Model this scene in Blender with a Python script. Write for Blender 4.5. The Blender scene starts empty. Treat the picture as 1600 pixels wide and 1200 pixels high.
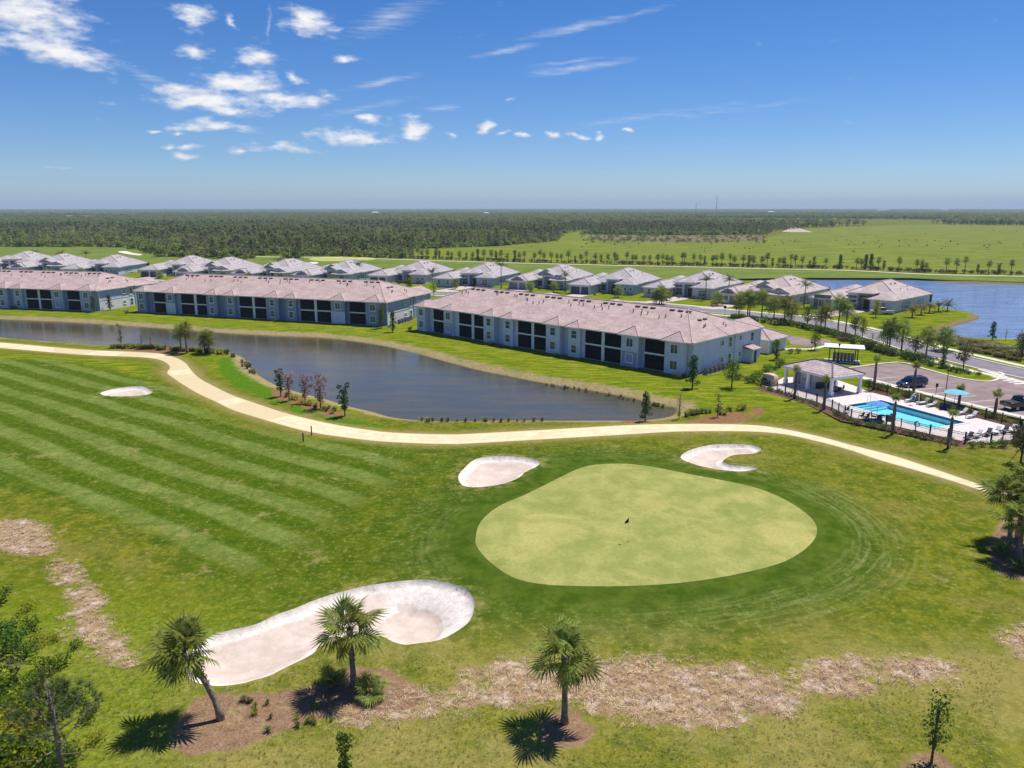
import bpy, math, random
import numpy as np
from mathutils import Vector, Matrix, geometry
from math import sin, cos, pi, radians, atan2, hypot
random.seed(7); np.random.seed(7)
R = random.uniform
scene = bpy.context.scene
COL = scene.collection

# ------------------------------------------------------------------ camera
FPX, CAMH = 1200.0, 28.0
PITCH = math.atan(275.5/FPX)
cd = bpy.data.cameras.new('camera'); cam = bpy.data.objects.new('camera', cd); COL.objects.link(cam)
cd.sensor_width = 36.0; cd.lens = 36.0*FPX/1600.0
cd.clip_start = 0.5; cd.clip_end = 60000
cam.location = (0, 0, CAMH); cam.rotation_euler = (pi/2-PITCH, 0, 0)
scene.camera = cam

# ------------------------------------------------------------------ light
SUN_EL, SUN_AZ = radians(66), radians(49)       # azimuth clockwise from the view direction (+Y)
sd = Vector((sin(SUN_AZ)*cos(SUN_EL), cos(SUN_AZ)*cos(SUN_EL), sin(SUN_EL)))
sl = bpy.data.lights.new('sun', 'SUN'); sl.energy = 5.0; sl.angle = radians(0.53); sl.color = (1.0, 0.955, 0.89)
so = bpy.data.objects.new('sun', sl); COL.objects.link(so); so.location = (60, 60, 120)
so.rotation_euler = (-sd).to_track_quat('-Z', 'Y').to_euler()

vs = scene.view_settings
scene.display_settings.display_device = 'sRGB'
vs.view_transform = 'Standard'; vs.look = 'None'; vs.exposure = 0.22; vs.gamma = 1.0; vs.use_curve_mapping = False
scene.render.engine = 'CYCLES'
cy = scene.cycles
cy.use_denoising = True
try: cy.denoiser = 'OPENIMAGEDENOISE'
except Exception: pass
cy.max_bounces = 5; cy.diffuse_bounces = 2; cy.glossy_bounces = 2; cy.transmission_bounces = 3
cy.transparent_max_bounces = 12; cy.volume_bounces = 0; cy.caustics_reflective = False; cy.caustics_refractive = False
cy.use_adaptive_sampling = False

# ------------------------------------------------------------------ pixel of the photo (1600x1200) -> ground point
def G(px, py, z=0.0):
    x = (px-800)/FPX; y = -(py-600)/FPX
    dy = cos(PITCH)+y*sin(PITCH); dz = -sin(PITCH)+y*cos(PITCH)
    t = (z-CAMH)/dz
    return (x*t, dy*t)
def GP(pts, z=0.0): return [G(a, b, z) for a, b in pts]

# ------------------------------------------------------------------ node helpers
class NT:
    def __init__(s, tree): s.t = tree; s.n = tree.nodes; s.l = tree.links
    def new(s, typ, **kw):
        n = s.n.new(typ)
        for k, v in kw.items(): setattr(n, k, v)
        return n
    def link(s, a, b): s.l.new(a, b)
    def val(s, sock, v):
        if isinstance(v, bpy.types.NodeSocket): s.link(v, sock)
        elif v is not None: sock.default_value = v
    def math(s, op, a, b=None, c=None, clamp=False):
        n = s.new('ShaderNodeMath', operation=op); n.use_clamp = clamp
        s.val(n.inputs[0], a)
        if b is not None: s.val(n.inputs[1], b)
        if c is not None: s.val(n.inputs[2], c)
        return n.outputs[0]
    def vmath(s, op, a, b=None):
        n = s.new('ShaderNodeVectorMath', operation=op); s.val(n.inputs[0], a)
        if b is not None: s.val(n.inputs[1], b)
        return n.outputs[0]
    def mix(s, f, a, b):
        n = s.new('ShaderNodeMix', data_type='RGBA'); s.val(n.inputs[0], f)
        s.val(n.inputs[6], col4(a)); s.val(n.inputs[7], col4(b)); return n.outputs[2]
    def noise(s, vec, scale, detail=3.0, rough=0.55, dist=0.0):
        n = s.new('ShaderNodeTexNoise'); s.val(n.inputs['Vector'], vec)
        n.inputs['Scale'].default_value = scale; n.inputs['Detail'].default_value = detail
        n.inputs['Roughness'].default_value = rough; n.inputs['Distortion'].default_value = dist
        return n.outputs['Fac']
    def ss(s, x, a, b):      # smooth ramp 0..1 between a and b
        n = s.new('ShaderNodeMapRange', interpolation_type='SMOOTHSTEP'); s.val(n.inputs[0], x)
        n.inputs[1].default_value = a; n.inputs[2].default_value = b; return n.outputs[0]
    def attr(s, name): n = s.new('ShaderNodeAttribute', attribute_name=name); return n.outputs['Fac']
    def pos(s): return s.new('ShaderNodeNewGeometry').outputs['Position']
    def obj(s): return s.new('ShaderNodeTexCoord').outputs['Object']
    def sep(s, v):
        n = s.new('ShaderNodeSeparateXYZ'); s.link(v, n.inputs[0]); return n.outputs
    def mapv(s, v, scale=(1, 1, 1), rot=(0, 0, 0), loc=(0, 0, 0)):
        n = s.new('ShaderNodeMapping'); s.link(v, n.inputs[0])
        n.inputs['Scale'].default_value = scale; n.inputs['Rotation'].default_value = rot; n.inputs['Location'].default_value = loc
        return n.outputs[0]
def col4(c):
    if isinstance(c, (tuple, list)) and len(c) == 3: return (*c, 1.0)
    return c

def shader(name):
    m = bpy.data.materials.new(name); m.use_nodes = True
    t = NT(m.node_tree); b = m.node_tree.nodes['Principled BSDF']
    return m, t, b
MATS = {}
def mat(name, c, rough=0.75, var=0.12, scale=3.0, bump=0.0, bscale=20.0, metal=0.0, spec=0.3, c2=None, world=False, rnd=0.0):
    """plain procedural material: colour with blotchy variation and fine relief"""
    if name in MATS: return MATS[name]
    m, t, b = shader(name)
    v = t.pos() if world else t.obj()
    f = t.noise(v, scale, 4)
    f = t.ss(f, 0.3, 0.7)
    lo = tuple(max(0, x*(1-var)) for x in c); hi = tuple(min(1, x*(1+var)) for x in (c2 or c))
    cc = t.mix(f, lo, hi)
    if rnd:
        oi = t.new('ShaderNodeObjectInfo')
        hs = t.new('ShaderNodeHueSaturation'); t.link(cc, hs.inputs['Color'])
        t.link(t.math('MULTIPLY_ADD', oi.outputs['Random'], 2*rnd, 1-rnd), hs.inputs['Value']); cc = hs.outputs[0]
    t.link(cc, b.inputs['Base Color'])
    b.inputs['Roughness'].default_value = rough; b.inputs['Metallic'].default_value = metal
    b.inputs['Specular IOR Level'].default_value = spec
    if bump:
        bn = t.new('ShaderNodeBump'); bn.inputs['Strength'].default_value = bump; bn.inputs['Distance'].default_value = 0.05
        t.link(t.noise(v, bscale, 3), bn.inputs['Height']); t.link(bn.outputs[0], b.inputs['Normal'])
    MATS[name] = m; return m

def leafmat(name, c, var=0.45, scale=1.2, rough=0.55, trans=0.35, rnd=0.15, c2=None):
    if name in MATS: return MATS[name]
    m, t, b = shader(name)
    v = t.obj(); f = t.ss(t.noise(v, scale, 4, 0.7), 0.3, 0.7)
    lo = tuple(x*(1-var) for x in c); hi = tuple(x*(1+var) for x in (c2 or c))
    cc = t.mix(f, lo, hi)
    oi = t.new('ShaderNodeObjectInfo'); hs = t.new('ShaderNodeHueSaturation'); t.link(cc, hs.inputs['Color'])
    t.link(t.math('MULTIPLY_ADD', oi.outputs['Random'], 2*rnd, 1-rnd), hs.inputs['Value'])
    t.link(t.math('MULTIPLY_ADD', oi.outputs['Random'], 0.05, 0.475), hs.inputs['Hue'])
    t.link(hs.outputs[0], b.inputs['Base Color']); b.inputs['Roughness'].default_value = max(rough, .65)
    b.inputs['Specular IOR Level'].default_value = 0.10
    tr = t.new('ShaderNodeBsdfTranslucent'); t.link(hs.outputs[0], tr.inputs[0])
    mx = t.new('ShaderNodeMixShader'); mx.inputs[0].default_value = trans
    t.link(b.outputs[0], mx.inputs[1]); t.link(tr.outputs[0], mx.inputs[2])
    t.link(mx.outputs[0], t.n['Material Output'].inputs[0])
    MATS[name] = m; return m

# ------------------------------------------------------------------ mesh helpers
class MB:
    def __init__(s): s.v = []; s.f = []
    def add(s, vs, fs):
        o = len(s.v); s.v.extend([tuple(p) for p in vs]); s.f.extend([tuple(i+o for i in f) for f in fs]); return s
    def box(s, x0, x1, y0, y1, z0, z1):
        return s.add([(x0,y0,z0),(x1,y0,z0),(x1,y1,z0),(x0,y1,z0),(x0,y0,z1),(x1,y0,z1),(x1,y1,z1),(x0,y1,z1)],
                     [(3,2,1,0),(4,5,6,7),(0,1,5,4),(1,2,6,5),(2,3,7,6),(3,0,4,7)])
    def cbox(s, c, d, rz=0.0, rx=0.0, ry=0.0):
        mm = Matrix.Translation(c) @ Matrix.Rotation(rz, 4, 'Z') @ Matrix.Rotation(ry, 4, 'Y') @ Matrix.Rotation(rx, 4, 'X')
        o = len(s.v); s.box(-d[0]/2, d[0]/2, -d[1]/2, d[1]/2, -d[2]/2, d[2]/2)
        s.v[o:] = [tuple(mm @ Vector(p)) for p in s.v[o:]]; return s
    def prism(s, pts, z0, z1, bottom=True):
        n = len(pts); vs = [(p[0], p[1], z0) for p in pts]+[(p[0], p[1], z1) for p in pts]
        fs = [(i, (i+1) % n, n+(i+1) % n, n+i) for i in range(n)]
        fs.append(tuple(range(n, 2*n)))
        if bottom: fs.append(tuple(range(n-1, -1, -1)))
        return s.add(vs, fs)
    def tube(s, pts, rad, n=8, cap=True):
        pts = [Vector(p) for p in pts]; vs = []; fs = []
        for i, p in enumerate(pts):
            d = (pts[min(i+1, len(pts)-1)]-pts[max(i-1, 0)])
            d = d.normalized() if d.length > 1e-9 else Vector((0, 0, 1))
            a = d.orthogonal().normalized() if abs(d.z) < 0.95 else Vector((1, 0, 0)).cross(d).normalized()
            if abs(d.z) >= 0.95: a = Vector((0, 1, 0)).cross(d).normalized()
            b = d.cross(a); r = rad[i] if isinstance(rad, (list, tuple)) else rad
            for k in range(n):
                t = 2*pi*k/n; q = p+a*(r*cos(t))+b*(r*sin(t)); vs.append(tuple(q))
        for i in range(len(pts)-1):
            for k in range(n):
                k2 = (k+1) % n; fs.append((i*n+k, i*n+k2, (i+1)*n+k2, (i+1)*n+k))
        if cap:
            fs.append(tuple(range(n-1, -1, -1))); fs.append(tuple(range((len(pts)-1)*n, len(pts)*n)))
        return s.add(vs, fs)
    def blob(s, c, r, n=8, m=5, jit=0.0, rng=random):
        vs = [(c[0], c[1], c[2]+r[2])]; fs = []
        for i in range(1, m):
            th = pi*i/m
            for k in range(n):
                ph = 2*pi*k/n; j = 1+rng.uniform(-jit, jit)
                vs.append((c[0]+r[0]*j*sin(th)*cos(ph), c[1]+r[1]*j*sin(th)*sin(ph), c[2]+r[2]*j*cos(th)))
        vs.append((c[0], c[1], c[2]-r[2])); L = len(vs)-1
        for k in range(n): fs.append((0, 1+k, 1+(k+1) % n)); fs.append((L, L-n+(k+1) % n, L-n+k))
        for i in range(m-2):
            for k in range(n):
                a = 1+i*n+k; b = 1+i*n+(k+1) % n; fs.append((a, a+n, b+n, b))
        return s.add(vs, fs)
    def mesh(s, name, smooth=False):
        me = bpy.data.meshes.new(name); me.from_pydata(s.v, [], s.f); me.update()
        if smooth:
            me.polygons.foreach_set('use_smooth', [True]*len(me.polygons))
        return me
    def build(s, name, m=None, parent=None, smooth=False):
        me = s.mesh(name, smooth)
        if m: me.materials.append(m)
        return link(name, me, parent)
def link(name, data, parent=None):
    o = bpy.data.objects.new(name, data); COL.objects.link(o)
    if parent: o.parent = parent
    return o
def tag(o, label=None, cat=None, group=None, kind=None):
    if label: o['label'] = label
    if cat: o['category'] = cat
    if group: o['group'] = group
    if kind: o['kind'] = kind
    return o
def thing(name, label, cat, loc=(0, 0, 0), rz=0.0, group=None):
    o = bpy.data.objects.new(name, None); COL.objects.link(o); o.empty_display_size = 0.3
    o.location = loc; o.rotation_euler = (0, 0, rz)
    return tag(o, label, cat, group)
def copy_tree(o, parent=None):
    c = o.copy(); COL.objects.link(c); c.parent = parent
    for ch in list(o.children): copy_tree(ch, c)
    return c
def put(o, x, y, z=0.0, rz=0.0, s=1.0):
    o.location = (x, y, z); o.rotation_euler = (0, 0, rz)
    o.scale = (s, s, s) if not isinstance(s, tuple) else s; return o

# ------------------------------------------------------------------ plan helpers
def smooth_poly(pts, closed=True, sub=4):
    """Catmull-Rom through the points"""
    P = [np.array(p, float) for p in pts]; n = len(P); out = []
    rng = range(n) if closed else range(n-1)
    for i in rng:
        g = (lambda k: P[k % n]) if closed else (lambda k: P[min(max(k, 0), n-1)])
        p0, p1, p2, p3 = g(i-1), g(i), g(i+1), g(i+2)
        for k in range(sub):
            t = k/sub
            out.append(tuple(0.5*((2*p1)+(-p0+p2)*t+(2*p0-5*p1+4*p2-p3)*t*t+(-p0+3*p1-3*p2+p3)*t**3)))
    if not closed: out.append(tuple(P[-1]))
    return out
def sdf(poly, X, Y):
    """signed distance to a closed polygon, negative inside (numpy arrays)"""
    d = np.full(X.shape, 1e9); ins = np.zeros(X.shape, bool); n = len(poly)
    for i in range(n):
        ax, ay = poly[i]; bx, by = poly[(i+1) % n]
        ex, ey = bx-ax, by-ay; L2 = ex*ex+ey*ey+1e-12
        t = np.clip(((X-ax)*ex+(Y-ay)*ey)/L2, 0, 1)
        d = np.minimum(d, (X-ax-t*ex)**2+(Y-ay-t*ey)**2)
        c = ((ay > Y) != (by > Y)) & (X < (bx-ax)*(Y-ay)/((by-ay) if abs(by-ay) > 1e-12 else 1e-12)+ax)
        ins ^= c
    d = np.sqrt(d); return np.where(ins, -d, d)
def inside(poly, x, y): return float(sdf(poly, np.array([x]), np.array([y]))[0]) < 0
def sstep(x, a, b):
    t = np.clip((x-a)/(b-a), 0, 1); return t*t*(3-2*t)
def offset_line(pts, d):
    """offset an open polyline to its left by d"""
    out = []; P = [np.array(p, float) for p in pts]
    for i in range(len(P)):
        t = P[min(i+1, len(P)-1)]-P[max(i-1, 0)]; t = t/np.linalg.norm(t)
        out.append(tuple(P[i]+d*np.array((-t[1], t[0]))))
    return out
def sheet(name, pts, z, m, kind='structure', parent=None):
    """flat polygon sheet"""
    tri = geometry.tessellate_polygon([[Vector((p[0], p[1], 0)) for p in pts]])
    me = bpy.data.meshes.new(name); me.from_pydata([(p[0], p[1], z) for p in pts], [], [tuple(t) for t in tri]); me.update()
    fl = [p for p in me.polygons if p.normal.z < 0]
    if fl:
        me.from_pydata if False else None
        me.flip_normals() if len(fl) == len(me.polygons) else None
    me.materials.append(m); o = link(name, me, parent)
    if kind and not parent: o['kind'] = kind
    return o
def ribbon(name, line, w0, w1, z, m, h=0.0, parent=None, kind='structure'):
    """strip along a polyline between offsets w0 and w1 (left positive), raised by h with side faces"""
    a = offset_line(line, w0); b = offset_line(line, w1); n = len(line); mb = MB()
    vs = [(p[0], p[1], z+h) for p in a]+[(p[0], p[1], z+h) for p in b]
    fs = [(i, i+1, n+i+1, n+i) for i in range(n-1)]
    if h > 0.02:
        vs += [(p[0], p[1], z-0.05) for p in a]+[(p[0], p[1], z-0.05) for p in b]
        fs += [(2*n+i, 2*n+i+1, i+1, i) for i in range(n-1)]+[(n+i, n+i+1, 3*n+i+1, 3*n+i) for i in range(n-1)]
    mb.add(vs, fs); o = mb.build(name, m, parent)
    if kind and not parent: o['kind'] = kind
    return o
# ------------------------------------------------------------------ sky
world = bpy.data.worlds.new('World'); scene.world = world; world.use_nodes = True
w = NT(world.node_tree); w.n.clear()
sky = w.new('ShaderNodeTexSky', sky_type='NISHITA'); sky.sun_disc = False
sky.sun_elevation = SUN_EL; sky.sun_rotation = SUN_AZ
sky.altitude = 600; sky.air_density = 0.9; sky.dust_density = 0.25; sky.ozone_density = 3.2
hsv = w.new('ShaderNodeHueSaturation'); hsv.inputs['Saturation'].default_value = 1.30; hsv.inputs['Value'].default_value = 1.0
w.link(sky.outputs[0], hsv.inputs['Color'])
bg = w.new('ShaderNodeBackground'); bg.inputs[1].default_value = 0.084
tint = w.new('ShaderNodeMix', data_type='RGBA', blend_type='MULTIPLY'); tint.inputs[0].default_value = 1.0; tint.inputs[7].default_value = (0.76, 0.885, 1.13, 1)
w.link(hsv.outputs[0], tint.inputs[6]); w.link(tint.outputs[2], bg.inputs[0])
dirv = w.vmath('NORMALIZE', w.new('ShaderNodeTexCoord').outputs['Generated'])
sx, sy, sz = w.sep(dirv)
az = w.math('ARCTAN2', sx, sy); el = w.math('ARCSINE', sz)
cv = w.new('ShaderNodeCombineXYZ'); w.link(az, cv.inputs[0]); w.link(el, cv.inputs[1])
base = cv.outputs[0]
wn = w.new('ShaderNodeTexNoise'); wn.inputs['Scale'].default_value = 26; wn.inputs['Detail'].default_value = 4
w.link(w.mapv(base, (1, 1.7, 1)), wn.inputs['Vector'])
warp = w.vmath('MULTIPLY', w.vmath('SUBTRACT', wn.outputs['Color'], (0.5, 0.5, 0.5)), (0.05, 0.022, 0))
cvec = w.vmath('ADD', base, warp)
def azel(px, py):
    x = (px-800)/FPX; y = -(py-600)/FPX
    dy = cos(PITCH)+y*sin(PITCH); dz = -sin(PITCH)+y*cos(PITCH)
    return atan2(x, dy), atan2(dz, hypot(x, dy))
def ellipses(lst, vec):
    acc = None
    for (px, py, rx, ry, rot, st) in lst:
        a, e = azel(px, py)
        d = w.vmath('SUBTRACT', vec, (a, e, 0))
        if rot:
            n = w.new('ShaderNodeVectorRotate', rotation_type='Z_AXIS'); w.link(d, n.inputs['Vector']); n.inputs['Angle'].default_value = radians(-rot); d = n.outputs[0]
        d = w.vmath('MULTIPLY', d, (FPX/rx, FPX/ry, 0))
        n = w.new('ShaderNodeVectorMath', operation='LENGTH'); w.link(d, n.inputs[0])
        f = w.math('MULTIPLY_ADD', n.outputs['Value'], -st, st)
        acc = f if acc is None else w.math('MAXIMUM', acc, f)
    return acc
cum = [(45,22,120,40,-4,1.0),(85,78,110,28,-8,0.95),(140,104,45,20,-25,.55),(300,27,38,25,0,.85),(362,33,18,14,-30,.8),(482,33,60,28,0,1.1),
 (400,90,52,20,0,.9),(305,82,42,17,0,.8),(535,90,30,8,0,.9),(380,130,85,24,-3,1.0),(315,150,105,26,-2,1.05),(430,157,95,20,0,1.0),(370,171,90,16,0,.8),
 (465,122,22,14,-20,.9),(515,150,42,13,0,.7),(327,198,85,12,0,1.0),(255,208,19,7,0,.9),(287,211,17,6,0,.9),(265,226,18,8,0,.9),(292,228,32,8,0,.8),
 (275,242,34,10,0,.85),(370,233,22,9,0,.75),(440,230,85,14,-4,.75),(548,213,95,17,0,1.05),(645,204,33,25,0,1.15),(580,186,36,11,-6,.9),
 (707,209,13,7,0,.8),(755,199,23,13,0,1.1),(785,211,11,5,0,.8),(813,214,13,8,0,.9),(868,207,24,8,0,1.0),(900,209,24,8,0,.9),(931,209,16,8,0,1.0),
 (987,204,11,5,0,.8),(785,154,20,10,0,.6),(175,161,22,6,0,.6),(90,265,40,7,0,.5)]
field = ellipses(cum, cvec)
# the same kind of small clouds all round the sky away from the view
puff = w.noise(w.mapv(base, (1, 2.2, 1), loc=(3.1, 0.4, 0)), 9, 2)
away = w.ss(w.math('ABSOLUTE', az), 0.72, 0.95)
elm = w.math('MULTIPLY', w.ss(el, 0.02, 0.1), w.math('SUBTRACT', 1.0, w.ss(el, 0.5, 0.9)))
pf = w.math('MULTIPLY', w.math('MULTIPLY', w.math('MULTIPLY_ADD', puff, 4.5, -2.45), away), elm)
field = w.math('MAXIMUM', field, pf)
det = w.noise(w.mapv(base, (.75, 1.9, 1)), 70, 7, 0.60)
low = w.noise(w.mapv(base, (.7, 2.6, 1)), 26, 4, 0.55)
dens = w.math('ADD', field, w.math('ADD', w.math('MULTIPLY_ADD', det, 1.15, -0.575), w.math('MULTIPLY_ADD', low, 1.0, -0.5)))
dens = w.math('MULTIPLY', w.ss(dens, 0.20, 1.0), 0.96)
cir = [(612,28,85,22,22,.6),(600,128,75,7,11,.75),(570,168,100,8,12,.5),(905,42,110,9,10,.8),(790,79,65,6,10,.8),(905,106,110,8,7,.75),(880,98,80,5,6,.6),
 (1010,182,190,7,6,.45),(1140,172,200,5,6,.35),(690,170,45,6,6,.5),(225,118,60,9,-22,.5),(419,38,4.5,30,-10,.7),(1000,20,70,5,12,.5)]
svec = w.vmath('ADD', base, w.vmath('MULTIPLY', warp, (0.35, 0.35, 0)))
cf = ellipses(cir, svec)
sn = w.noise(w.mapv(base, (5, 60, 1), rot=(0, 0, radians(-9))), 5, 5, 0.6)
cirr = w.math('MULTIPLY', w.ss(w.math('ADD', cf, w.math('MULTIPLY_ADD', sn, 1.2, -0.62)), 0.0, 0.9), 0.42)
shade = w.ss(w.math('ADD', w.noise(w.mapv(base, (1, 2.0, 1), loc=(0, 0.02, 0)), 34, 5), w.math('MULTIPLY', field, 0.22)), 0.3, 0.78)
ccol = w.mix(shade, (0.58, 0.64, 0.78), (1.0, 0.985, 0.97))
bgc = w.new('ShaderNodeBackground'); w.link(ccol, bgc.inputs[0]); bgc.inputs[1].default_value = 0.88
ms = w.new('ShaderNodeMixShader'); w.link(w.math('MAXIMUM', dens, cirr), ms.inputs[0])
w.link(bg.outputs[0], ms.inputs[1]); w.link(bgc.outputs[0], ms.inputs[2])
wo = w.new('ShaderNodeOutputWorld'); w.link(ms.outputs[0], wo.inputs[0])
world.cycles.sampling_method = 'NONE'
# ------------------------------------------------------------------ plan of the golf hole (outlines read off the photo, on the ground)
WZ = -0.75                                     # water level
GREEN = smooth_poly(GP([(743,848),(752,820),(780,796),(820,778),(860,758),(900,738),(932,730),(980,729),(1020,734),(1060,742),(1100,750),(1160,762),
 (1200,774),(1240,794),(1268,816),(1276,834),(1270,852),(1248,872),(1212,890),(1140,908),(1060,920),(980,925),(900,925),(840,921),(800,910),(768,888),(748,866)]), sub=3)
BUNK = {
 'big': smooth_poly(GP([(655,911),(688,915),(715,922.5),(735,935),(742,952),(735,975),(717,990),(688,1005),(650,1011),(632,1012.5),(615,1008),(598,1000),(575,998),
   (545,1000),(520,1005),(500,1014),(487,1027),(450,1045),(420,1060),(398,1066),(375,1072),(337,1075),(305,1068),(290,1052),(300,1020),(320,998),(360,987),(400,978),
   (435,962),(460,954),(500,938),(550,924),(600,915)]), sub=3),
 'mid': smooth_poly(GP([(716,748),(724,762),(752,765),(788,760),(812,750),(820,742),(840,732),(843,724),(824,718),(780,715),(744,720),(724,736)]), sub=3),
 'kidney': smooth_poly(GP([(1063,718),(1076,706),(1108,697),(1148,695),(1180,697),(1189,704),(1176,710),(1148,712),(1134,718),(1130,725),(1148,730),(1176,731),(1181,736),(1150,741),(1108,736),(1080,728)]), sub=3),
 'small': smooth_poly(GP([(157,616),(175,610),(205,606),(225,606),(239,614),(225,619),(190,621),(167,620)]), sub=3)}
p_up = [(-120,527),(0,535),(125,546),(200,549.5),(250,552.5),(275,559),(290,567.5),(300,580),(313,592),(337,605),(362,617),(390,627),(441,644),(484,655),(527,664),(571,671),(614,676),(700,679),
 (752,677),(865,671),(977,664.5),(1052,662.5),(1127,662.5),(1184,664.5),(1230,671),(1280,681.5),(1330,695),(1400,713),(1470,736),(1546,762),(1640,792)]
p_dn = [(-120,535),(0,543.5),(125,554),(200,557),(237,559.5),(257,565),(266,574),(261,582),(270,590),(288,602),(312,616),(337,627.5),(362,640),(400,652),(441,664),(487,675.5),(556,685.6),(614,691),(700,694),
 (752,692),(865,685.5),(977,679),(1052,674.5),(1127,673.5),(1184,674.5),(1230,679),(1280,690),(1330,703.5),(1372,718),(1460,743),(1542,769),(1640,802)]
PATH = smooth_poly(GP(p_up), False, 3)+smooth_poly(GP(p_dn), False, 3)[::-1]
POND = smooth_poly(GP([(-200,492),(0,499),(105,503.5),(210,510),(315,518),(420,524.5),(505,528),(584,538),(636,549),(692,564),(745,578),(797,588.5),(850,599),(920,610),(960,617),(995,624),(1027,633),
 (1056,637),(1057,646),(1043,653),(1006,658),(959,659),(884,660),(790,660),(715,661),(660,659),(614,654),(579,644),(542,635),(513,625),(470,614),(435,603),(412,591),(392,575),(382,560),(366,553),(340,548),(300,545),
 (240,544),(175,542),(150,540),(75,534),(0,528),(-200,512)], WZ), sub=3)
LAKE = smooth_poly(GP([(1150,438.5),(1247,437.5),(1330,437),(1424,437.5),(1482,441),(1600,444.5),(1760,448),(1800,470),(1780,525),(1600,531.5),(1540,530),(1490,528),(1470,524),(1464,519),(1482,512),(1521,500.5),
 (1530,496),(1520,490),(1482,484),(1440,474),(1400,466),(1340,459),(1290,452),(1240,446),(1190,441.5)], WZ), sub=2)
POOLP = [G(*p) for p in [(1335,632),(1377,626),(1509,661),(1447,671)]]
# straighten the pool into a rectangle
_u = np.array(POOLP[2])-np.array(POOLP[1]); _L = np.linalg.norm(_u); _u = _u/_L; _v = np.array((-_u[1], _u[0]))
_o = np.array(POOLP[1]); _w = 6.9
PU, PV, PO, PL = _u, _v, _o, float(_L)
POOL = [tuple(_o), tuple(_o+_u*_L), tuple(_o+_u*_L-_v*_w), tuple(_o-_v*_w)]
DEAD = [smooth_poly(GP(q)) for q in (
 [(-20,815),(60,820),(82,850),(70,870),(30,872),(-20,860)], [(85,885),(115,880),(125,905),(105,915),(88,905)],
 [(110,920),(150,925),(165,970),(190,1000),(212,1025),(205,1040),(170,1030),(130,1005),(105,985),(112,950)],
 [(640,1080),(690,1090),(720,1068),(742,1050),(757,1075),(740,1110),(690,1108)],
 [(755,1060),(800,1036),(850,1042),(930,1042),(1000,1025),(1060,1040),(1160,1040),(1230,1070),(1245,1108),(1180,1122),(1120,1140),(1020,1132),(940,1118),(890,1095),(800,1112),(750,1095)],
 [(1250,1042),(1330,1022),(1352,1050),(1362,1082),(1300,1090),(1255,1068)], [(1375,1036),(1440,1030),(1502,1052),(1490,1066),(1435,1075)],
 [(1562,990),(1640,980),(1640,1060),(1580,1015)], [(590,1095),(650,1090),(690,1110),(640,1125),(560,1135),(520,1130)])]
MULCH = [smooth_poly(GP(q)) for q in (
 [(262,1160),(300,1095),(400,1086),(490,1076),(512,1050),(580,1046),(640,1066),(668,1090),(640,1108),(560,1116),(480,1128),(400,1160),(330,1180),(270,1176)],
 [(842,1138),(856,1118),(890,1112),(918,1122),(930,1145),(918,1168),(880,1172),(852,1162)],
 [(1548,842),(1575,800),(1640,790),(1640,910),(1590,900),(1556,888)],
 [(1400,1205),(1425,1180),(1470,1178),(1492,1200),(1470,1225)])]
MULCH2 = [smooth_poly(GP(q)) for q in (
 [(425,607),(447,612),(480,625),(520,640),(545,652),(500,650),(460,636),(428,620)], [(1080,658),(1150,640),(1170,632),(1192,633),(1190,645),(1150,660)], [(965,652),(1000,646),(1012,656),(985,661)],
 [(175,541),(260,541),(300,544),(275,553),(200,547)])]
LUSH = smooth_poly(GP([(345,560),(375,562),(395,590),(430,612),(470,632),(520,650),(590,664),(600,668),(500,655),(440,637),(400,620),(365,600),(345,580)]))
FAIRWAY = smooth_poly(GP([(-400,600),(0,560),(150,575),(260,600),(330,650),(420,672),(520,688),(600,700),(640,720),(600,755),(540,800),(470,850),(400,885),(370,897),(330,880),(200,830),(100,790),(0,760),(-400,690)]))
APPR = smooth_poly(GP([(560,690),(650,705),(760,700),(880,700),(940,715),(880,745),(790,785),(735,830),(740,890),(765,930),(700,905),(600,900),(500,925),(430,950),(370,950),(330,930),(300,890),(250,850),(330,830),(420,800),(500,740)]))

_gs = np.random.RandomState(3)
_gw = [( _gs.uniform(.02,.09), _gs.uniform(0,2*pi), _gs.uniform(0,2*pi), _gs.uniform(.035,.11)) for _ in range(14)]
def height(X, Y, dg, db, dw, dl, dp):
    h = np.zeros(X.shape)
    for k, a, p, am in _gw: h += am*np.sin((X*cos(a)+Y*sin(a))*k*2.2+p)
    h *= sstep(Y, 20, 40)*(1-sstep(Y, 100, 118))
    h *= sstep(dp, 0, 6)*0.9+0.1
    # crowned green, falling away round it
    h += 0.45*(1-sstep(dg, -4, 9))
    # bunkers: lip then sand floor
    h += 0.18*np.exp(-(db/1.6)**2)*(db > 0)-0.62*(1-sstep(db, -2.6, -0.05))-0.34*sstep(-db, .01, .14)+0.18*(db <= 0)
    eb = np.hypot((X-BOWL[0])/BOWL[2], (Y-BOWL[1])/BOWL[3]); h += -0.5*(1-sstep(eb, .8, 1.15))*(db < -.3)
    h += (-0.75-0.25)*(1-sstep(dw, -1.6, 3.4)) - 1.2*(1-sstep(dw, -7, 0))
    h += (-0.75-0.25)*(1-sstep(dl, -1.6, 3.2)) - 1.2*(1-sstep(dl, -7, 0))
    return h
_bc = G(640, 966); BOWL = (_bc[0], _bc[1], G(694, 966)[0]-_bc[0], (G(640, 933)[1]-G(640, 1002)[1])/2)
def fields(X, Y):
    dg = sdf(GREEN, X, Y); db = np.min([sdf(b, X, Y) for b in BUNK.values()], axis=0)
    return dg, db, sdf(POND, X, Y), sdf(LAKE, X, Y), sdf(PATH, X, Y)
def hz(x, y):
    X = np.array([x]); Y = np.array([y]); return float(height(X, Y, *fields(X, Y))[0])

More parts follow.
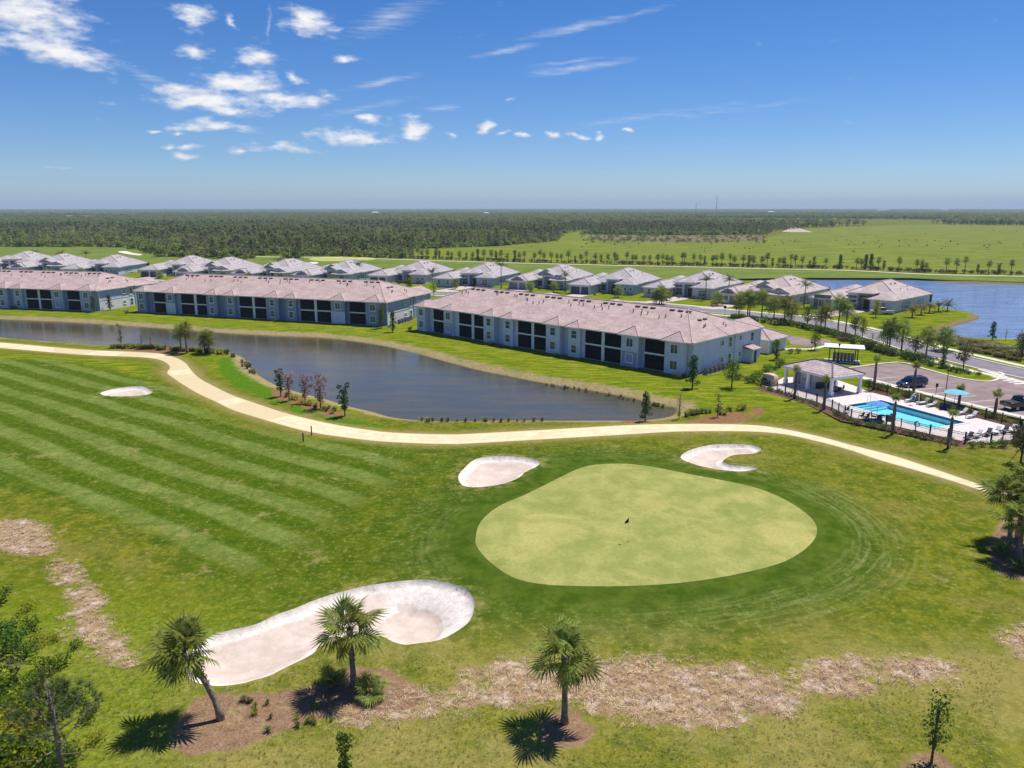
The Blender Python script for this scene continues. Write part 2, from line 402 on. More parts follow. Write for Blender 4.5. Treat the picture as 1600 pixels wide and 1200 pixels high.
# points of the triangulation
def ccw(p):
    a = sum(p[i-1][0]*p[i][1]-p[i][0]*p[i-1][1] for i in range(len(p))); return p if a > 0 else p[::-1]
GREEN, PATH, POND, LAKE, POOL = map(ccw, (GREEN, PATH, POND, LAKE, POOL)); BUNK = {k: ccw(v) for k, v in BUNK.items()}
polys = [('putting_green', GREEN), ('cart_path', PATH)]+[('sand_bunker', b) for b in BUNK.values()]+[('pond_bed', POND), ('lake_bed', LAKE), ('pool_hole', POOL)]
verts = []; faces = []
for _, p in polys:
    o = len(verts); verts += [Vector(q) for q in p]; faces.append(list(range(o, o+len(p))))
def grid(x0, x1, y0, y1, s):
    xs = np.arange(x0, x1, s); ys = np.arange(y0, y1, s); A, B = np.meshgrid(xs, ys)
    A = A.ravel()+np.random.uniform(-.25, .25, A.size)*s; B = B.ravel()+np.random.uniform(-.25, .25, B.size)*s; return A, B
gx = []; gy = []
for (x0, x1, y0, y1, s, lo) in [(-60, 60, 26, 100, 1.1, 0.75), (-190, 140, 26, 190, 4.0, 0.75), (-270, 330, 15, 420, 14.0, 2.0)]:
    A, B = grid(x0, x1, y0, y1, s)
    if s > 2:
        if s < 10: k = ~((A > -61) & (A < 61) & (B > 25) & (B < 101))
        else: k = ~((A > -192) & (A < 142) & (B > 25) & (B < 192))
        A, B = A[k], B[k]
    if s < 2: k = np.abs(A) < B*0.75+6; A, B = A[k], B[k]
    dd = np.min([np.abs(sdf(p, A, B)) for _, p in polys], axis=0)
    k = dd > s*0.3; gx.append(A[k]); gy.append(B[k])
# finer points inside bunkers and along the pond shores
for nm, b in BUNK.items():
    bb = np.array(b); A, B = grid(bb[:,0].min(), bb[:,0].max(), bb[:,1].min(), bb[:,1].max(), 0.55)
    d = sdf(b, A, B); k = d < -0.35; gx.append(A[k]); gy.append(B[k])
    q_ = np.array(offset_line(b+[b[0]], .15)[:-1]); gx.append(q_[:, 0]); gy.append(q_[:, 1])
for P_, s in ((POND, 1.6), (LAKE, 5.0)):
    for off in (1.5, 3.0, 4.6, -1.5, -4.0):
        n = len(P_)
        for i in range(n):
            a = np.array(P_[i-1]); c = np.array(P_[(i+1) % n]); t = c-a; L = np.linalg.norm(t)
            if L < 1e-6: continue
            q = np.array(P_[i])+off*np.array((t[1], -t[0]))/L*(1 if True else 1)
            gx.append(np.array([q[0]])); gy.append(np.array([q[1]]))
gx = np.concatenate(gx); gy = np.concatenate(gy)
far = [(r*sin(a), r*cos(a)) for r in (900, 2500, 6000, 13500) for a in np.linspace(0, 2*pi, 41)[:-1]]
verts += [Vector((a, b)) for a, b in zip(gx, gy)]+[Vector(p) for p in far]
rv, re_, rf, ov, oe, of_ = geometry.delaunay_2d_cdt(verts, [], faces, 0, 1e-3)
VX = np.array([p[0] for p in rv]); VY = np.array([p[1] for p in rv])
DG, DB, DW, DL, DP = fields(VX, VY)
VZ = height(VX, VY, DG, DB, DW, DL, DP)
VZ = np.where(np.hypot(VX, VY) > 500, 0, VZ)
D_DEAD = np.min([sdf(q, VX, VY) for q in DEAD], axis=0)
D_MUL = np.min([sdf(q, VX, VY) for q in MULCH], axis=0)
D_MUL2 = np.min([sdf(q, VX, VY) for q in MULCH2], axis=0)
D_FW = sdf(FAIRWAY, VX, VY); D_LUSH = sdf(LUSH, VX, VY); D_APPR = sdf(APPR, VX, VY)
ATTR = dict(dg=DG, db=DB, dw=DW, dl=DL, dp=DP, dead=D_DEAD, mulch=D_MUL, mulch2=D_MUL2, fw=D_FW, lush=D_LUSH, appr=D_APPR)
own = []
for f, src in zip(rf, of_):
    own.append(src[0] if src else -1)
def region(name, ids, m, smooth=True, dz=0.0):
    fs = [f for f, o in zip(rf, own) if o in ids]
    used = sorted({i for f in fs for i in f}); mp = {i: k for k, i in enumerate(used)}
    me = bpy.data.meshes.new(name)
    me.from_pydata([(VX[i], VY[i], VZ[i]+dz) for i in used], [], [tuple(mp[i] for i in f) for f in fs]); me.update()
    idx = np.array(used)
    for k, arr in ATTR.items():
        at = me.attributes.new(k, 'FLOAT', 'POINT'); at.data.foreach_set('value', np.clip(arr[idx], -60, 60).astype(np.float32))
    if smooth: me.polygons.foreach_set('use_smooth', [True]*len(me.polygons))
    if sum(p.normal.z for p in me.polygons) < 0: me.flip_normals()
    me.materials.append(m); return link(name, me)

# ------------------------------------------------------------------ turf
def turf_material():
    m, t, b = shader('turf')
    p = t.pos(); px, py, pz = t.sep(p)
    n1 = t.noise(p, 0.11, 4, 0.6); n2 = t.noise(p, 0.55, 5, 0.65); n3 = t.noise(p, 3.2, 4, 0.7); n4 = t.noise(p, 11.0, 3, 0.7)
    A = {k: t.attr(k) for k in ATTR}
    # rough: yellow green with darker clumps
    c = t.mix(t.ss(n2, .36, .66), (0.100, 0.132, 0.008), (0.225, 0.218, 0.020))
    c = t.mix(t.math('MULTIPLY', t.ss(n1, .48, .66), .75), c, (0.265, 0.215, 0.055))
    c = t.mix(t.math('MULTIPLY', t.ss(n3, .46, .66), .6), c, (0.085, 0.135, 0.014))
    # lawns by the houses: fresh green
    lawn = t.math('MULTIPLY', t.ss(py, 96, 112), t.math('SUBTRACT', 1, t.ss(py, 300, 420)))
    lawn = t.math('MULTIPLY', lawn, t.ss(A['dp'], 1.5, 4.0))
    lc = t.mix(t.ss(t.noise(t.mapv(p, (0.35, 1.3, 1), rot=(0, 0, radians(35))), 0.6, 4, .7), .38, .66), (0.090, 0.168, 0.005), (0.300, 0.300, 0.018))
    lc = t.mix(t.math('MULTIPLY', t.ss(n3, .5, .72), .5), lc, (0.30, 0.27, 0.06))
    c = t.mix(lawn, c, lc)
    ap = t.math('SUBTRACT', 1, t.ss(t.math('ADD', A['appr'], t.math('MULTIPLY_ADD', n2, 7, -3.5)), -1.5, 3.0))
    ac = t.mix(t.ss(n2, .35, .68), (0.056, 0.104, 0.005), (0.120, 0.158, 0.012))
    ac = t.mix(t.math('MULTIPLY', t.ss(t.noise(t.mapv(p, (1, 1, 1), rot=(0, 0, radians(30))), .5, 6, .8), .54, .68), .6), ac, (0.215, 0.250, 0.075))
    c = t.mix(t.math('MULTIPLY', ap, .9), c, ac)
    # mown fairway with the mower's alternate bands
    nn = t.math('ADD', t.math('MULTIPLY', px, .588), t.math('MULTIPLY', py, .809))
    nn = t.math('ADD', nn, t.math('MULTIPLY_ADD', t.noise(p, 0.08, 2), 1.6, -0.8))
    st = t.math('SINE', t.math('MULTIPLY_ADD', nn, 2*pi/5.0, pi/2-2*pi*33.3/5.0))
    st = t.math('MULTIPLY', t.ss(st, -.45, .55), t.math('MULTIPLY_ADD', t.ss(n2, .3, .75), .6, .55))
    fw = t.mix(t.ss(n2, .35, .7), (0.056, 0.110, 0.005), (0.105, 0.150, 0.009))
    fl = t.mix(t.ss(n3, .35, .7), (0.170, 0.235, 0.045), (0.255, 0.300, 0.085))
    fw = t.mix(t.math('MULTIPLY', st, t.math('MULTIPLY_ADD', t.ss(n1, .35, .62), .35, .62), clamp=True), fw, fl)
    fm = t.math('SUBTRACT', 1, t.ss(t.math('ADD', A['fw'], t.math('MULTIPLY_ADD', n2, 8, -4)), -2.5, 2.0))
    c = t.mix(fm, c, fw)
    # ring round the green: short dark turf then mower arcs
    dgn = t.math('ADD', A['dg'], t.math('MULTIPLY_ADD', t.noise(p, .16, 3), 3.6, -1.8))
    ring = t.math('SUBTRACT', 1, t.ss(dgn, 4.0, 9.5))
    rc = t.mix(t.ss(n2, .33, .68), (0.046, 0.092, 0.007), (0.098, 0.148, 0.018))
    stv = t.new('ShaderNodeCombineXYZ'); t.link(t.math('MULTIPLY', A['dg'], 1.5), stv.inputs[0]); t.link(t.math('MULTIPLY', px, .10), stv.inputs[1]); t.link(t.math('MULTIPLY', py, .10), stv.inputs[2])
    streak = t.noise(stv.outputs[0], 1.6, 4, .7)
    wisp = t.math('MULTIPLY', t.math('MULTIPLY', t.ss(t.math('ADD', streak, t.math('MULTIPLY_ADD', n3, .3, -.15)), .43, .64), t.ss(n1, .36, .56)), t.ss(A['dg'], 1.0, 4.0))
    rc = t.mix(t.math('MULTIPLY', t.math('MULTIPLY', wisp, .75), t.math('MULTIPLY_ADD', t.ss(px, 4, 18), .6, .4)), rc, (0.225, 0.262, 0.085))
    c = t.mix(t.math('MULTIPLY', ring, .93), c, rc)
    mow = t.math('MULTIPLY', t.math('SUBTRACT', 1, t.ss(A['dg'], 12, 20)), t.ss(A['dg'], 2, 5))
    mow = t.math('MULTIPLY', mow, t.math('MULTIPLY_ADD', t.ss(px, 14, 30), .75, t.math('MULTIPLY', t.ss(n1, .45, .6), .18)))
    c = t.mix(t.math('MULTIPLY', t.math('MULTIPLY', t.ss(streak, .47, .64), mow), .34), c, (0.245, 0.255, 0.060))
    c = t.mix(t.math('MULTIPLY', t.math('MULTIPLY', t.math('SUBTRACT', 1, t.ss(streak, .34, .50)), mow), .30), c, (0.085, 0.140, 0.012))
    # collar: narrow pale lip where the green is cut lower
    c = t.mix(t.math('MULTIPLY', t.math('SUBTRACT', 1, t.ss(A['dg'], .35, .9)), .3), c, (0.10, 0.15, 0.03))
    # straw along the path, and round bunkers
    vd = t.math('ADD', A['dp'], t.math('MULTIPLY_ADD', n2, 5.0, -2.4))
    straw = t.mix(t.ss(n3, .35, .65), (0.33, 0.245, 0.085), (0.46, 0.36, 0.165))
    c = t.mix(t.math('MULTIPLY', t.math('SUBTRACT', 1, t.ss(vd, -.2, 2.4)), .72), c, straw)
    c = t.mix(t.math('MULTIPLY', t.math('MULTIPLY', t.math('SUBTRACT', 1, t.ss(A['db'], .1, 1.8)), t.ss(n2, .45, .62)), .45), c, straw)
    # dry scuffs
    c = t.mix(t.math('MULTIPLY', t.math('MULTIPLY', t.ss(t.noise(p, .23, 4, .7), .60, .70), t.ss(A['dg'], 4, 9)), .55), c, straw)
    c = t.mix(t.math('SUBTRACT', 1, t.ss(t.math('ADD', A['lush'], t.math('MULTIPLY_ADD', n2, 2, -1)), -.3, .7)), c, (0.085, 0.195, 0.008))
    # pond banks: dry sand with stain at the water's edge
    bd = t.math('ADD', A['dw'], t.math('MULTIPLY_ADD', n2, 3.0, -1.5))
    sandc = t.mix(t.ss(n3, .35, .68), (0.33, 0.235, 0.115), (0.50, 0.40, 0.245))
    side = t.math('MULTIPLY_ADD', t.ss(t.math('SUBTRACT', A['dw'], A['dp']), -14, -8), .65, .35)
    c = t.mix(t.math('MULTIPLY', t.math('SUBTRACT', 1, t.ss(bd, 1.6, 3.4)), t.math('MULTIPLY_ADD', t.ss(n1, .3, .5), .35, .6)), c, sandc)
    ld = t.math('ADD', A['dl'], t.math('MULTIPLY_ADD', n2, 3.0, -1.5))
    c = t.mix(t.math('SUBTRACT', 1, t.ss(ld, .8, 2.6)), c, t.mix(n3, (0.20, 0.14, 0.06), (0.34, 0.25, 0.12)))
    wet = t.math('SUBTRACT', 1, t.ss(t.math('MINIMUM', A['dw'], A['dl']), -.2, .6))
    c = t.mix(t.math('MULTIPLY', wet, .6), c, (0.10, 0.075, 0.03))
    # grass foreground mottling
    fg = t.math('SUBTRACT', 1, t.ss(py, 42, 50))
    fgm = t.math('MULTIPLY', fg, t.math('MULTIPLY_ADD', t.ss(t.noise(p, 6.0, 4, .75), .44, .58), .6, t.math('MULTIPLY', t.ss(n1, .40, .58), .55)))
    c = t.mix(t.math('MULTIPLY', fgm, .7, clamp=True), c, t.mix(n3, (0.30, 0.245, 0.065), (0.43, 0.36, 0.13)))
    gl = t.math('MULTIPLY', t.math('SUBTRACT', 1, t.ss(px, -22, -14)), t.math('SUBTRACT', 1, t.ss(py, 46, 58)))
    c = t.mix(t.math('MULTIPLY', gl, .75), c, t.mix(t.ss(n3, .35, .65), (0.085, 0.165, 0.010), (0.26, 0.29, 0.022)))
    # bare scraped patches of dead grass
    dd = t.math('ADD', A['dead'], t.math('ADD', t.math('MULTIPLY_ADD', n2, 5.0, -2.4), t.math('MULTIPLY_ADD', n3, 3.0, -1.5)))
    dc = t.mix(t.ss(n4, .36, .62), (0.235, 0.125, 0.065), (0.520, 0.375, 0.225))
    dc = t.mix(t.ss(t.noise(p, .8, 5, .75), .50, .62), dc, (0.640, 0.500, 0.420))
    dc = t.mix(t.math('MULTIPLY', t.ss(t.noise(p, .9, 4, .7), .58, .68), .8), dc, (0.15, 0.17, 0.03))
    c = t.mix(t.math('SUBTRACT', 1, t.ss(dd, -.25, .35)), c, dc)
    md = t.math('ADD', A['mulch'], t.math('MULTIPLY_ADD', n2, 1.6, -.8))
    mc = t.mix(t.ss(n4, .35, .65), (0.195, 0.105, 0.068), (0.430, 0.262, 0.175))
    mc = t.mix(t.math('MULTIPLY', t.ss(n2, .52, .68), .7), mc, (0.42, 0.30, 0.165))
    c = t.mix(t.math('SUBTRACT', 1, t.ss(md, -.2, .25)), c, mc)
    md2 = t.math('ADD', A['mulch2'], t.math('MULTIPLY_ADD', n2, 1.2, -.6))
    c = t.mix(t.math('SUBTRACT', 1, t.ss(md2, -.2, .3)), c, t.mix(n3, (0.20, 0.09, 0.05), (0.38, 0.20, 0.12)))
    # fine blade-scale mottling everywhere
    c = t.mix(t.math('MULTIPLY', t.ss(t.noise(p, 1.5, 5, .8), .48, .64), .36), c, (0.036, 0.062, 0.005))
    c = t.mix(t.math('MULTIPLY', t.ss(n4, .40, .62), .26), c, (0.05, 0.07, 0.010))
    c = t.mix(t.math('MULTIPLY', t.math('MULTIPLY', t.ss(t.noise(p, 2.2, 5, .8), .52, .66), t.ss(A['dg'], 1.5, 5)), .42), c, (0.36, 0.335, 0.12))
    hs_ = t.new('ShaderNodeHueSaturation'); hs_.inputs['Saturation'].default_value = 1.02; hs_.inputs['Value'].default_value = .90; t.link(c, hs_.inputs['Color'])
    t.link(hs_.outputs[0], b.inputs['Base Color']); b.inputs['Roughness'].default_value = .9; b.inputs['Specular IOR Level'].default_value = 0.0
    bn = t.new('ShaderNodeBump'); bn.inputs['Strength'].default_value = .5; bn.inputs['Distance'].default_value = .12
    t.link(t.math('ADD', n4, t.math('MULTIPLY', n3, 1.5)), bn.inputs['Height']); t.link(bn.outputs[0], b.inputs['Normal'])
    return m
def green_material():
    m, t, b = shader('putting_turf'); p = t.pos()
    n1 = t.noise(p, .13, 4, .6, .6); n2 = t.noise(t.mapv(p, (1, .8, 1)), .45, 5, .65); n3 = t.noise(p, 4, 3)
    c = t.mix(t.ss(n2, .35, .68), (0.235, 0.255, 0.068), (0.335, 0.330, 0.105))
    c = t.mix(t.math('MULTIPLY', t.ss(n1, .50, .68), .75), c, (0.430, 0.380, 0.135))
    c = t.mix(t.math('MULTIPLY', t.ss(t.noise(p, .28, 4, .7), .57, .72), .65), c, (0.150, 0.195, 0.040))
    c = t.mix(t.math('MULTIPLY', t.ss(n3, .42, .62), .25), c, (0.16, 0.19, 0.05))
    t.link(c, b.inputs['Base Color']); b.inputs['Roughness'].default_value = .85; b.inputs['Specular IOR Level'].default_value = 0.0
    return m
def sand_material():
    m, t, b = shader('bunker_sand'); p = t.pos(); d = t.attr('db')
    n2 = t.noise(p, .8, 5, .65); n3 = t.noise(p, 6, 4, .7)
    sx_, sy_, sz_ = t.sep(p)
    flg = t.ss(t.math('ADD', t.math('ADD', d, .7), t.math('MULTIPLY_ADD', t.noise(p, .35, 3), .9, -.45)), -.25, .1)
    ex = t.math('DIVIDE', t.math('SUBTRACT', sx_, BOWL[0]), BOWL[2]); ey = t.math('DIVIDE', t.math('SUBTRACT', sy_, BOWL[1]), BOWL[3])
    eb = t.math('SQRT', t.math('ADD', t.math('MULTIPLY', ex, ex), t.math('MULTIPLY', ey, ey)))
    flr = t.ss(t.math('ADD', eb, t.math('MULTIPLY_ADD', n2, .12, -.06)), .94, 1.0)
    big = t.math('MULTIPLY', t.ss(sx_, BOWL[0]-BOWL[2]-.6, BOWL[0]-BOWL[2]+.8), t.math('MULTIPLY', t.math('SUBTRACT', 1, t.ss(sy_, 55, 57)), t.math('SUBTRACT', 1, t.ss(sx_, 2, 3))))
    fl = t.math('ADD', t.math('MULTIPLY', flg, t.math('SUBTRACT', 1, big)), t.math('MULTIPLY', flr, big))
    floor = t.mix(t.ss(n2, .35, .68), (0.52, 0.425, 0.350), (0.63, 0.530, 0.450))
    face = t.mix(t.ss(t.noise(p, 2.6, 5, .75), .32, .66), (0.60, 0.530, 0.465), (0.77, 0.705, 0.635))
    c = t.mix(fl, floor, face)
    c = t.mix(t.math('MULTIPLY', t.ss(t.noise(p, .5, 4), .60, .68), .5), c, (0.46, 0.375, 0.31))
    t.link(c, b.inputs['Base Color']); b.inputs['Roughness'].default_value = .95; b.inputs['Specular IOR Level'].default_value = .1
    bn = t.new('ShaderNodeBump'); bn.inputs['Strength'].default_value = .45; bn.inputs['Distance'].default_value = .06
    rk = t.noise(t.mapv(p, (1, 6, 1), rot=(0, 0, radians(30))), 3.5, 2)
    t.link(t.math('ADD', n3, rk), bn.inputs['Height']); t.link(bn.outputs[0], b.inputs['Normal'])
    return m
def path_material():
    m, t, b = shader('shell_path'); p = t.pos(); d = t.attr('dp')
    n2 = t.noise(p, .7, 5, .6); n3 = t.noise(p, 9, 4, .7)
    c = t.mix(t.ss(n2, .35, .7), (0.64, 0.535, 0.335), (0.74, 0.645, 0.430))
    c = t.mix(t.math('MULTIPLY', t.ss(n3, .5, .68), .3), c, (0.48, 0.38, 0.22))
    trk = t.math('MULTIPLY', t.math('SUBTRACT', 1, t.ss(t.math('ABSOLUTE', t.math('ADD', d, 1.25)), .12, .45)), t.math('MULTIPLY_ADD', t.ss(t.noise(p, .3, 3), .4, .6), .35, .12))
    c = t.mix(trk, c, (0.50, 0.40, 0.25))
    c = t.mix(t.math('MULTIPLY', t.ss(t.noise(p, .22, 4, .7), .55, .68), .35), c, (0.52, 0.43, 0.27))
    edge = t.math('MULTIPLY', t.ss(t.math('ADD', d, t.math('MULTIPLY_ADD', n2, 1.6, -.8)), -.55, .1), .6)
    c = t.mix(edge, c, (0.48, 0.37, 0.19))
    t.link(c, b.inputs['Base Color']); b.inputs['Roughness'].default_value = .95; b.inputs['Specular IOR Level'].default_value = .1
    return m
TURF = turf_material()
gid = {i: n for i, (n, _) in enumerate(polys)}
o = region('ground', [-1, 6, 7], TURF); o['kind'] = 'structure'
tag(region('putting_green', [0], green_material()), 'pale green rounded putting green ringed by dark turf', 'putting green', kind='structure')
o = region('cart_path', [1], path_material()); o['kind'] = 'structure'
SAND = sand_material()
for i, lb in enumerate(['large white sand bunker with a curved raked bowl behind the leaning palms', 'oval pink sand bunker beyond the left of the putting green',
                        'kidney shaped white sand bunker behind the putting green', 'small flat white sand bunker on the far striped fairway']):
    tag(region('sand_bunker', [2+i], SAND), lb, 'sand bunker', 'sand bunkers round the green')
def water_material(name, c, c2, rip, scale, rough=.06):
    m, t, b = shader(name); p = t.pos()
    t.link(t.mix(t.ss(t.noise(t.mapv(p, (.35, 1.6, 1)), .22, 5, .7), .38, .62), c, c2), b.inputs['Base Color'])
    b.inputs['Roughness'].default_value = rough; b.inputs['IOR'].default_value = 1.33
    bn = t.new('ShaderNodeBump'); bn.inputs['Strength'].default_value = rip; bn.inputs['Distance'].default_value = .1 if scale > 1 else .45
    n = t.math('ADD', t.noise(t.mapv(p, (1, 1.8, 1), rot=(0, 0, radians(-20))), scale, 4, .6), t.math('MULTIPLY', t.noise(p, scale*.25, 2), .8))
    t.link(n, bn.inputs['Height']); t.link(bn.outputs[0], b.inputs['Normal'])
    return m
grow = lambda P_, d: [tuple(q) for q in offset_line(P_+[P_[0]], -d)[:-1]]
sheet('pond_water', grow(POND, .55), WZ, water_material('pond_water', (0.092, 0.074, 0.030), (0.062, 0.062, 0.045), .20, 1.3, .05))
_lk = sheet('lake_water', grow(LAKE, .6), WZ, water_material('lake_water', (0.11, 0.17, 0.31), (0.19, 0.26, 0.42), 1.0, .45, .12))
# ------------------------------------------------------------------ building materials
def roof_material(name, c, c2, step=0.15):
    m, t, b = shader(name); v = t.obj(); x, y, z = t.sep(v)
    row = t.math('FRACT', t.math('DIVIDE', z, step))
    rid = t.math('FLOOR', t.math('DIVIDE', z, step))
    cv_ = t.new('ShaderNodeCombineXYZ'); t.link(t.math('MULTIPLY', t.math('ADD', x, y), .55), cv_.inputs[0]); t.link(t.math('MULTIPLY', rid, 3.7), cv_.inputs[1])
    tn = t.new('ShaderNodeTexWhiteNoise', noise_dimensions='2D'); fl = t.vmath('FLOOR', t.vmath('MULTIPLY', cv_.outputs[0], (5.5, 1, 1))); t.link(fl, tn.inputs['Vector'])
    n = t.noise(t.mapv(v, (.4, .4, 3)), .8, 4, .65)
    cc = t.mix(t.ss(n, .35, .65), c, c2)
    hs = t.new('ShaderNodeHueSaturation'); t.link(cc, hs.inputs['Color']); t.link(t.math('MULTIPLY_ADD', tn.outputs['Value'], .24, .88), hs.inputs['Value'])
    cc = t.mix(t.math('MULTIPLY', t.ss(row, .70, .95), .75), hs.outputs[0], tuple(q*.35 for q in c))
    t.link(cc, b.inputs['Base Color']); b.inputs['Roughness'].default_value = .85; b.inputs['Specular IOR Level'].default_value = .2
    bn = t.new('ShaderNodeBump'); bn.inputs['Strength'].default_value = .6; bn.inputs['Distance'].default_value = .06; bn.invert = True
    t.link(row, bn.inputs['Height']); t.link(bn.outputs[0], b.inputs['Normal'])
    return m
ROOF_C = roof_material('roof_tile_rose', (0.40, 0.292, 0.268), (0.50, 0.375, 0.345))
ROOF_V = roof_material('roof_tile_grey', (0.36, 0.325, 0.330), (0.47, 0.425, 0.425))
ROOF_W = roof_material('roof_tile_warm', (0.42, 0.335, 0.310), (0.52, 0.43, 0.405))
ROOF_P = roof_material('roof_tile_brown', (0.40, 0.325, 0.315), (0.50, 0.41, 0.40), step=0.2)
RIDGE = mat('ridge_cap', (0.46, 0.36, 0.34), .85, .15, 2)
W_LIGHT = mat('stucco_pale_blue', (0.62, 0.655, 0.80), .85, .05, .6, bump=.15)
W_MID = mat('stucco_slate_blue', (0.30, 0.355, 0.50), .85, .06, .6, bump=.15)
W_WHITE = mat('stucco_white', (0.70, 0.69, 0.69), .85, .05, .6, bump=.15)
W_CREAM = mat('stucco_cream', (0.68, 0.66, 0.66), .85, .06, .6, bump=.15)
W_GREY = mat('stucco_grey', (0.62, 0.61, 0.66), .85, .06, .6, bump=.15)
W_BLUE = mat('stucco_blue', (0.43, 0.50, 0.64), .85, .06, .6, bump=.15)
TRIM = mat('white_trim', (0.78, 0.78, 0.79), .6, .04, 2)
SOFFIT = mat('soffit', (0.62, 0.62, 0.63), .7, .04, 2)
DARKV = mat('vent_dark', (0.055, 0.045, 0.045), .7, .2, 2)
DOORD = mat('door_dark', (0.05, 0.05, 0.055), .5, .1, 2)
GDOOR = mat('garage_door_grey', (0.23, 0.235, 0.25), .6, .06, 1)
GDOORD = mat('garage_door_dark', (0.075, 0.075, 0.085), .6, .06, 1)
CONC = mat('concrete', (0.55, 0.52, 0.47), .9, .1, 1.2, bump=.1)
PAVER = mat('paver', (0.50, 0.405, 0.375), .9, .14, 6, bump=.2)
METALD = mat('dark_metal', (0.02, 0.02, 0.022), .45, .1, 3, metal=.3)
METALG = mat('grey_metal', (0.30, 0.30, 0.31), .5, .1, 3, metal=.4)
def glass_material(name, c, c2):
    m, t, b = shader(name); v = t.obj()
    t.link(t.mix(t.ss(t.noise(v, .9, 2), .4, .6), c, c2), b.inputs['Base Color'])
    b.inputs['Roughness'].default_value = .08; b.inputs['Specular IOR Level'].default_value = .8
    return m
GLASS = glass_material('window_glass', (0.02, 0.045, 0.055), (0.05, 0.10, 0.11))
GLASSD = glass_material('window_glass_dark', (0.012, 0.018, 0.03), (0.03, 0.04, 0.055))
def screen_material():
    m, t, b = shader('insect_screen'); v = t.obj()
    t.link(t.mix(t.noise(v, .7, 3), (0.004, 0.004, 0.006), (0.012, 0.012, 0.016)), b.inputs['Base Color']); b.inputs['Roughness'].default_value = .8; b.inputs['Specular IOR Level'].default_value = .1
    tr = t.new('ShaderNodeBsdfTransparent'); mx = t.new('ShaderNodeMixShader'); mx.inputs[0].default_value = .22
    t.link(b.outputs[0], mx.inputs[1]); t.link(tr.outputs[0], mx.inputs[2]); t.link(mx.outputs[0], t.n['Material Output'].inputs[0])
    return m
SCREEN = screen_material()

def fr(mb, x0, x1, z0, z1, w, y0, y1):
    """rectangular ring in the x-z plane"""
    mb.box(x0, x0+w, y0, y1, z0, z1); mb.box(x1-w, x1, y0, y1, z0, z1)
    mb.box(x0+w, x1-w, y0, y1, z0, z0+w); mb.box(x0+w, x1-w, y0, y1, z1-w, z1); return mb
def place(o, x, y, z, rz=0): o.location = (x, y, z); o.rotation_euler = (0, 0, rz); return o
_wcache = {}
def window(parent, x, y, z, w, h, rz=0.0, split='h', glass=GLASS, trim=0.16):
    """framed window facing local -y, origin at the bottom centre of the opening, frame proud of the wall"""
    k = (round(w, 2), round(h, 2), split, glass.name, trim)
    if k not in _wcache:
        f = MB(); fr(f, -w/2-trim, w/2+trim, -trim, h+trim, trim, -.09, .03)
        f.box(-w/2-trim-.05, w/2+trim+.05, -.13, -.092, -trim-.07, -trim+.005)
        a = f.mesh('window'); a.materials.append(TRIM)
        g = MB().box(-w/2, w/2, -.02, .01, 0, h).mesh('pane'); g.materials.append(glass)
        s = MB()
        if split == 'h': s.box(-w/2, w/2, -.05, -.024, h*.48, h*.48+.07)
        elif split == 'v': s.box(-.035, .035, -.05, -.024, 0, h)
        elif split == 'x': s.box(-w/2, w/2, -.05, -.024, h*.62, h*.62+.07); s.box(-.035, .035, -.055, -.026, 0, h)
        else: s.box(-w/2, w/2, -.05, -.024, 0, .04)
        s = s.mesh('mullion'); s.materials.append(TRIM)
        _wcache[k] = (a, g, s)
    a, g, s = _wcache[k]
    o = place(link('window', a, parent), x, y, z, rz); link('pane', g, o); link('mullion', s, o); return o

def hip(mb, x0, x1, y0, y1, z, s, s_end=None, caps=None):
    """hip roof over a rectangle; ridge along the longer side"""
    W, D = x1-x0, y1-y0
    if W >= D:
        h = s*D/2; i = h/(s_end or s); i = min(i, W/2-.01); a = (x0+i, (y0+y1)/2, z+h); b = (x1-i, (y0+y1)/2, z+h)
        v = [(x0,y0,z),(x1,y0,z),(x1,y1,z),(x0,y1,z),a,b]; f = [(0,1,5,4),(1,2,5),(2,3,4,5),(3,0,4)]
    else:
        h = s*W/2; i = h/(s_end or s); i = min(i, D/2-.01); a = ((x0+x1)/2, y0+i, z+h); b = ((x0+x1)/2, y1-i, z+h)
        v = [(x0,y0,z),(x1,y0,z),(x1,y1,z),(x0,y1,z),a,b]; f = [(0,1,4),(1,2,5,4),(2,3,5),(3,0,4,5)]
    mb.add(v, f)
    if caps is not None:
        E_ = [(4,5),(0,4),(3,4),(1,5),(2,5)] if W >= D else [(4,5),(0,4),(1,4),(2,5),(3,5)]
        for p, q in E_:
            P_ = Vector(v[p])+Vector((0,0,.03)); Q_ = Vector(v[q])+Vector((0,0,.03)); caps.tube([P_, Q_], .13, 6)
    return v
def gable_y(mb, x0, x1, y0, y1, z, s):
    """gable roof, ridge along y"""
    h = s*(x1-x0)/2; xm = (x0+x1)/2
    mb.add([(x0,y0,z),(x1,y0,z),(x1,y1,z),(x0,y1,z),(xm,y0,z+h),(xm,y1,z+h)], [(1,2,5,4),(3,0,4,5),(0,1,4),(2,3,5)]); return h

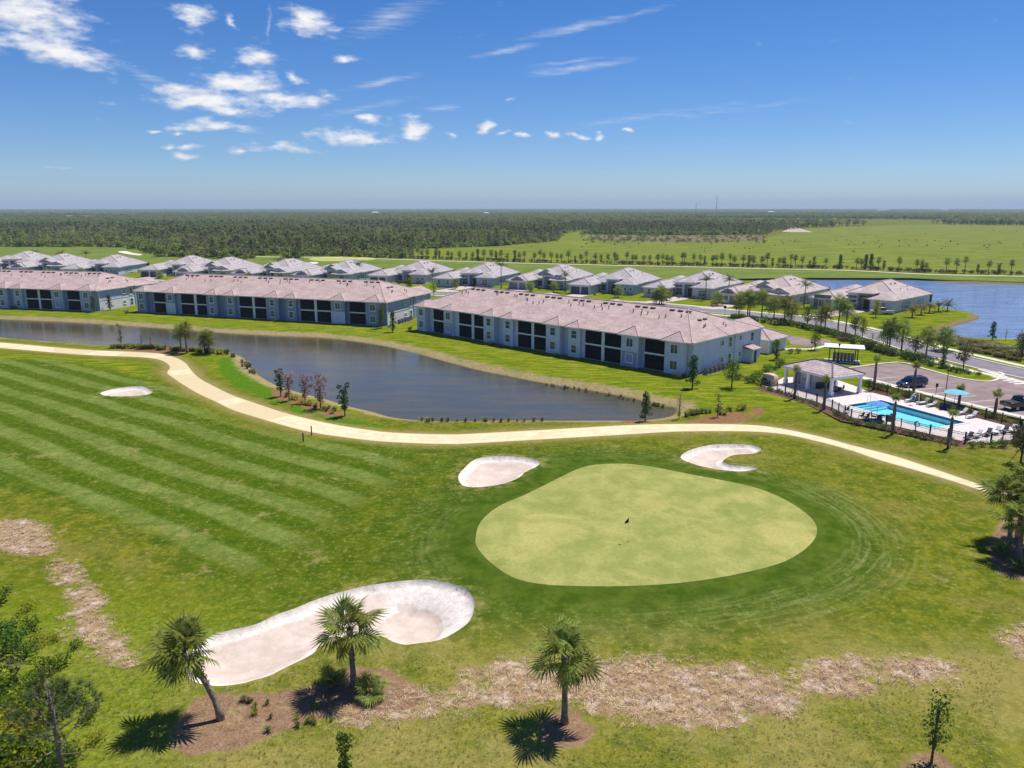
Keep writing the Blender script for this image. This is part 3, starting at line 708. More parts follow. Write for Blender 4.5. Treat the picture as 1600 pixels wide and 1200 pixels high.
# ------------------------------------------------------------------ two-storey apartment blocks by the pond
#  facade runs along local +x, garden side faces local -y
SEG = [('b',0,3.1),('r',3.1,5.3),('l',5.3,9.5),('b',9.5,12.5),('w',12.5,14),('l',14,18.2),('p',18.2,18.9),('l',18.9,22.4),('b',22.4,25.6),('r',25.6,28.2),('b',28.2,31.1),('w',31.1,32),
 ('l',32,35.9),('p',35.9,36.5),('l',36.5,40.2),('b',40.2,43.8),('r',43.8,45.9),('b',45.9,48.8),('w',48.8,49.6),('l',49.6,53.6),('p',53.6,54.2),('l',54.2,58.4),('b',58.4,62.1),('r',62.1,63.1),
 ('l',63.1,67.6),('b',67.6,71.4),('r',71.4,72.6)]
EZ = 5.85
def condo(label, corner, ang, L, wall, accent, endlow, alow=(3, 22), acol=None):
    """corner = front right corner on the ground, ang = direction of the facade left to right"""
    k = L/72.6
    root = thing('condo_building', label, 'apartment building', (corner[0]-cos(ang)*L, corner[1]-sin(ang)*L, 0), ang, 'apartment blocks along the pond')
    D = 23.0; YB, YR, YL = -0.25, 1.1, 2.6
    m = MB(); pl = []          # outer wall outline (plan), alcoves behind the screens included
    for i, (t, a, b) in enumerate(SEG):
        a *= k; b *= k
        y = {'b': YB, 'r': YR, 'w': .35, 'p': .35}.get(t)
        if t == 'l': pl += [(a, .35), (a+.02, YL), (b-.02, YL), (b, .35)]
        else: pl += [(a, y), (b, y)]
    pts = [(L, D), (0, D)]
    out = pl+pts
    vs = [(x, y, 0) for x, y in out]+[(x, y, EZ) for x, y in out]; n = len(out)
    m.add(vs, [(i, (i+1) % n, n+(i+1) % n, n+i) for i in range(n) if hypot(out[i][0]-out[(i+1) % n][0], out[i][1]-out[(i+1) % n][1]) > .001])
    m.build('wall', wall, root)
    MB().box(-.03, L+.03, .3, D+.03, -.15, .06).build('slab', CONC, root)
    # accent panels, screens and windows along the garden side
    scr = 0
    cap = MB(); caps2 = []
    for i, (t, a, b) in enumerate(SEG):
        a *= k; b *= k; c = (a+b)/2
        if t == 'l':
            for (z0, z1) in ((.12, 2.72), (3.02, 5.5)):
                s = MB().box(a+.06, b-.06, .42, .44, z0+.05, z1-.05).build('screen_panel', SCREEN, root)
                f = MB(); fr(f, a+.02, b-.02, z0, z1, .06, .38, .47)
                f.box(c-.025, c+.025, .38, .47, z0+.06, z1-.06); f.box(a+.08, b-.08, .39, .46, z0+.85, z0+.9)
                f.build('screen_frame', METALD, s)
            MB().box(a-.02, b+.02, .30, YL+.05, 2.72, 3.02).build('balcony_floor', TRIM, root)
            MB().box(a-.02, b+.02, .30, YL+.05, 5.5, EZ-.02).build('lintel', wall, root)
        elif t in ('b',):
            sp = 'v' if i in (0, 3, 22, 25) else 'h'; ww = 1.25 if sp == 'h' else 1.35
            window(root, c, YB-.001, .85, ww, 1.45, 0, sp); window(root, c, YB-.001, 3.65, ww, 1.45, 0, sp)
            if i in alow:
                MB().box(a+.03, b-.03, YB-.03, YB-.002, .0, 2.78).build('lower_panel', accent, root)
                for o in list(root.children)[-1:]: pass
                MB().box(a, b, YB-.12, YB-.031, 2.78, 2.95).build('band', TRIM, root)
                for xx in (a+.02, b-.14): MB().box(xx, xx+.12, YB-.05, YB-.031, 0, 2.779).build('corner_trim', TRIM, root)
        elif t == 'p':
            MB().box(a-.03, b+.03, .24, .42, 0, EZ-.02).build('pilaster', TRIM, root)
        if t == 'r':
            for xx in (a+.12, b-.2): MB().box(xx, xx+.09, YR-.1, YR-.01, 0, EZ).build('downspout', TRIM, root)
    # roof
    r = MB(); rc = MB()
    hv = hip(r, -.55, L+.55, -.55, D+.55, EZ, .325, .46, rc)
    roof = r.build('roof', ROOF_C, root)
    rc.build('ridge_cap', RIDGE, roof)
    MB().prism([(-.55,-.55),(L+.55,-.55),(L+.55,D+.55),(-.55,D+.55)], EZ-.22, EZ-.004).build('fascia', TRIM, root)
    for i, (t, a, b) in enumerate(SEG):           # little hips over the projecting bays
        if t == 'b':
            a *= k; b *= k; w2 = (b-a)/2+.45; c = (a+b)/2; hh = w2*.62
            q = MB().add([(c-w2, -1.0, EZ), (c+w2, -1.0, EZ), (c+w2, .2, EZ), (c-w2, .2, EZ), (c, -1.0+w2*1.0, EZ+hh), (c, hh/.325-.4, EZ+hh+.01)], [(0,1,4),(1,2,5,4),(3,0,4,5)])
            o = q.build('bay_roof', ROOF_C, root)
            MB().tube([(c-w2, -1, EZ+.02), (c, -1+w2, EZ+hh+.02)], .09, 5).tube([(c+w2, -1, EZ+.02), (c, -1+w2, EZ+hh+.02)], .09, 5).build('ridge_cap', RIDGE, o)
            MB().box(c-w2, c+w2, -1.0, -.56, EZ-.22, EZ-.006).build('fascia', TRIM, o)
    ys = lambda y: EZ+.325*(y+.55)
    yr = D/2
    ncl = 7
    vent = MB().cbox((0, 0, .10), (1.05, .42, .2)).mesh('ridge_vent'); vent.materials.append(DARKV)
    pipe = MB().tube([(0, 0, -.1), (0, 0, .42)], .09, 7).tube([(0, 0, .42), (0, 0, .5)], .15, 7).mesh('vent_pipe'); pipe.materials.append(DARKV)
    rg = random.Random(int(L*10))
    for j in range(8):
        for q in range(3):
            x = L*(.135+.745*j/7)+q*1.75-1.75
            o = place(link('ridge_vent', vent, roof), x, yr-1.25, ys(yr-1.25)); o.rotation_euler = (math.atan(.325), 0, 0)
        for q in range(rg.choice((2, 3, 4))):
            y = yr-R(2.4, 4.8); x = L*(.135+.745*j/7)+R(-3, 3); place(link('vent_pipe', pipe, roof), x, y, ys(y))
    for (x_in, y) in ((5.0, 9.8), (5.0, 11.6)):
        for sgn in (1,):
            o = place(link('ridge_vent', vent, roof), L+.55-x_in, y, EZ+.46*x_in, pi/2); o.rotation_euler = (math.atan(.46), 0, pi/2)
    for (x_in, y) in ((3.0, 8.0), (3.2, 8.8), (2.7, 14.4), (2.1, 14.2)): place(link('vent_pipe', pipe, roof), L+.55-x_in, y, EZ+.46*x_in)
    # rear stair wings and the lower end wing
    for xc in (17.5*k, 37*k):
        wr = MB().box(xc-5, xc+5, D+.02, D+9, 0, EZ).build('rear_wing', wall, root)
        q = MB(); hip(q, xc-5.6, xc+5.6, D-9, D+9.6, EZ+.01, .40); q.build('wing_roof', ROOF_C, wr)
    e = MB().box(L-5.6, L+.22, D*.64, D+1.6, 0, EZ-.02).build('end_wing', wall, root)
    q = MB(); gable_y(q, L-6.2, L+.65, D*.5, D+2.1, EZ+.02, .46); q.build('wing_roof', ROOF_C, e)
    MB().box(L-6.2, L+.65, D*.5+3, D+2.1, EZ-.22, EZ+.01).build('fascia', TRIM, e)
    # right end wall
    if endlow:
        MB().box(L+.002, L+.03, .9, D*.64-.02, 0, 2.85).build('lower_panel', endlow, root)
        MB().box(L+.031, L+.09, .9, D*.64-.02, 2.85, 2.97).build('band', TRIM, root)
    for y, z, w_, h_, sp in ((10.4, 1.1, .95, .75, 'h'), (13.2, .3, 1.0, 1.9, 'h'), (10.4, 4.1, .95, .75, 'h'), (13.2, 3.5, 1.0, 1.75, 'h')):
        window(root, L+.035, y, z, w_, h_, pi/2, sp)
    for y, z, w_, h_ in ((16.6, 1.4, .7, .7), (16.6, 4.4, .7, .7), (21.0, 3.7, 1.05, 1.5)):
        window(root, L+.225, y, z, w_, h_, pi/2, 'h')
    MB().box(L+.01, L+.12, .82, .98, 0, EZ-.25).build('corner_trim', TRIM, root)
    MB().box(L+.13, L+.25, D+1.4, D+1.62, 0, EZ-.25).build('corner_trim', TRIM, root)
    # side entrance
    pch = MB().box(L+.22, L+1.9, 18.2, 20.6, 0, 2.55).build('porch', wall, root)
    MB().add([(L+.2, 17.8, 3.15), (L+2.3, 17.8, 2.58), (L+2.3, 21.0, 2.58), (L+.2, 21.0, 3.15), (L+.2, 17.8, 2.5), (L+2.3, 17.8, 2.5), (L+2.3, 21, 2.5), (L+.2, 21, 2.5)],
             [(0,1,2,3),(0,4,5,1),(1,5,6,2),(2,6,7,3),(4,7,6,5)]).build('porch_roof', ROOF_C, pch)
    d_ = MB().box(L+1.9, L+1.94, 18.9, 19.9, .05, 2.2).build('door', DOORD, pch)
    MB().box(L+1.945, L+1.99, 19.0, 19.08, 1.0, 1.12).build('handle', METALG, d_)
    f = MB(); f.box(L+1.9, L+1.97, 18.72, 18.9, 0, 2.35); f.box(L+1.9, L+1.97, 19.9, 20.08, 0, 2.35); f.box(L+1.9, L+1.97, 18.9, 19.9, 2.2, 2.35); f.build('door_frame', TRIM, pch)
    return root
def air_conditioners(corner, ang, n, y0, labels):
    ux, uy = cos(ang), sin(ang); vx, vy = -uy, ux
    def w2(l, d): return (corner[0]+ux*l+vx*d, corner[1]+uy*l+vy*d)
    body = MB()
    body.box(-.42, .42, -.42, .42, .06, .92)
    me_b = body.mesh('casing'); me_b.materials.append(mat('ac_casing', (0.16, 0.165, 0.175), .6, .1, 4, metal=.2))
    lv = MB()
    for i in range(7):
        z = .16+i*.1
        for a in (0, 1, 2, 3): lv.cbox((.435*cos(a*pi/2), .435*sin(a*pi/2), z), (.02, .74, .03), a*pi/2)
    me_l = lv.mesh('louvre'); me_l.materials.append(METALG)
    tp = MB().tube([(0, 0, .92), (0, 0, .99)], [.40, .36], 12).mesh('fan_grille'); tp.materials.append(METALD)
    ft = MB().box(-.5, .5, -.5, .5, -.02, .06).mesh('pad'); ft.materials.append(CONC)
    for i in range(n):
        p = w2(1.15, y0+i*1.45)
        o = thing('air_conditioner', labels, 'air conditioner', (p[0], p[1], .0), ang, 'air conditioners beside the end wall')
        for nm, me in (('casing', me_b), ('louvre', me_l), ('fan_grille', tp), ('pad', ft)): link(nm, me, o)
B3A = radians(-44.3); B3C = G(1078, 589.0); B3C = (30.2, 127.6)
condo('nearest long two storey apartment block with rose tile roof and pale blue grey walls', B3C, B3A, 73.0, W_LIGHT, W_MID, None)
B2A = radians(-20.0); B2C = (-30.6, 184.6)
condo('middle two storey apartment block with slate blue walls facing the pond', B2C, B2A, 77.0, W_MID, W_LIGHT, W_WHITE)
B1A = radians(-14.5); B1C = (-114.5, 211.5)
condo('apartment block cut off by the left edge of the picture with white lower end wall', B1C, B1A, 76.0, W_BLUE, W_MID, W_WHITE)
air_conditioners(B3C, B3A, 6, 3.4, 'dark grey air conditioner in the row along the nearest block end wall')
air_conditioners(B2C, B2A, 5, 5.0, 'dark grey air conditioner in the row beside the middle block end wall')
def garage(label, x, y, ang, W, D, col):
    r = thing('garage_building', label, 'garage', (x, y, 0), ang, 'detached garages behind the apartments')
    MB().box(0, W, 0, D, 0, 2.75).build('wall', col, r)
    q = MB(); c = MB(); hip(q, -.5, W+.5, -.5, D+.5, 2.75, .40, None, c); rf_ = q.build('roof', ROOF_C, r); c.build('ridge_cap', RIDGE, rf_)
    MB().prism([(-.5,-.5),(W+.5,-.5),(W+.5,D+.5),(-.5,D+.5)], 2.55, 2.745).build('fascia', TRIM, r)
    MB().box(W+.01, W+.06, .9, 2.0, .02, 2.15).build('door', GDOOR, r)
    for yy in (.72, 2.0): MB().box(W+.01, W+.08, yy, yy+.18, 0, 2.3).build('door_frame', TRIM, r)
    MB().box(W-.22, W+.03, -.04, .22, 0, 2.54).build('corner_trim', TRIM, r)
    return r
_g = G(1201, 553)
garage('single storey cream garage with hipped roof behind the right end of the nearest block', _g[0]-cos(B3A)*24, _g[1]-sin(B3A)*24, B3A, 24, 7.5, W_CREAM)
_g = (B2C[0]+cos(B2A)*8+10, B2C[1]+31)
garage('low cream garage peeping out between the nearest and middle blocks', B2C[0]-16, B2C[1]+37, B2A, 20, 7.5, W_CREAM)
# ------------------------------------------------------------------ single-storey villas beyond the apartments
STONE = mat('stone_veneer', (0.22, 0.21, 0.20), .9, .65, 3.2, bump=.8, bscale=5)
CAGE = mat('pool_cage', (0.05, 0.055, 0.065), .6, .1, 2)
def villa(label, corner, depth_ang, style, wall, roofm, rot_extra=0, trim=TRIM, stone=False):
    """corner = front right corner; local +y goes back along the right side wall, local -x to the left"""
    r = thing('villa', label, 'house', (corner[0], corner[1], 0), depth_ang-pi/2+rot_extra, 'villas along the street')
    E = 3.25; s = .46; DP = 25.0
    MB().box(-15.2, 0, 3.5, DP, 0, E).build('wall', wall, r)
    q = MB(); c = MB(); hip(q, -15.9, .6, 2.9, DP+.6, E, s, None, c); rf_ = q.build('roof', roofm, r); c.build('ridge_cap', RIDGE, rf_)
    MB().prism([(-15.9,2.9),(.6,2.9),(.6,DP+.6),(-15.9,DP+.6)], E-.2, E-.004).build('fascia', trim, r)
    # right front bay
    b = MB().box(-5.6, 0.02, 0, 3.55, 0, E).build('front_bay', wall, r)
    q = MB()
    if style in (0, 2): hip(q, -6.3, .65, -.6, 12, E+.008, .47)
    else: gable_y(q, -6.3, .65, -.55, 9, E+.008, .47)
    q.build('bay_roof', roofm, b)
    MB().prism([(-6.3,-.6),(.65,-.6),(.65,2.85),(-6.3,2.85)], E-.21, E+.004).build('fascia', trim, b)
    if style == 1:      # gable wall with a dark louvre over a small hipped skirt
        MB().add([(-5.6, -.56, E+.02), (0.0, -.56, E+.02), (-2.8, -.56, E+1.35)], [(0,1,2)]).build('gable_panel', wall, b)
        MB().cbox((-2.8, -.6, E+.65), (.28, .05, .42)).build('louvre', DARKV, b)
        MB().add([(-6.3, -1.5, E-.15), (.65, -1.5, E-.15), (.65, -.5, E+.28), (-6.3, -.5, E+.28)], [(0,1,2,3)]).build('skirt_roof', roofm, b)
    if style == 2:
        for xx in (-4.6, -2.8, -1.0): window(b, xx, -.002, 1.35, .75, .8, 0, 'n', GLASSD)
    elif stone: window(b, -2.8, -.002, .8, 2.3, 1.7, 0, 'v')
    else: window(b, -2.8, -.002, .7, 1.9, 1.7, 0, 'x')
    # tall entrance
    em = STONE if stone else wall
    e = MB(); e.box(-9.6, -9.05, 1.6, 2.15, 0, 3.7); e.box(-6.6, -6.05, 1.6, 2.15, 0, 3.7); e.box(-9.6, -6.05, 1.6, 4.2, 3.7, 4.5)
    e = e.build('portico', em, r)
    q = MB()
    if style == 1: gable_y(q, -10.2, -5.5, 1.0, 11, 4.5, .44)
    else: hip(q, -10.2, -5.5, 1.0, 12, 4.5, .44)
    q.build('portico_roof', roofm, e)
    MB().box(-10.1, -5.6, 1.1, 6.0, 4.32, 4.495).build('fascia', trim, e)
    dd = MB().box(-8.7, -6.95, 3.44, 3.5, .05, 2.6).build('front_door', DOORD, r)
    MB().box(-8.85, -6.8, 3.40, 3.47, 2.6, 2.75).build('door_frame', trim, dd)
    # great-room window wall left of the entry
    if style in (0,):
        t2 = MB().box(-12.6, -9.62, 2.3, 4.0, 0, 4.1).build('tall_bay', wall, r)
        MB().box(-12.9, -9.55, 2.0, 6, 4.1, 4.3).build('fascia', trim, t2)
        q = MB(); hip(q, -13.0, -9.3, 1.95, 10, 4.305, .4); q.build('bay_roof', roofm, t2)
        window(t2, -11.1, 2.298, .45, 1.9, 2.0, 0, 'x'); window(t2, -11.1, 2.298, 2.85, 1.9, .75, 0, 'v')
    else:
        window(r, -11.3, 3.498, .7, 1.5, 1.7, 0, 'h')
    # garage wing projecting on the left
    gx0, gx1, gy0 = -19.2, -12.4, -5.0
    g = MB().box(gx0, gx1, gy0, 6.0, 0, 2.95).build('garage_wing', wall, r)
    q = MB(); c = MB(); hip(q, gx0-.6, gx1+.6, gy0-.6, 12, 2.96, .42, None, c); gr = q.build('wing_roof', roofm, g); c.build('ridge_cap', RIDGE, gr)
    MB().prism([(gx0-.6,gy0-.6),(gx1+.6,gy0-.6),(gx1+.6,6.6),(gx0-.6,6.6)], 2.75, 2.955).build('fascia', trim, g)
    gd = GDOORD if style == 2 else GDOOR
    if style == 0:        # side-loading doors face the entry court, a window faces the street
        if stone:
            MB().box(gx0+1.2, gx1-1.2, gy0-.55, gy0+.02, 0, 3.9).build('stone_panel', STONE, g)
            window(g, (gx0+gx1)/2, gy0-.56, .8, 1.6, 1.7, 0, 'v')
        else:
            for xx in (gx0+1.8, gx1-1.8): window(g, xx, gy0-.002, .9, 1.0, 1.5, 0, 'h')
        for y in (-3.6, 1.0):
            o = MB().box(gx1+.005, gx1+.04, y, y+(3.6 if y < 0 else 2.4), .03, 2.3).build('garage_door', gd, g)
            MB().box(gx1+.041, gx1+.07, y, y+(3.6 if y < 0 else 2.4), 1.1, 1.16).build('rail', trim, o)
    else:
        for xa, xb in ((gx0+.45, gx0+3.4), (gx1-2.9, gx1-.45)):
            o = MB().box(xa, xb, gy0-.03, gy0+.01, .03, 2.3).build('garage_door', gd, g)
            fd = MB(); fd.box(xa-.12, xa, gy0-.06, gy0+.01, 0, 2.42); fd.box(xb, xb+.12, gy0-.06, gy0+.01, 0, 2.42); fd.box(xa, xb, gy0-.06, gy0+.01, 2.3, 2.42); fd.build('door_frame', trim, o)
    if style == 1:
        MB().cbox(((gx0+gx1)/2, gy0-.2, 3.75), (2.6, .1, .8)).build('gable_panel', wall, g)
        q = MB(); gable_y(q, (gx0+gx1)/2-2.4, (gx0+gx1)/2+2.4, gy0-.3, gy0+4, 3.2, .5); q.build('dormer_roof', roofm, g)
        MB().cbox(((gx0+gx1)/2, gy0-.33, 3.7), (.26, .05, .45)).build('louvre', DARKV, g)
    # bedroom wing on the left, set back
    lw = MB().box(-20.6, -15.1, 8.0, 20.0, 0, 2.95).build('side_wing', wall, r)
    q = MB(); hip(q, -21.2, -11.0, 7.4, 20.6, 2.97, .44); q.build('wing_roof', roofm, lw)
    MB().prism([(-21.2,7.4),(-15.9,7.4),(-15.9,20.6),(-21.2,20.6)], 2.76, 2.965).build('fascia', trim, lw)
    window(lw, -17.9, 7.998, .8, 1.2, 1.5, 0, 'h')
    if style == 1:
        q = MB(); gable_y(q, -12.6, -6.9, 5.0, 14, E+1.5, .5); q.build('cross_gable', roofm, rf_)
        MB().box(-12.2, -7.3, 5.3, 8.0, E, E+1.5).build('gable_wall', wall, rf_)
    # windows down the right side
    for y in (6.5, 8.0, 9.4, 10.8, 17.0, 18.6, 20.2): window(r, .002, y, .75, .8, 1.5, pi/2, 'h', GLASSD, .1)
    # vents
    vent = MB().cbox((0, 0, .08), (.8, .35, .16)).mesh('roof_vent'); vent.materials.append(DARKV)
    pipe = MB().tube([(0, 0, -.1), (0, 0, .35)], .08, 6).mesh('vent_pipe'); pipe.materials.append(DARKV)
    for y in (12.5, 15.2):
        o = place(link('roof_vent', vent, rf_), -5.8, y, E+.46*(.6+5.8), pi/2); o.rotation_euler = (math.atan(.46), 0, pi/2)
    for x, y in ((-3.2, 12.6), (-2.6, 15.5), (-3.8, 18.5)): place(link('vent_pipe', pipe, rf_), x, y, E+.46*(.6-x))
    # screened pool cage at the back
    cg = MB(); x0, x1, y0, y1 = -14, -2, DP+.7, DP+7.5
    for x in np.linspace(x0, x1, 5): cg.box(x-.05, x+.05, y1-.05, y1+.05, 0, 2.7); cg.cbox((x, (y0+y1)/2, 3.0), (.1, y1-y0, .1), 0, -.09)
    for y in np.linspace(y0, y1, 4): cg.box(x0-.05, x0+.05, y-.05, y+.05, 0, 2.9); cg.box(x1-.05, x1+.05, y-.05, y+.05, 0, 2.9); cg.box(x0, x1, y-.04, y+.04, 2.8, 2.88)
    cg = cg.build('pool_cage', CAGE, r)
    MB().add([(x0, y0, 3.3), (x1, y0, 3.3), (x1, y1, 2.72), (x0, y1, 2.72), (x1, y0, .02), (x1, y1, .02), (x0, y0, .02), (x0, y1, .02)], [(0,1,2,3),(1,4,5,2),(2,5,7,3),(3,7,6,0)]).build('screen_panel', SCREEN, cg)
    # driveway belongs to the plot
    r.scale = (1.07, 1.07, 1.07); return r
VIL = [((1395,472),42.6,0,W_GREY,ROOF_W,True,'large grey villa with stone entrance at the tip of the street by the lake'),
 ((1236,463),47.0,1,W_CREAM,ROOF_W,False,'cream villa with louvred front gables, second from the lake'),
 ((1111.5,452.5),54,0,W_GREY,ROOF_V,False,'grey villa with tall windows and a wide pink driveway'),
 ((990.5,446.5),61.4,2,W_BLUE,ROOF_V,False,'blue grey villa with dark double garage doors and three small square windows'),
 ((888,439.3),66,1,W_GREY,ROOF_V,False,'grey villa behind the ridge of the nearest block, third from the pink driveway'),
 ((769.4,435.6),69.2,0,W_BLUE,ROOF_V,False,'pale blue villa with tall palm beside its front gable'),
 ((663.8,430.6),71.6,2,W_GREY,ROOF_V,False,'pale grey villa with tall portico above the gap between two apartment blocks'),
 ((545,429.5),73,1,W_BLUE,ROOF_V,False,'villa with blue side wall above the right end of the middle block'),
 ((448,427),74,1,W_GREY,ROOF_V,False,'grey villa with louvred gable behind the centre of the middle block'),
 ((359,423.5),82,1,W_CREAM,ROOF_V,False,'villa with long pale side wall below the round fairway tee'),
 ((304,420),88,2,W_GREY,ROOF_V,False,'grey villa with white columns behind the left end of the middle block'),
 ((184,418.5),91,2,W_BLUE,ROOF_V,False,'blue villa above the gap between the left and middle blocks'),
 ((100,416),91.6,1,W_BLUE,ROOF_V,False,'villa with dark gables behind the left block, beside a slim palm'),
 ((48,410.5),97,0,W_GREY,ROOF_V,False,'villa with a square grey entrance tower near the left edge'),
 ((-40,404),103,1,W_GREY,ROOF_V,False,'villa roof cut off by the left edge of the picture')]
VPOS = []
for (p, a, st_, wm, rm, stn, lb) in VIL:
    c = G(p[0], p[1], 3.1); VPOS.append((c, radians(a)))
    villa(lb, c, radians(a), st_, wm, rm, 0, TRIM, stn)
# ------------------------------------------------------------------ streets
ASPH = mat('asphalt', (0.215, 0.195, 0.215), .95, .14, .5, bump=.15, bscale=30, world=True, spec=.05)
LOT = mat('parking_asphalt', (0.255, 0.195, 0.185), .95, .16, .35, bump=.15, bscale=30, world=True, spec=.05)
KERB = mat('kerb_concrete', (0.60, 0.56, 0.47), .9, .1, .8, world=True)
PAINT = mat('road_paint', (0.66, 0.63, 0.60), .7, .12, 2, world=True)
def hpt(A, d, l): return (A[0][0]-cos(A[1])*d-sin(A[1])*l, A[0][1]-sin(A[1])*d+cos(A[1])*l)
road_px = [(1760,618),(1600,584),(1550,573.5),(1500,561.5),(1440,547),(1400,534),(1350,520),(1300,508.5),(1240,498),(1180,492.5)]
ROAD = GP(road_px)+[hpt(VPOS[i], 24, 8) for i in range(2, 15)]
ROAD = smooth_poly(ROAD, False, 4)
ribbon('road', ROAD, -3.5, 3.5, .012, ASPH)
ribbon('kerb', ROAD, 3.5, 3.95, 0, KERB, .11); ribbon('kerb', ROAD, -3.95, -3.5, 0, KERB, .11)
SW = ROAD[:60]
ribbon('pavement', ROAD, -7.0, -5.5, .0, KERB, .03)
ribbon('pavement', ROAD, 5.5, 7.0, .0, KERB, .03)
for i, ((c, a), (pp, ad, st_, wm, rm, stn, lb)) in enumerate(zip(VPOS, VIL)):
    ux, uy = sin(a), -cos(a)                      # local +x
    def L2W(x, y): return (c[0]+ux*x+cos(a)*y, c[1]+uy*x+sin(a)*y)
    if st_ == 0: q = [L2W(-12.3, -3.5), L2W(-12.3, 2.2), L2W(-6.2, 2.2), L2W(-6.5, -6), L2W(-8.5, -20.4), L2W(-14.5, -20.4), L2W(-13, -9)]
    else: q = [L2W(-18.9, -5.1), L2W(-12.7, -5.1), L2W(-12.9, -20.4), L2W(-18.7, -20.4)]
    sheet('driveway', q, .045, PAVER)
# parking lot by the pool
LOTP = GP([(1334,575),(1403,567),(1440,576),(1480,587),(1510,593.5),(1540,597),(1556,595.5),(1566,590),(1569,586),(1600,593),(1700,618),(1700,672),(1600,651),(1560,642),(1530,634.5),(1500,627.5),(1470,619.5),(1430,610),(1390,600),(1348,588.5)])
sheet('parking_lot', LOTP, .02, LOT)
kl = smooth_poly(GP([(1290,580),(1334,575),(1403,567),(1440,576),(1480,587),(1510,593.5),(1540,597),(1556,595.5),(1566,590),(1570,585),(1562,581.5)]), False, 3)
ribbon('kerb', kl, 0, .5, 0, KERB, .12)
kn = smooth_poly(GP([(1348,588.5),(1390,600),(1430,610),(1470,619.5),(1500,627.5),(1530,634.5),(1560,642),(1600,651),(1700,672)]), False, 3)
ribbon('pavement', kn, -1.7, 0, 0, KERB, .12)
ribbon('pavement', smooth_poly(GP([(1532,577),(1548,582),(1566,588)]), False, 3), -.7, .7, 0, KERB, .06)
dirn = np.array(G(1470, 619.5))-np.array(G(1390, 600)); dirn /= np.linalg.norm(dirn); dn = np.array((-dirn[1], dirn[0]))
st0 = np.array(G(1360, 592.2))
bay = MB()
for i in range(12):
    p = st0+dirn*(i*2.9); q = p+dn*5.2+dirn*0.6
    e = dirn*.065
    bay = MB().add([(*(p-e), .026), (*(p+e), .026), (*(q+e), .026), (*(q-e), .026)], [(0,1,2,3)]); bay.build('bay_line', PAINT)['kind'] = 'structure'
for i in range(5):      # zebra bars where the lot meets the street
    p = np.array(G(1574+i*9, 588.5+i*2.6)); d = np.array(G(1600, 592))-np.array(G(1570, 584)); d /= np.linalg.norm(d); nn_ = np.array((-d[1], d[0]))
    q = p-nn_*3.0; e = d*.3
    MB().add([(*(p-e), .027), (*(p+e), .027), (*(q+e), .027), (*(q-e), .027)], [(0,1,2,3)]).build('crossing_bar', PAINT)['kind'] = 'structure'
# turning court between the street and the garages
sheet('garage_drive', GP([(1186,522),(1231,530.5),(1236,538),(1262,541),(1300,536.5),(1296,531),(1262,529),(1230,523),(1200,515)]), .016, LOT)
ribbon('pavement', smooth_poly(GP([(1300,537),(1282,541),(1262,545),(1236,544),(1222,546)]), False, 3), 0, 1.1, 0, KERB, .05)

# ------------------------------------------------------------------ pool terrace
FENCE = GP([(1189,605),(1227,615.5),(1276,630),(1300,640),(1330,655),(1385,665.5),(1453,681),(1508,693),(1548,694.5),(1583,691),(1598,680),(1592,667.5),(1539,654),(1474,637),(1402,620.5),(1356,608)])
DECK = GP([(1196,605),(1230,614.5),(1277,628.5),(1302,638),(1332,652.5),(1386,663),(1454,678.5),(1509,690.5),(1547,692),(1580,688.5),(1592,680),(1586,669),(1538,656.5),(1473,639.5),(1400,623),(1356,612),(1335,603),(1290,588),(1225,590)])
BED = offset_line(FENCE+[FENCE[0]], -1.7)[:-1]
MULM = mat('mulch_brown', (0.12, 0.062, 0.042), .95, .45, 3, bump=.8, bscale=12, world=True)
_tri = ribbon('planting_bed', FENCE, -1.9, 1.0, .006, MULM)
DECKM = mat('deck_pavers', (0.60, 0.515, 0.485), .9, .10, 2.5, bump=.12, bscale=14, world=True, c2=(0.64, 0.56, 0.53))
# deck with the pool cut out
cx_ = ccw(DECK); vv = [Vector(p) for p in cx_]+[Vector(p) for p in POOL]
rv2, _, rf2, _, _, of2 = geometry.delaunay_2d_cdt(vv, [], [list(range(len(cx_))), list(range(len(cx_), len(vv)))], 0, 1e-4)
fs2 = [tuple(f) for f, s_ in zip(rf2, of2) if list(s_) == [0]]
o = MB().add([(p[0], p[1], .03) for p in rv2], fs2).build('pool_deck', DECKM); o['kind'] = 'structure'
POOLT = thing('swimming_pool', 'turquoise rectangular swimming pool on the paved terrace', 'swimming pool', (PO[0], PO[1], 0), atan2(PU[1], PU[0]))
PWD = _w
_in = MB(); _in.add([(0,0,.028),(PL,0,.028),(PL,-PWD,.028),(0,-PWD,.028),(0,0,-.9),(PL,0,-.9),(PL,-PWD,-.9),(0,-PWD,-.9)], [(4,7,6,5),(0,4,5,1),(1,5,6,2),(2,6,7,3),(3,7,4,0)])
_in.build('basin', mat('pool_plaster', (0.66, 0.88, 0.90), .6, .06, 1.5), POOLT)
cp = MB(); cp.box(-.35, PL+.35, 0, .35, .02, .09); cp.box(-.35, PL+.35, -PWD-.35, -PWD, .02, .09); cp.box(-.35, 0, -PWD, 0, .02, .09); cp.box(PL, PL+.35, -PWD, 0, .02, .09)
cp.build('coping', mat('coping', (0.66, 0.62, 0.58), .8, .05, 2), POOLT)
tl = MB(); tl.box(0, PL, -.03, -.002, -.30, .02); tl.box(PL-.03, PL-.002, -PWD+.03, -.03, -.30, .02); tl.box(.002, .03, -PWD+.03, -.03, -.30, .02)
tl.build('tile_band', mat('tile_band', (0.03, 0.10, 0.22), .3, .2, 8), POOLT)
stp = MB(); 
for i in range(3): stp.box(.05+i*.5, .55+i*.5, -PWD+.05, -.05, -.89, -.28-i*.2)
stp.build('steps', mat('pool_steps', (0.55, 0.80, 0.85), .6, .05, 2), POOLT)
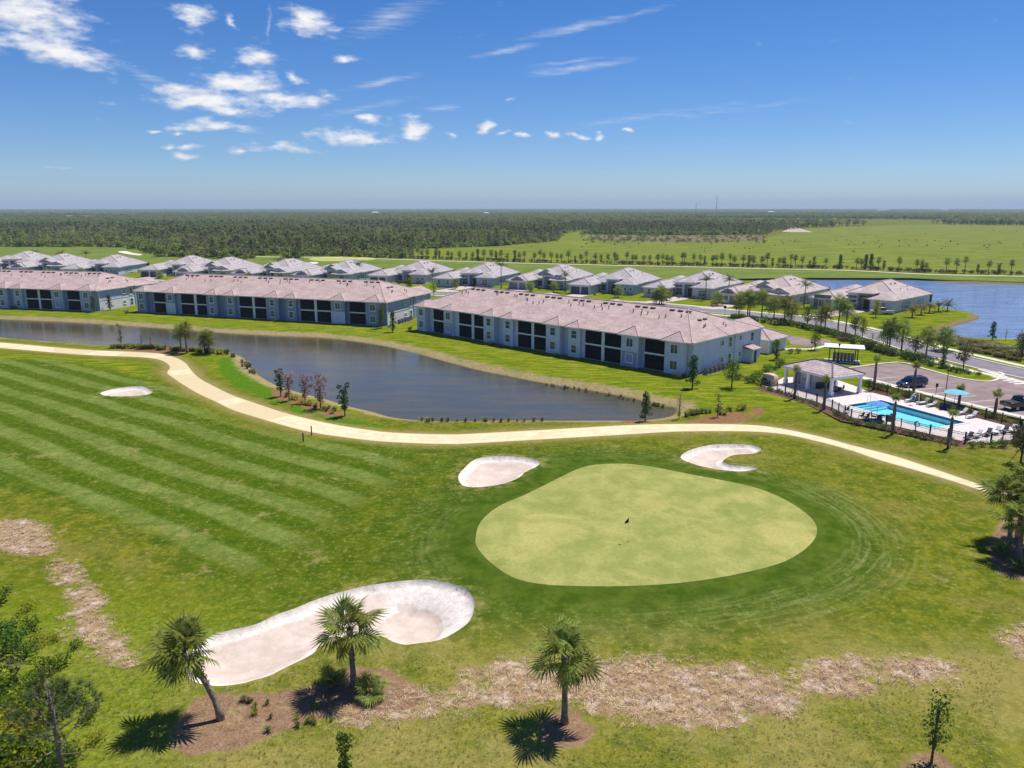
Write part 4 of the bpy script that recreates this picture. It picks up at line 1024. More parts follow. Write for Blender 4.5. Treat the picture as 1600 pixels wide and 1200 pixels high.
pm, t, b = shader('pool_water'); b.inputs['Base Color'].default_value = (0.35, 0.85, 0.95, 1); b.inputs['Roughness'].default_value = .03
b.inputs['IOR'].default_value = 1.33; b.inputs['Transmission Weight'].default_value = 0.0
_tr = t.new('ShaderNodeBsdfTransparent'); _tr.inputs[0].default_value = (0.52, 0.90, 0.97, 1)
_gl = t.new('ShaderNodeBsdfGlossy'); _gl.inputs['Roughness'].default_value = .05
_fr = t.new('ShaderNodeFresnel'); _fr.inputs[0].default_value = 1.33
_bn = t.new('ShaderNodeBump'); _bn.inputs['Strength'].default_value = .4; _bn.inputs['Distance'].default_value = .05; t.link(t.noise(t.pos(), 2.5, 3), _bn.inputs['Height'])
t.link(_bn.outputs[0], _fr.inputs['Normal']); t.link(_bn.outputs[0], _gl.inputs['Normal'])
_mx = t.new('ShaderNodeMixShader'); t.link(_fr.outputs[0], _mx.inputs[0]); t.link(_tr.outputs[0], _mx.inputs[1]); t.link(_gl.outputs[0], _mx.inputs[2]); t.link(_mx.outputs[0], t.n['Material Output'].inputs[0])
MB().add([(.0,.0,-.12),(PL,0,-.12),(PL,-PWD,-.12),(0,-PWD,-.12)], [(3,2,1,0)]).build('water', pm, POOLT)
rl = MB()
for y in (-1.6, -2.2): rl.tube([(-.6, y, 0), (-.6, y, .9), (-.3, y, 1.0), (.9, y, .3), (.9, y, -.4)], .035, 6)
rl.build('handrail', TRIM, POOLT)

# fence: a run between two corners is one thing with its posts, rails and bars
def fence_run(a, b, label):
    L_ = hypot(b[0]-a[0], b[1]-a[1]); r = thing('pool_fence', label, 'fence', (a[0], a[1], 0), atan2(b[1]-a[1], b[0]-a[0]), 'fence runs round the pool terrace')
    n = max(1, round(L_/2.0))
    pm_ = MB().box(-.045, .045, -.045, .045, -.05, 1.42).box(-.06, .06, -.06, .06, 1.42, 1.46).mesh('post'); pm_.materials.append(METALD)
    for i in range(n+(1 if True else 0)): place(link('post', pm_, r), L_*i/n if i < n else L_-.1, 0, 0)
    for z in (.12, 1.05, 1.28): MB().box(0, L_, -.022, .022, z, z+.045).build('rail', METALD, r)
    bm_ = MB().box(-.012, .012, -.012, .012, .165, 1.28)
    bars = MB(); k = int(L_/.14)
    for i in range(1, k): x = L_*i/k; bars.box(x-.011, x+.011, -.011, .011, .166, 1.279)
    o = bars.build('bars', METALD, r); o['kind'] = 'stuff'
FL = ['black bar fence by the tan heater, leftmost on the lawn side', 'black bar fence in front of the pavilion doors', 'short black bar fence below the pavilion corner column', 'black bar fence between pavilion and pool corner',
 'black bar fence beside the near pool corner and blue chairs', 'black bar fence along the near long side of the pool', 'black bar fence at the right end of the near pool side', 'black bar fence in front of the dark loungers, left part',
 'black bar fence in front of the dark loungers, right part', 'short angled black fence by the far right terrace corner', 'short black fence closing the right end of the terrace', 'black fence between loungers and the black pickup',
 'black fence behind the turquoise parasol', 'black fence between the pool and the parked van', 'black fence along the parking kerb beside the pavilion']
for i in range(len(FENCE)-1): fence_run(FENCE[i], FENCE[i+1], FL[i])

# pavilion
PAVA = B3A
e1 = np.array(G(1301, 590.4, 3.0)); e0 = np.array(G(1223, 570.7, 3.0)); e2 = np.array(G(1351, 584, 3.0))
pu = e1-e0; PLn = float(np.linalg.norm(pu)); pa = atan2(pu[1], pu[0]); PDn = float(np.linalg.norm(e2-e1))
pav = thing('pool_pavilion', 'open sided pool pavilion with brown tile hip roof and white columns', 'pavilion', (e0[0], e0[1], 0), pa)
q = MB(); c = MB(); hip(q, 0, PLn, 0, PDn, 3.0, .40, None, c); rf_ = q.build('roof', ROOF_P, pav); c.build('ridge_cap', mat('ridge_brown', (0.17, 0.13, 0.13), .8), rf_)
q = MB(); q.box(.1, PLn-.1, .1, .45, 2.62, 2.995); q.box(.1, PLn-.1, PDn-.45, PDn-.1, 2.62, 2.995); q.box(.1, .45, .45, PDn-.45, 2.62, 2.995); q.box(PLn-.45, PLn-.1, .45, PDn-.45, 2.62, 2.995); q.build('beam', TRIM, pav)
MB().box(.46, PLn-.46, .46, PDn-.46, 2.9, 2.94).build('ceiling', SOFFIT, pav)
q = MB().box(-.19, .19, -.19, .19, .03, 2.62).box(-.27, .27, -.27, .27, .03, .75).box(-.25, .25, -.25, .25, 2.45, 2.62).mesh('column'); q.materials.append(TRIM)
for x in (.45, PLn*.5, PLn-.45):
    for y in (.45, PDn-.45): place(link('column', q, pav), x, y, 0)
xr = PLn*.5
MB().box(.6, xr, 1.9, PDn-.6, .03, 2.9).build('room', W_CREAM, pav)
for x in (1.3, 3.6):
    d_ = MB().box(x, x+1.0, 1.84, 1.9, .04, 2.15).build('door', GDOOR, pav)
    f = MB(); fr(f, x-.12, x+1.12, .03, 2.27, .12, 1.82, 1.9); f.build('door_frame', TRIM, d_)
    MB().box(x+.08, x+.14, 1.79, 1.84, 1.0, 1.12).build('handle', METALD, d_)
MB().box(2.5, 3.3, 1.8, 1.9, .9, 1.3).build('fountain', METALG, pav)
MB().box(xr+.01, xr+.5, 2.2, PDn-1, .03, 1.0).build('counter', mat('counter_dark', (0.03, 0.03, 0.035), .5), pav)
def loc(o3, x, y): a_ = o3.rotation_euler[2]; return (o3.location[0]+cos(a_)*x-sin(a_)*y, o3.location[1]+sin(a_)*x+cos(a_)*y)

# mail shelter
k0 = np.array(G(1295, 565)); k1 = np.array(G(1330, 571)); ka = atan2(*(k1-k0)[::-1])
ms_ = thing('mail_shelter', 'white flat roofed mail shelter on black posts beside the parking lot', 'shelter', (k0[0], k0[1], 0), radians(-22))
for x, y in ((0, 0), (4.4, 0), (.9, 2.2), (4.9, 2.2)): MB().box(x-.09, x+.09, y-.09, y+.09, 0, 2.75).build('post', METALD, ms_)
MB().box(-.1, 5.0, -.06, .06, 2.45, 2.6).build('beam', METALD, ms_)
MB().add([(-1.0,-.9,2.78),(5.9,-.9,2.78),(5.9,3.1,2.78),(-1.0,3.1,2.78),(-1.0,-.9,2.9),(5.9,-.9,2.9),(5.9,3.1,2.98),(-1.0,3.1,2.98)], [(3,2,1,0),(4,5,6,7),(0,1,5,4),(1,2,6,5),(2,3,7,6),(3,0,4,7)]).build('roof', mat('membrane_white', (0.70, 0.70, 0.68), .7, .05, 1), ms_)
MB().box(-.8, 5.4, -.7, 2.9, -.02, .06).build('slab', CONC, ms_)
mbx = MB().box(-.28, .28, -.2, .2, .1, 1.6).box(-.06, .06, -.06, .06, 0, .1).mesh('mail_cabinet'); mbx.materials.append(mat('mail_cabinet', (0.30, 0.245, 0.205), .6, .08, 3))
dv = MB()
for z in (.45, .8, 1.15): dv.box(-.27, .27, -.215, -.2, z, z+.02)
dv.box(-.01, .01, -.214, -.2, .12, 1.58); dv = dv.mesh('door_seam'); dv.materials.append(METALD)
for i in range(6): o = place(link('mail_cabinet', mbx, ms_), .9+i*.62, 1.1, .06); link('door_seam', dv, o)
# ------------------------------------------------------------------ beyond the villas: second hole, wet meadow, woods
def field_material(name, a, b_, c_, sx=.02, sy=.12, sc=1.0):
    m, t, b = shader(name); p = t.pos()
    n = t.noise(t.mapv(p, (sx, sy, 1)), sc, 5, .65); n2 = t.noise(t.mapv(p, (sx*3, sy*3, 1)), sc, 4, .7)
    c = t.mix(t.ss(n, .38, .64), a, b_); c = t.mix(t.math('MULTIPLY', t.ss(n2, .52, .70), .7), c, c_)
    t.link(c, b.inputs['Base Color']); b.inputs['Roughness'].default_value = .95; b.inputs['Specular IOR Level'].default_value = .1; return m
sheet('far_fairway', GP([(-300,384),(0,386),(190,387),(330,396),(400,399),(500,400),(640,405),(800,411),(1000,416),(1200,420),(1450,428.5),(1600,432),(1900,438),(1900,443.5),(1600,440.8),(1482,437.5),(1424,434.6),(1240,434.2),(1150,435.5),(1100,442),(900,446),(800,444),(600,438),(400,428),(200,420),(0,412),(-300,405)]), .03,
      field_material('far_fairway', (0.095, 0.150, 0.014), (0.155, 0.190, 0.026), (0.22, 0.215, 0.05), .05, .09))
sheet('meadow', GP([(640,405.5),(652,390),(780,385),(870,377),(879,367),(900,363),(1000,372),(1195,371),(1262,357),(1440,350.5),(1600,353),(2000,358),(2000,440),(1600,430.5),(1450,427),(1200,418.5),(1000,414.5),(800,409.5)]), .06,
      field_material('meadow_grass', (0.100, 0.140, 0.006), (0.185, 0.205, 0.012), (0.27, 0.245, 0.055), .03, .10))
sheet('scrub_strip', GP([(915,374),(1000,378),(1100,378.5),(1195,376),(1190,367.5),(1000,368),(930,367)]), .12, field_material('scrub_soil', (0.115, 0.105, 0.045), (0.22, 0.135, 0.085), (0.12, 0.15, 0.03), .02, .06))
SANDF = mat('far_sand', (0.42, 0.35, 0.28), .95, .1, .1, world=True)
sheet('sandy_clearing', GP([(1222,362.5),(1238,354),(1248,356.5),(1270,363)]), .15, SANDF)
sheet('sandy_clearing', GP([(1160,359),(1168,355.5),(1188,356),(1186,360)]), .15, SANDF)
ribbon('far_cart_path', smooth_poly(GP([(380,401),(520,403),(650,406.3),(800,411),(950,414.5),(1100,417.5),(1200,420),(1325,422.8),(1450,428.8),(1600,432),(1800,437)]), False, 4), -1.8, 1.8, .09, mat('far_path', (0.56, 0.47, 0.34), .95, .1, .1, world=True))
WSAND = mat('far_bunker', (0.66, 0.60, 0.55), .95, .06, .2, world=True)
for q, lb in (([(184,393.5),(196,392.5),(208,395.5),(222,397.5),(216,399),(196,396.5)], 'thin white bunker on the far hole behind the left villas'), ([(478,410.5),(494,409.5),(497,411.5),(484,412.8)], 'tiny white bunker by the pale far green')):
    o = sheet('sand_bunker', smooth_poly(GP(q)), .07, WSAND, None); tag(o, lb, 'sand bunker', 'sand bunkers on the far hole')
o = sheet('far_green', smooth_poly(GP([(482,405),(500,402),(540,401),(580,403),(585,406),(545,408),(500,408)])), .065, mat('far_green', (0.36, 0.37, 0.085), .9, .06, .05, world=True))

# ------------------------------------------------------------------ leaf-cloud tree meshes
def leaf_cloud(mb, blobs, n, size, rng, up=.3):
    """quads spread through ellipsoid clumps, denser towards the outside"""
    tot = sum(b[1][0]*b[1][1]+b[1][0]*b[1][2] for b in blobs)
    for (c, r) in blobs:
        k = max(3, int(n*(r[0]*r[1]+r[0]*r[2])/tot))
        for _ in range(k):
            d = Vector((rng.gauss(0, 1), rng.gauss(0, 1), rng.gauss(0, 1))).normalized(); q = rng.uniform(.45, 1.0)**.6
            p = Vector((c[0]+d.x*r[0]*q, c[1]+d.y*r[1]*q, c[2]+d.z*r[2]*q))
            nrm = (d+Vector((rng.gauss(0, .6), rng.gauss(0, .6), rng.gauss(0, .6)+up))).normalized()
            a = nrm.orthogonal().normalized(); a = (Matrix.Rotation(rng.uniform(0, 2*pi), 3, nrm) @ a); b = nrm.cross(a)
            s = size*rng.uniform(.6, 1.35); w_ = s*rng.uniform(.45, .8)
            mb.add([p-a*s*.5, p+b*w_*.5+a*s*.05, p+a*s*.5, p-b*w_*.5+a*s*.05], [(0,1,2,3)])
    return mb
def clumps(rng, n, cx, cz, rx, rz, cr, crz):
    out = []
    for _ in range(n):
        a = rng.uniform(0, 2*pi); q = rng.uniform(.2, 1)**.6; z = rng.uniform(-1, 1)
        rr = q*math.sqrt(max(0, 1-z*z*.8)); out.append(((rr*rx*cos(a), rr*rx*sin(a), cz+z*rz), (cr*rng.uniform(.7, 1.25), cr*rng.uniform(.7, 1.25), crz*rng.uniform(.7, 1.25))))
    return out
def two_mat(mb_trunk, mb_leaf, mt, ml, name):
    me = bpy.data.meshes.new(name); v = mb_trunk.v+mb_leaf.v; o_ = len(mb_trunk.v)
    me.from_pydata(v, [], mb_trunk.f+[tuple(i+o_ for i in f) for f in mb_leaf.f]); me.update(); me.materials.append(mt); me.materials.append(ml)
    idx = [0]*len(mb_trunk.f)+[1]*len(mb_leaf.f); me.polygons.foreach_set('material_index', idx); return me
BARK = mat('bark_grey', (0.155, 0.125, 0.105), .95, .3, 4, bump=.5)
LF_PINE = leafmat('pine_needles', (0.150, 0.190, 0.060), .45, .5, trans=.5, c2=(0.235, 0.255, 0.085))
LF_OAK = leafmat('oak_leaves', (0.145, 0.205, 0.040), .45, .5, trans=.5, c2=(0.255, 0.290, 0.062))
LF_LIME = leafmat('lime_leaves', (0.215, 0.265, 0.050), .4, .5, trans=.45, c2=(0.32, 0.35, 0.075))
LF_DUN = leafmat('dun_leaves', (0.235, 0.205, 0.130), .4, .5, trans=.3)
def forest_mesh(kind, seed):
    rng = random.Random(seed); t = MB(); l = MB()
    if kind == 'pine':
        t.tube([(0, 0, -.3), (.1, 0, 5), (0, .1, 11)], [.22, .17, .06], 5); bl = clumps(rng, 12, 0, 7.8, 2.2, 3.9, 1.35, 1.0); leaf_cloud(l, bl, 210, 1.05, rng); m = LF_PINE
    elif kind == 'oak':
        t.tube([(0, 0, -.3), (0, 0, 4)], [.3, .2], 5); bl = clumps(rng, 10, 0, 4.6, 3.0, 2.4, 1.7, 1.3); leaf_cloud(l, bl, 190, 1.15, rng); m = LF_OAK
    elif kind == 'lime':
        t.tube([(0, 0, -.3), (0, 0, 3)], [.25, .15], 5); bl = clumps(rng, 9, 0, 3.6, 2.6, 1.9, 1.5, 1.2); leaf_cloud(l, bl, 160, 1.1, rng); m = LF_LIME
    elif kind == 'dun':
        t.tube([(0, 0, -.3), (0, .1, 5)], [.2, .1], 5); bl = clumps(rng, 8, 0, 5.2, 2.0, 2.8, 1.2, 1.1); leaf_cloud(l, bl, 110, .95, rng); m = LF_DUN
    elif kind == 'palm':
        t.tube([(0, 0, -.3), (.1, 0, 5.2)], [.2, .17], 5)
        for i in range(22):
            a = i*2.4; e = rng.uniform(-.7, 1.3); d = Vector((cos(a)*cos(e), sin(a)*cos(e), sin(e))); s = d.cross(Vector((0, 0, 1))).normalized()*.55; p = Vector((.1, 0, 5.2))
            l.add([p+d*.5, p+d*1.5+s-Vector((0, 0, .1)), p+d*2.2-Vector((0, 0, .5)), p+d*1.5-s-Vector((0, 0, .1))], [(0,1,2,3)])
        m = LF_PALMF
    else:       # a patch of far canopy
        for _ in range(26):
            x, y = rng.uniform(-28, 28), rng.uniform(-28, 28); h = rng.uniform(6, 12)
            leaf_cloud(l, [((x, y, h*.6), (4.5, 4.5, h*.42))], 16, 4.6, rng, .8)
        t.box(-.1, .1, -.1, .1, 0, .2); m = LF_PINE
    return two_mat(t, l, BARK, m, 'forest_tree')
LF_PALMF = leafmat('palm_fan_far', (0.135, 0.160, 0.055), .5, .8, trans=.25, c2=(0.210, 0.215, 0.090))
def proj(X, Y, Z=0.0):
    zc = Y*cos(PITCH)-(Z-CAMH)*sin(PITCH); yc = Y*sin(PITCH)+(Z-CAMH)*cos(PITCH)
    return 800+FPX*X/zc, 600-FPX*yc/zc
FRONT = np.array([(-900,384),(0,385.5),(190,386.5),(228,393),(250,401.5),(330,404),(395,406),(404,399.5),(440,399.5),(450,404),(470,404),(480,399.5),(560,402),(640,404.5),(648,389),(780,384.5),(868,376.5),(880,365),(905,361.5),(920,366.5),(1000,367.5),(1100,367.5),(1195,366.5),(1222,360),(1262,356.5),(1330,353.5),(1440,350.2),(1600,352.6),(1800,356),(2600,366)], float)
def in_forest(X, Y):
    px, py = proj(X, Y); fy = np.interp(px, FRONT[:, 0], FRONT[:, 1]); return (py < fy)
rs = np.random.RandomState(11)
def ring(d0, d1, sp, amax=.70):
    out = []
    y = d0*.72
    n = int((d1/sp)*(2*d1*amax/sp))
    xs = rs.uniform(-d1*amax, d1*amax, n); ys = rs.uniform(d0*.7, d1, n); d = np.hypot(xs, ys)
    k = (d > d0) & (d < d1) & (np.abs(np.arctan2(xs, ys)) < .68) & in_forest(xs, ys); return xs[k], ys[k]
def scatter(name, label, me, X, Y, S, SZ, kind='stuff'):
    pts = bpy.data.meshes.new(name); pts.from_pydata([(a, b, 0) for a, b in zip(X, Y)], [], []); pts.update()
    at = pts.attributes.new('isc', 'FLOAT_VECTOR', 'POINT'); at.data.foreach_set('vector', np.stack([S, S, SZ], 1).astype(np.float32).ravel())
    at = pts.attributes.new('irz', 'FLOAT_VECTOR', 'POINT'); at.data.foreach_set('vector', np.stack([S*0, S*0, rs.uniform(0, 6.28, len(S))], 1).astype(np.float32).ravel())
    o = link(name, pts); proto = bpy.data.objects.new(name+'_unit', me)
    ng = bpy.data.node_groups.new(name, 'GeometryNodeTree'); ng.interface.new_socket('Geometry', in_out='INPUT', socket_type='NodeSocketGeometry'); ng.interface.new_socket('Geometry', in_out='OUTPUT', socket_type='NodeSocketGeometry')
    N = ng.nodes; gi = N.new('NodeGroupInput'); go = N.new('NodeGroupOutput'); ip = N.new('GeometryNodeInstanceOnPoints'); oi = N.new('GeometryNodeObjectInfo'); oi.inputs['Object'].default_value = proto; oi.inputs['As Instance'].default_value = True
    a1 = N.new('GeometryNodeInputNamedAttribute'); a1.data_type = 'FLOAT_VECTOR'; a1.inputs[0].default_value = 'isc'
    a2 = N.new('GeometryNodeInputNamedAttribute'); a2.data_type = 'FLOAT_VECTOR'; a2.inputs[0].default_value = 'irz'
    ng.links.new(gi.outputs[0], ip.inputs['Points']); ng.links.new(oi.outputs['Geometry'], ip.inputs['Instance']); ng.links.new(a1.outputs[0], ip.inputs['Scale']); ng.links.new(a2.outputs[0], ip.inputs['Rotation']); ng.links.new(ip.outputs[0], go.inputs[0])
    md = o.modifiers.new('scatter', 'NODES'); md.node_group = ng
    tag(o, label, 'woods' if 'shrub' not in name else 'scrub', kind=kind); return o
NX, NY = ring(330, 1150, 7.6)
nz1 = np.sin(NX*.021+NY*.013)+np.sin(NX*.009-NY*.017+1)+np.sin(NY*.03+2)*.5
px_, py_ = proj(NX, NY); edge = np.interp(px_, FRONT[:, 0], FRONT[:, 1])-py_
u_ = rs.uniform(0, 1, len(NX))
palmy = (edge < 7) & (px_ > 260) & (u_ < .55)
dun = ~palmy & (u_ > .80) & (nz1 > -.6)
lime = ~palmy & ~dun & (rs.uniform(0, 1, len(NX)) < np.where(px_ < 260, .42, .20))
oak = ~palmy & ~dun & ~lime & ((nz1 > -.15) & (u_ < .62) | (px_ < 220) & (edge < 14) & (u_ < .7))
pine = ~palmy & ~dun & ~oak & ~lime
glade = np.sin(NX*.012+1)+np.sin(NY*.011+NX*.004)+np.sin(NX*.027-NY*.019)
keep = (rs.uniform(0, 1, len(NX)) < np.where(px_ < 230, .8, 1)) & ~((glade > 1.25) & (edge > 8))
for nm, lb, mk, kd in (('pine_woods', 'dark green pine woods beyond the far fairway', pine, 'pine'), ('oak_woods', 'rounded green broadleaf woods mixed into the pines', oak, 'oak'), ('palm_woods', 'cabbage palms along the front edge of the woods', palmy, 'palm'), ('bright_woods', 'yellow green trees scattered through the near woods', lime, 'lime'), ('bare_woods', 'greyish half bare trees scattered through the woods', dun, 'dun')):
    mk = mk & keep
    for v_ in range(2 if kd in ('pine', 'oak') else 1):
        mm_ = mk & ((np.arange(len(mk)) % 2 == v_) if kd in ('pine', 'oak') else True)
        sc = rs.uniform(.6, 1.1, mm_.sum()); scatter(nm, lb, forest_mesh(kd, 30+v_*7+len(nm)), NX[mm_], NY[mm_], sc*rs.uniform(.85, 1.2, mm_.sum()), sc)
UX, UY = ring(330, 900, 6.0)
_l = MB(); leaf_cloud(_l, clumps(random.Random(4), 5, 0, 1.1, 1.8, .7, 1.3, .9), 70, 1.0, random.Random(4), .7)
_s = rs.uniform(.8, 2.0, len(UX)); scatter('understorey_shrubs', 'low palmetto and shrub layer under the woods', two_mat(MB().box(-.05,.05,-.05,.05,0,.2), _l, BARK, LF_OAK, 'understorey'), UX, UY, _s, _s)
MX, MY = ring(1150, 3200, 16)
gap = np.sin(MX*.004+MY*.0016)+np.sin(MX*.0021-MY*.0031+2)+np.sin(MY*.006)*.6 > -1.0
MX, MY = MX[gap], MY[gap]; h_ = len(MX)//2
sc = rs.uniform(.7, 1.2, len(MX))
scatter('pine_woods', 'middle distance pine woods fading to blue green', forest_mesh('pine', 5), MX[:h_], MY[:h_], sc[:h_]*1.6, sc[:h_]*.95)
scatter('oak_woods', 'middle distance broadleaf woods fading to blue green', forest_mesh('oak', 6), MX[h_:], MY[h_:], sc[h_:]*1.5, sc[h_:]*1.15)
FX, FY = ring(3200, 13000, 62)
sc = rs.uniform(.8, 1.2, len(FX)); scatter('far_woods', 'endless dark woods along the horizon', forest_mesh('canopy', 9), FX, FY, sc*1.3, sc)
# ------------------------------------------------------------------ palms
LF_FAN = leafmat('sabal_frond', (0.090, 0.140, 0.024), .45, 2.6, trans=.5, rnd=.32, c2=(0.255, 0.285, 0.060))
LF_DRY = leafmat('dry_frond', (0.30, 0.22, 0.115), .3, 2.0, trans=.2, rnd=.2)
LF_FEA = leafmat('feather_frond', (0.055, 0.100, 0.025), .4, 1.5, trans=.3, rnd=.2, c2=(0.095, 0.150, 0.035))
LF_YEL = leafmat('date_frond', (0.200, 0.205, 0.030), .35, 1.5, trans=.3, rnd=.15, c2=(0.30, 0.27, 0.05))
LF_MID = leafmat('leaf_green', (0.095, 0.185, 0.020), .45, 1.4, trans=.55, rnd=.2, c2=(0.140, 0.215, 0.028))
LF_DK = leafmat('leaf_dark', (0.042, 0.092, 0.016), .45, 1.4, trans=.3, rnd=.2, c2=(0.085, 0.140, 0.026))
LF_YG = leafmat('leaf_yellowgreen', (0.260, 0.310, 0.022), .4, 1.4, trans=.6, rnd=.2, c2=(0.42, 0.43, 0.04))
LF_RED = leafmat('leaf_copper', (0.215, 0.095, 0.075), .45, 2.4, trans=.3, rnd=.15, c2=(0.30, 0.155, 0.115))
LF_OLV = leafmat('leaf_olive', (0.125, 0.135, 0.052), .45, 1.8, trans=.25, rnd=.2, c2=(0.205, 0.200, 0.075))
LF_GRS = leafmat('grass_blade', (0.180, 0.185, 0.055), .4, 2.5, trans=.3, rnd=.25, c2=(0.30, 0.265, 0.11))
TRUNKP = mat('palm_trunk', (0.215, 0.170, 0.135), .95, .4, 5, bump=1.0, bscale=9)
TRUNKG = mat('palm_trunk_grey', (0.17, 0.135, 0.115), .95, .35, 5, bump=.9, bscale=9)
STAKE = mat('timber_stake', (0.50, 0.38, 0.24), .9, .2, 4)
BARKB = mat('bark_brown', (0.13, 0.095, 0.07), .95, .3, 6, bump=.6)

def fan_mesh(seed, n=22, pet=.9, R_=1.15, droop=.46):
    rng = random.Random(seed); mb = MB()
    # petiole and costa
    cps = [Vector((0, 0, 0)), Vector((pet*.5, 0, .07)), Vector((pet, 0, .05)), Vector((pet+R_*.45, 0, -.10*droop*2))]
    mb.tube(cps, [.035, .022, .018, .006], 4, False)
    for i in range(n):
        u = (i+.5)/n*2-1; th = u*2.45; ln = R_*(1.0-.28*abs(u)**2)*rng.uniform(.88, 1.08)
        base = Vector((pet+.32*R_*(1-abs(u))**1.5*.8, 0, .03)); d = Vector((cos(th), sin(th), 0)); sd_ = Vector((-sin(th), cos(th), 0)); wv = .056*R_*(1.1-.3*abs(u))
        fold = .22*abs(sin(th))
        def P(t): return base+d*ln*t+Vector((0, 0, fold*t*ln*.7-droop*ln*(t**2.2)*(.75+.5*abs(u))+rng.uniform(-.01, .01)))
        a, b, c = P(.08), P(.55), P(1.0)
        lift = Vector((0, 0, .012)); off = sd_*wv
        mb.add([a-off*.35, a+off*.35, b+off+lift, b-off+lift, c], [(0,1,2,3),(3,2,4)])
    return mb.mesh('frond')
FANS = [fan_mesh(s_) for s_ in (1, 2, 3)]; FAND = fan_mesh(9, 18, .8, .85, .8)
for me in FANS: me.materials.append(LF_FAN)
FAND.materials.append(LF_DRY)
FANH = [fan_mesh(21, 14), fan_mesh(22, 14)]
for me in FANH: me.materials.append(LF_FAN)
def frond_rot(az, el, roll=0.0): return (Matrix.Rotation(az, 4, 'Z') @ Matrix.Rotation(-el, 4, 'Y') @ Matrix.Rotation(roll, 4, 'X')).to_euler()
def trunk_curve(h, lean=(0, 0), n=7): return [(lean[0]*(i/(n-1))**1.6, lean[1]*(i/(n-1))**1.6, h*i/(n-1)) for i in range(n)]
def sabal_near(label, x, y, h, lean=(0, 0), seed=1, nf=34, sc=1.0, group=None, spread=1.0):
    """detailed cabbage palm: trunk with leaf boots, every frond its own part"""
    rng = random.Random(seed); z = hz(x, y)-.05; r = thing('cabbage_palm', label, 'palm tree', (x, y, z), 0, group)
    pts = trunk_curve(h, lean); tr = MB().tube(pts, [.25, .19, .165, .16, .165, .18, .20], 9)
    for i in range(46):        # old leaf bases
        t = rng.uniform(.45, 1.0); a = rng.uniform(0, 2*pi); p = Vector(pts[0]).lerp(Vector(pts[-1]), t); p.x = lean[0]*t**1.6; p.y = lean[1]*t**1.6
        d = Vector((cos(a), sin(a), 0)); q = p+d*.15; s_ = d.cross(Vector((0, 0, 1)))*.05
        tr.add([q-s_, q+s_, q+s_*.6+d*.08+Vector((0, 0, .2)), q-s_*.6+d*.08+Vector((0, 0, .2))], [(0,1,2,3)])
    tr.build('trunk', TRUNKP, r, True)
    top = Vector(pts[-1])
    for i in range(nf):
        u = (i+.5)/nf; el = radians(84-142*u**.95)+rng.uniform(-.16, .16); az = i*2.39996+rng.uniform(-.2, .2)
        dry = u > .93
        o = link('frond', FAND if dry else rng.choice(FANS), r); o.location = top+Vector((0, 0, .12-.35*u)); o.rotation_euler = frond_rot(az, el, rng.uniform(-.85, .85))
        s_ = sc*rng.uniform(.85, 1.12)*(.80+.28*sin(pi*min(1, u*1.15))); o.scale = (s_*spread, s_*spread, s_)
    return r
def crown_mesh(kind, seed):
    rng = random.Random(seed); mb = MB()
    def addm(me, mt):
        mb.add([mt @ v.co for v in me.vertices], [tuple(p.vertices) for p in me.polygons])
    if kind == 'fan':
        for i in range(24):
            u = (i+.5)/24; el = radians(84-140*u)+rng.uniform(-.15, .15); az = i*2.4+rng.uniform(-.3, .3)
            addm(FANH[i % 2], Matrix.Translation((0, 0, .1)) @ frond_rot(az, el, rng.uniform(-.4, .4)).to_matrix().to_4x4() @ Matrix.Scale(rng.uniform(.8, 1.15), 4))
    elif kind == 'tuft':
        for i in range(13):
            el = radians(rng.uniform(38, 86)); addm(FANH[i % 2], frond_rot(i*2.4, el, rng.uniform(-.6, .6)).to_matrix().to_4x4() @ Matrix.Diagonal((rng.uniform(.55, .8), .42, .6, 1)))
    else:
        nf, L_, arch = {'feather': (13, 2.6, .85), 'date': (22, 1.9, .75)}[kind]
        for i in range(nf):
            az = i*2.4+rng.uniform(-.2, .2); e0 = radians(rng.uniform(8, 78)) if kind == 'feather' else radians(rng.uniform(0, 60)); ln = L_*rng.uniform(.85, 1.1)
            pts = []; p = Vector((0, 0, .05)); e = e0; ns = 8
            for k in range(ns+1):
                pts.append(p.copy()); p = p+Vector((cos(az)*cos(e), sin(az)*cos(e), sin(e)))*ln/ns; e -= arch*1.9/ns*(.4+1.2*k/ns)
            mb.tube(pts, [.035]*3+[.02]*(ns-2), 3, False)
            sd_ = Vector((-sin(az), cos(az), 0))
            for k in range(1, ns*2):
                t = k/(ns*2); a = pts[int(t*ns)].lerp(pts[min(ns, int(t*ns)+1)], t*ns-int(t*ns)); fw_ = (pts[min(ns, int(t*ns)+1)]-pts[int(t*ns)]).normalized()
                ll = .62*L_/2.6*(sin(pi*min(.97, t*.85+.15)))+.08
                for sg in (1, -1):
                    tip = a+sd_*sg*ll*.85+fw_*ll*.4-Vector((0, 0, ll*.42)); mb.add([a-fw_*.05, a+fw_*.05, tip], [(0,1,2)])
    me = mb.mesh('crown'); me.materials.append({'fan': LF_FAN, 'tuft': LF_FAN, 'feather': LF_FEA, 'date': LF_YEL}[kind]); return me
CROWN = {('fan', i): crown_mesh('fan', 50+i) for i in range(3)}; CROWN.update({('tuft', i): crown_mesh('tuft', 60+i) for i in range(2)}); CROWN.update({('feather', i): crown_mesh('feather', 70+i) for i in range(3)}); CROWN.update({('date', i): crown_mesh('date', 80+i) for i in range(2)})
_tm = {}
def trunk_mesh(kind, h, m):
    k = (kind, round(h, 1))
    if k not in _tm:
        rr = {'fan': [.2, .15, .14, .16], 'tuft': [.23, .20, .21, .15], 'feather': [.2, .15, .13, .1], 'date': [.2, .17, .17, .2]}[kind]
        mb = MB().tube([(0, 0, -.15), (.02, 0, h*.33), (0, .02, h*.67), (0, 0, h)], rr, 8)
        me = mb.mesh('trunk', True); me.materials.append(m); _tm[k] = me
    return _tm[k]
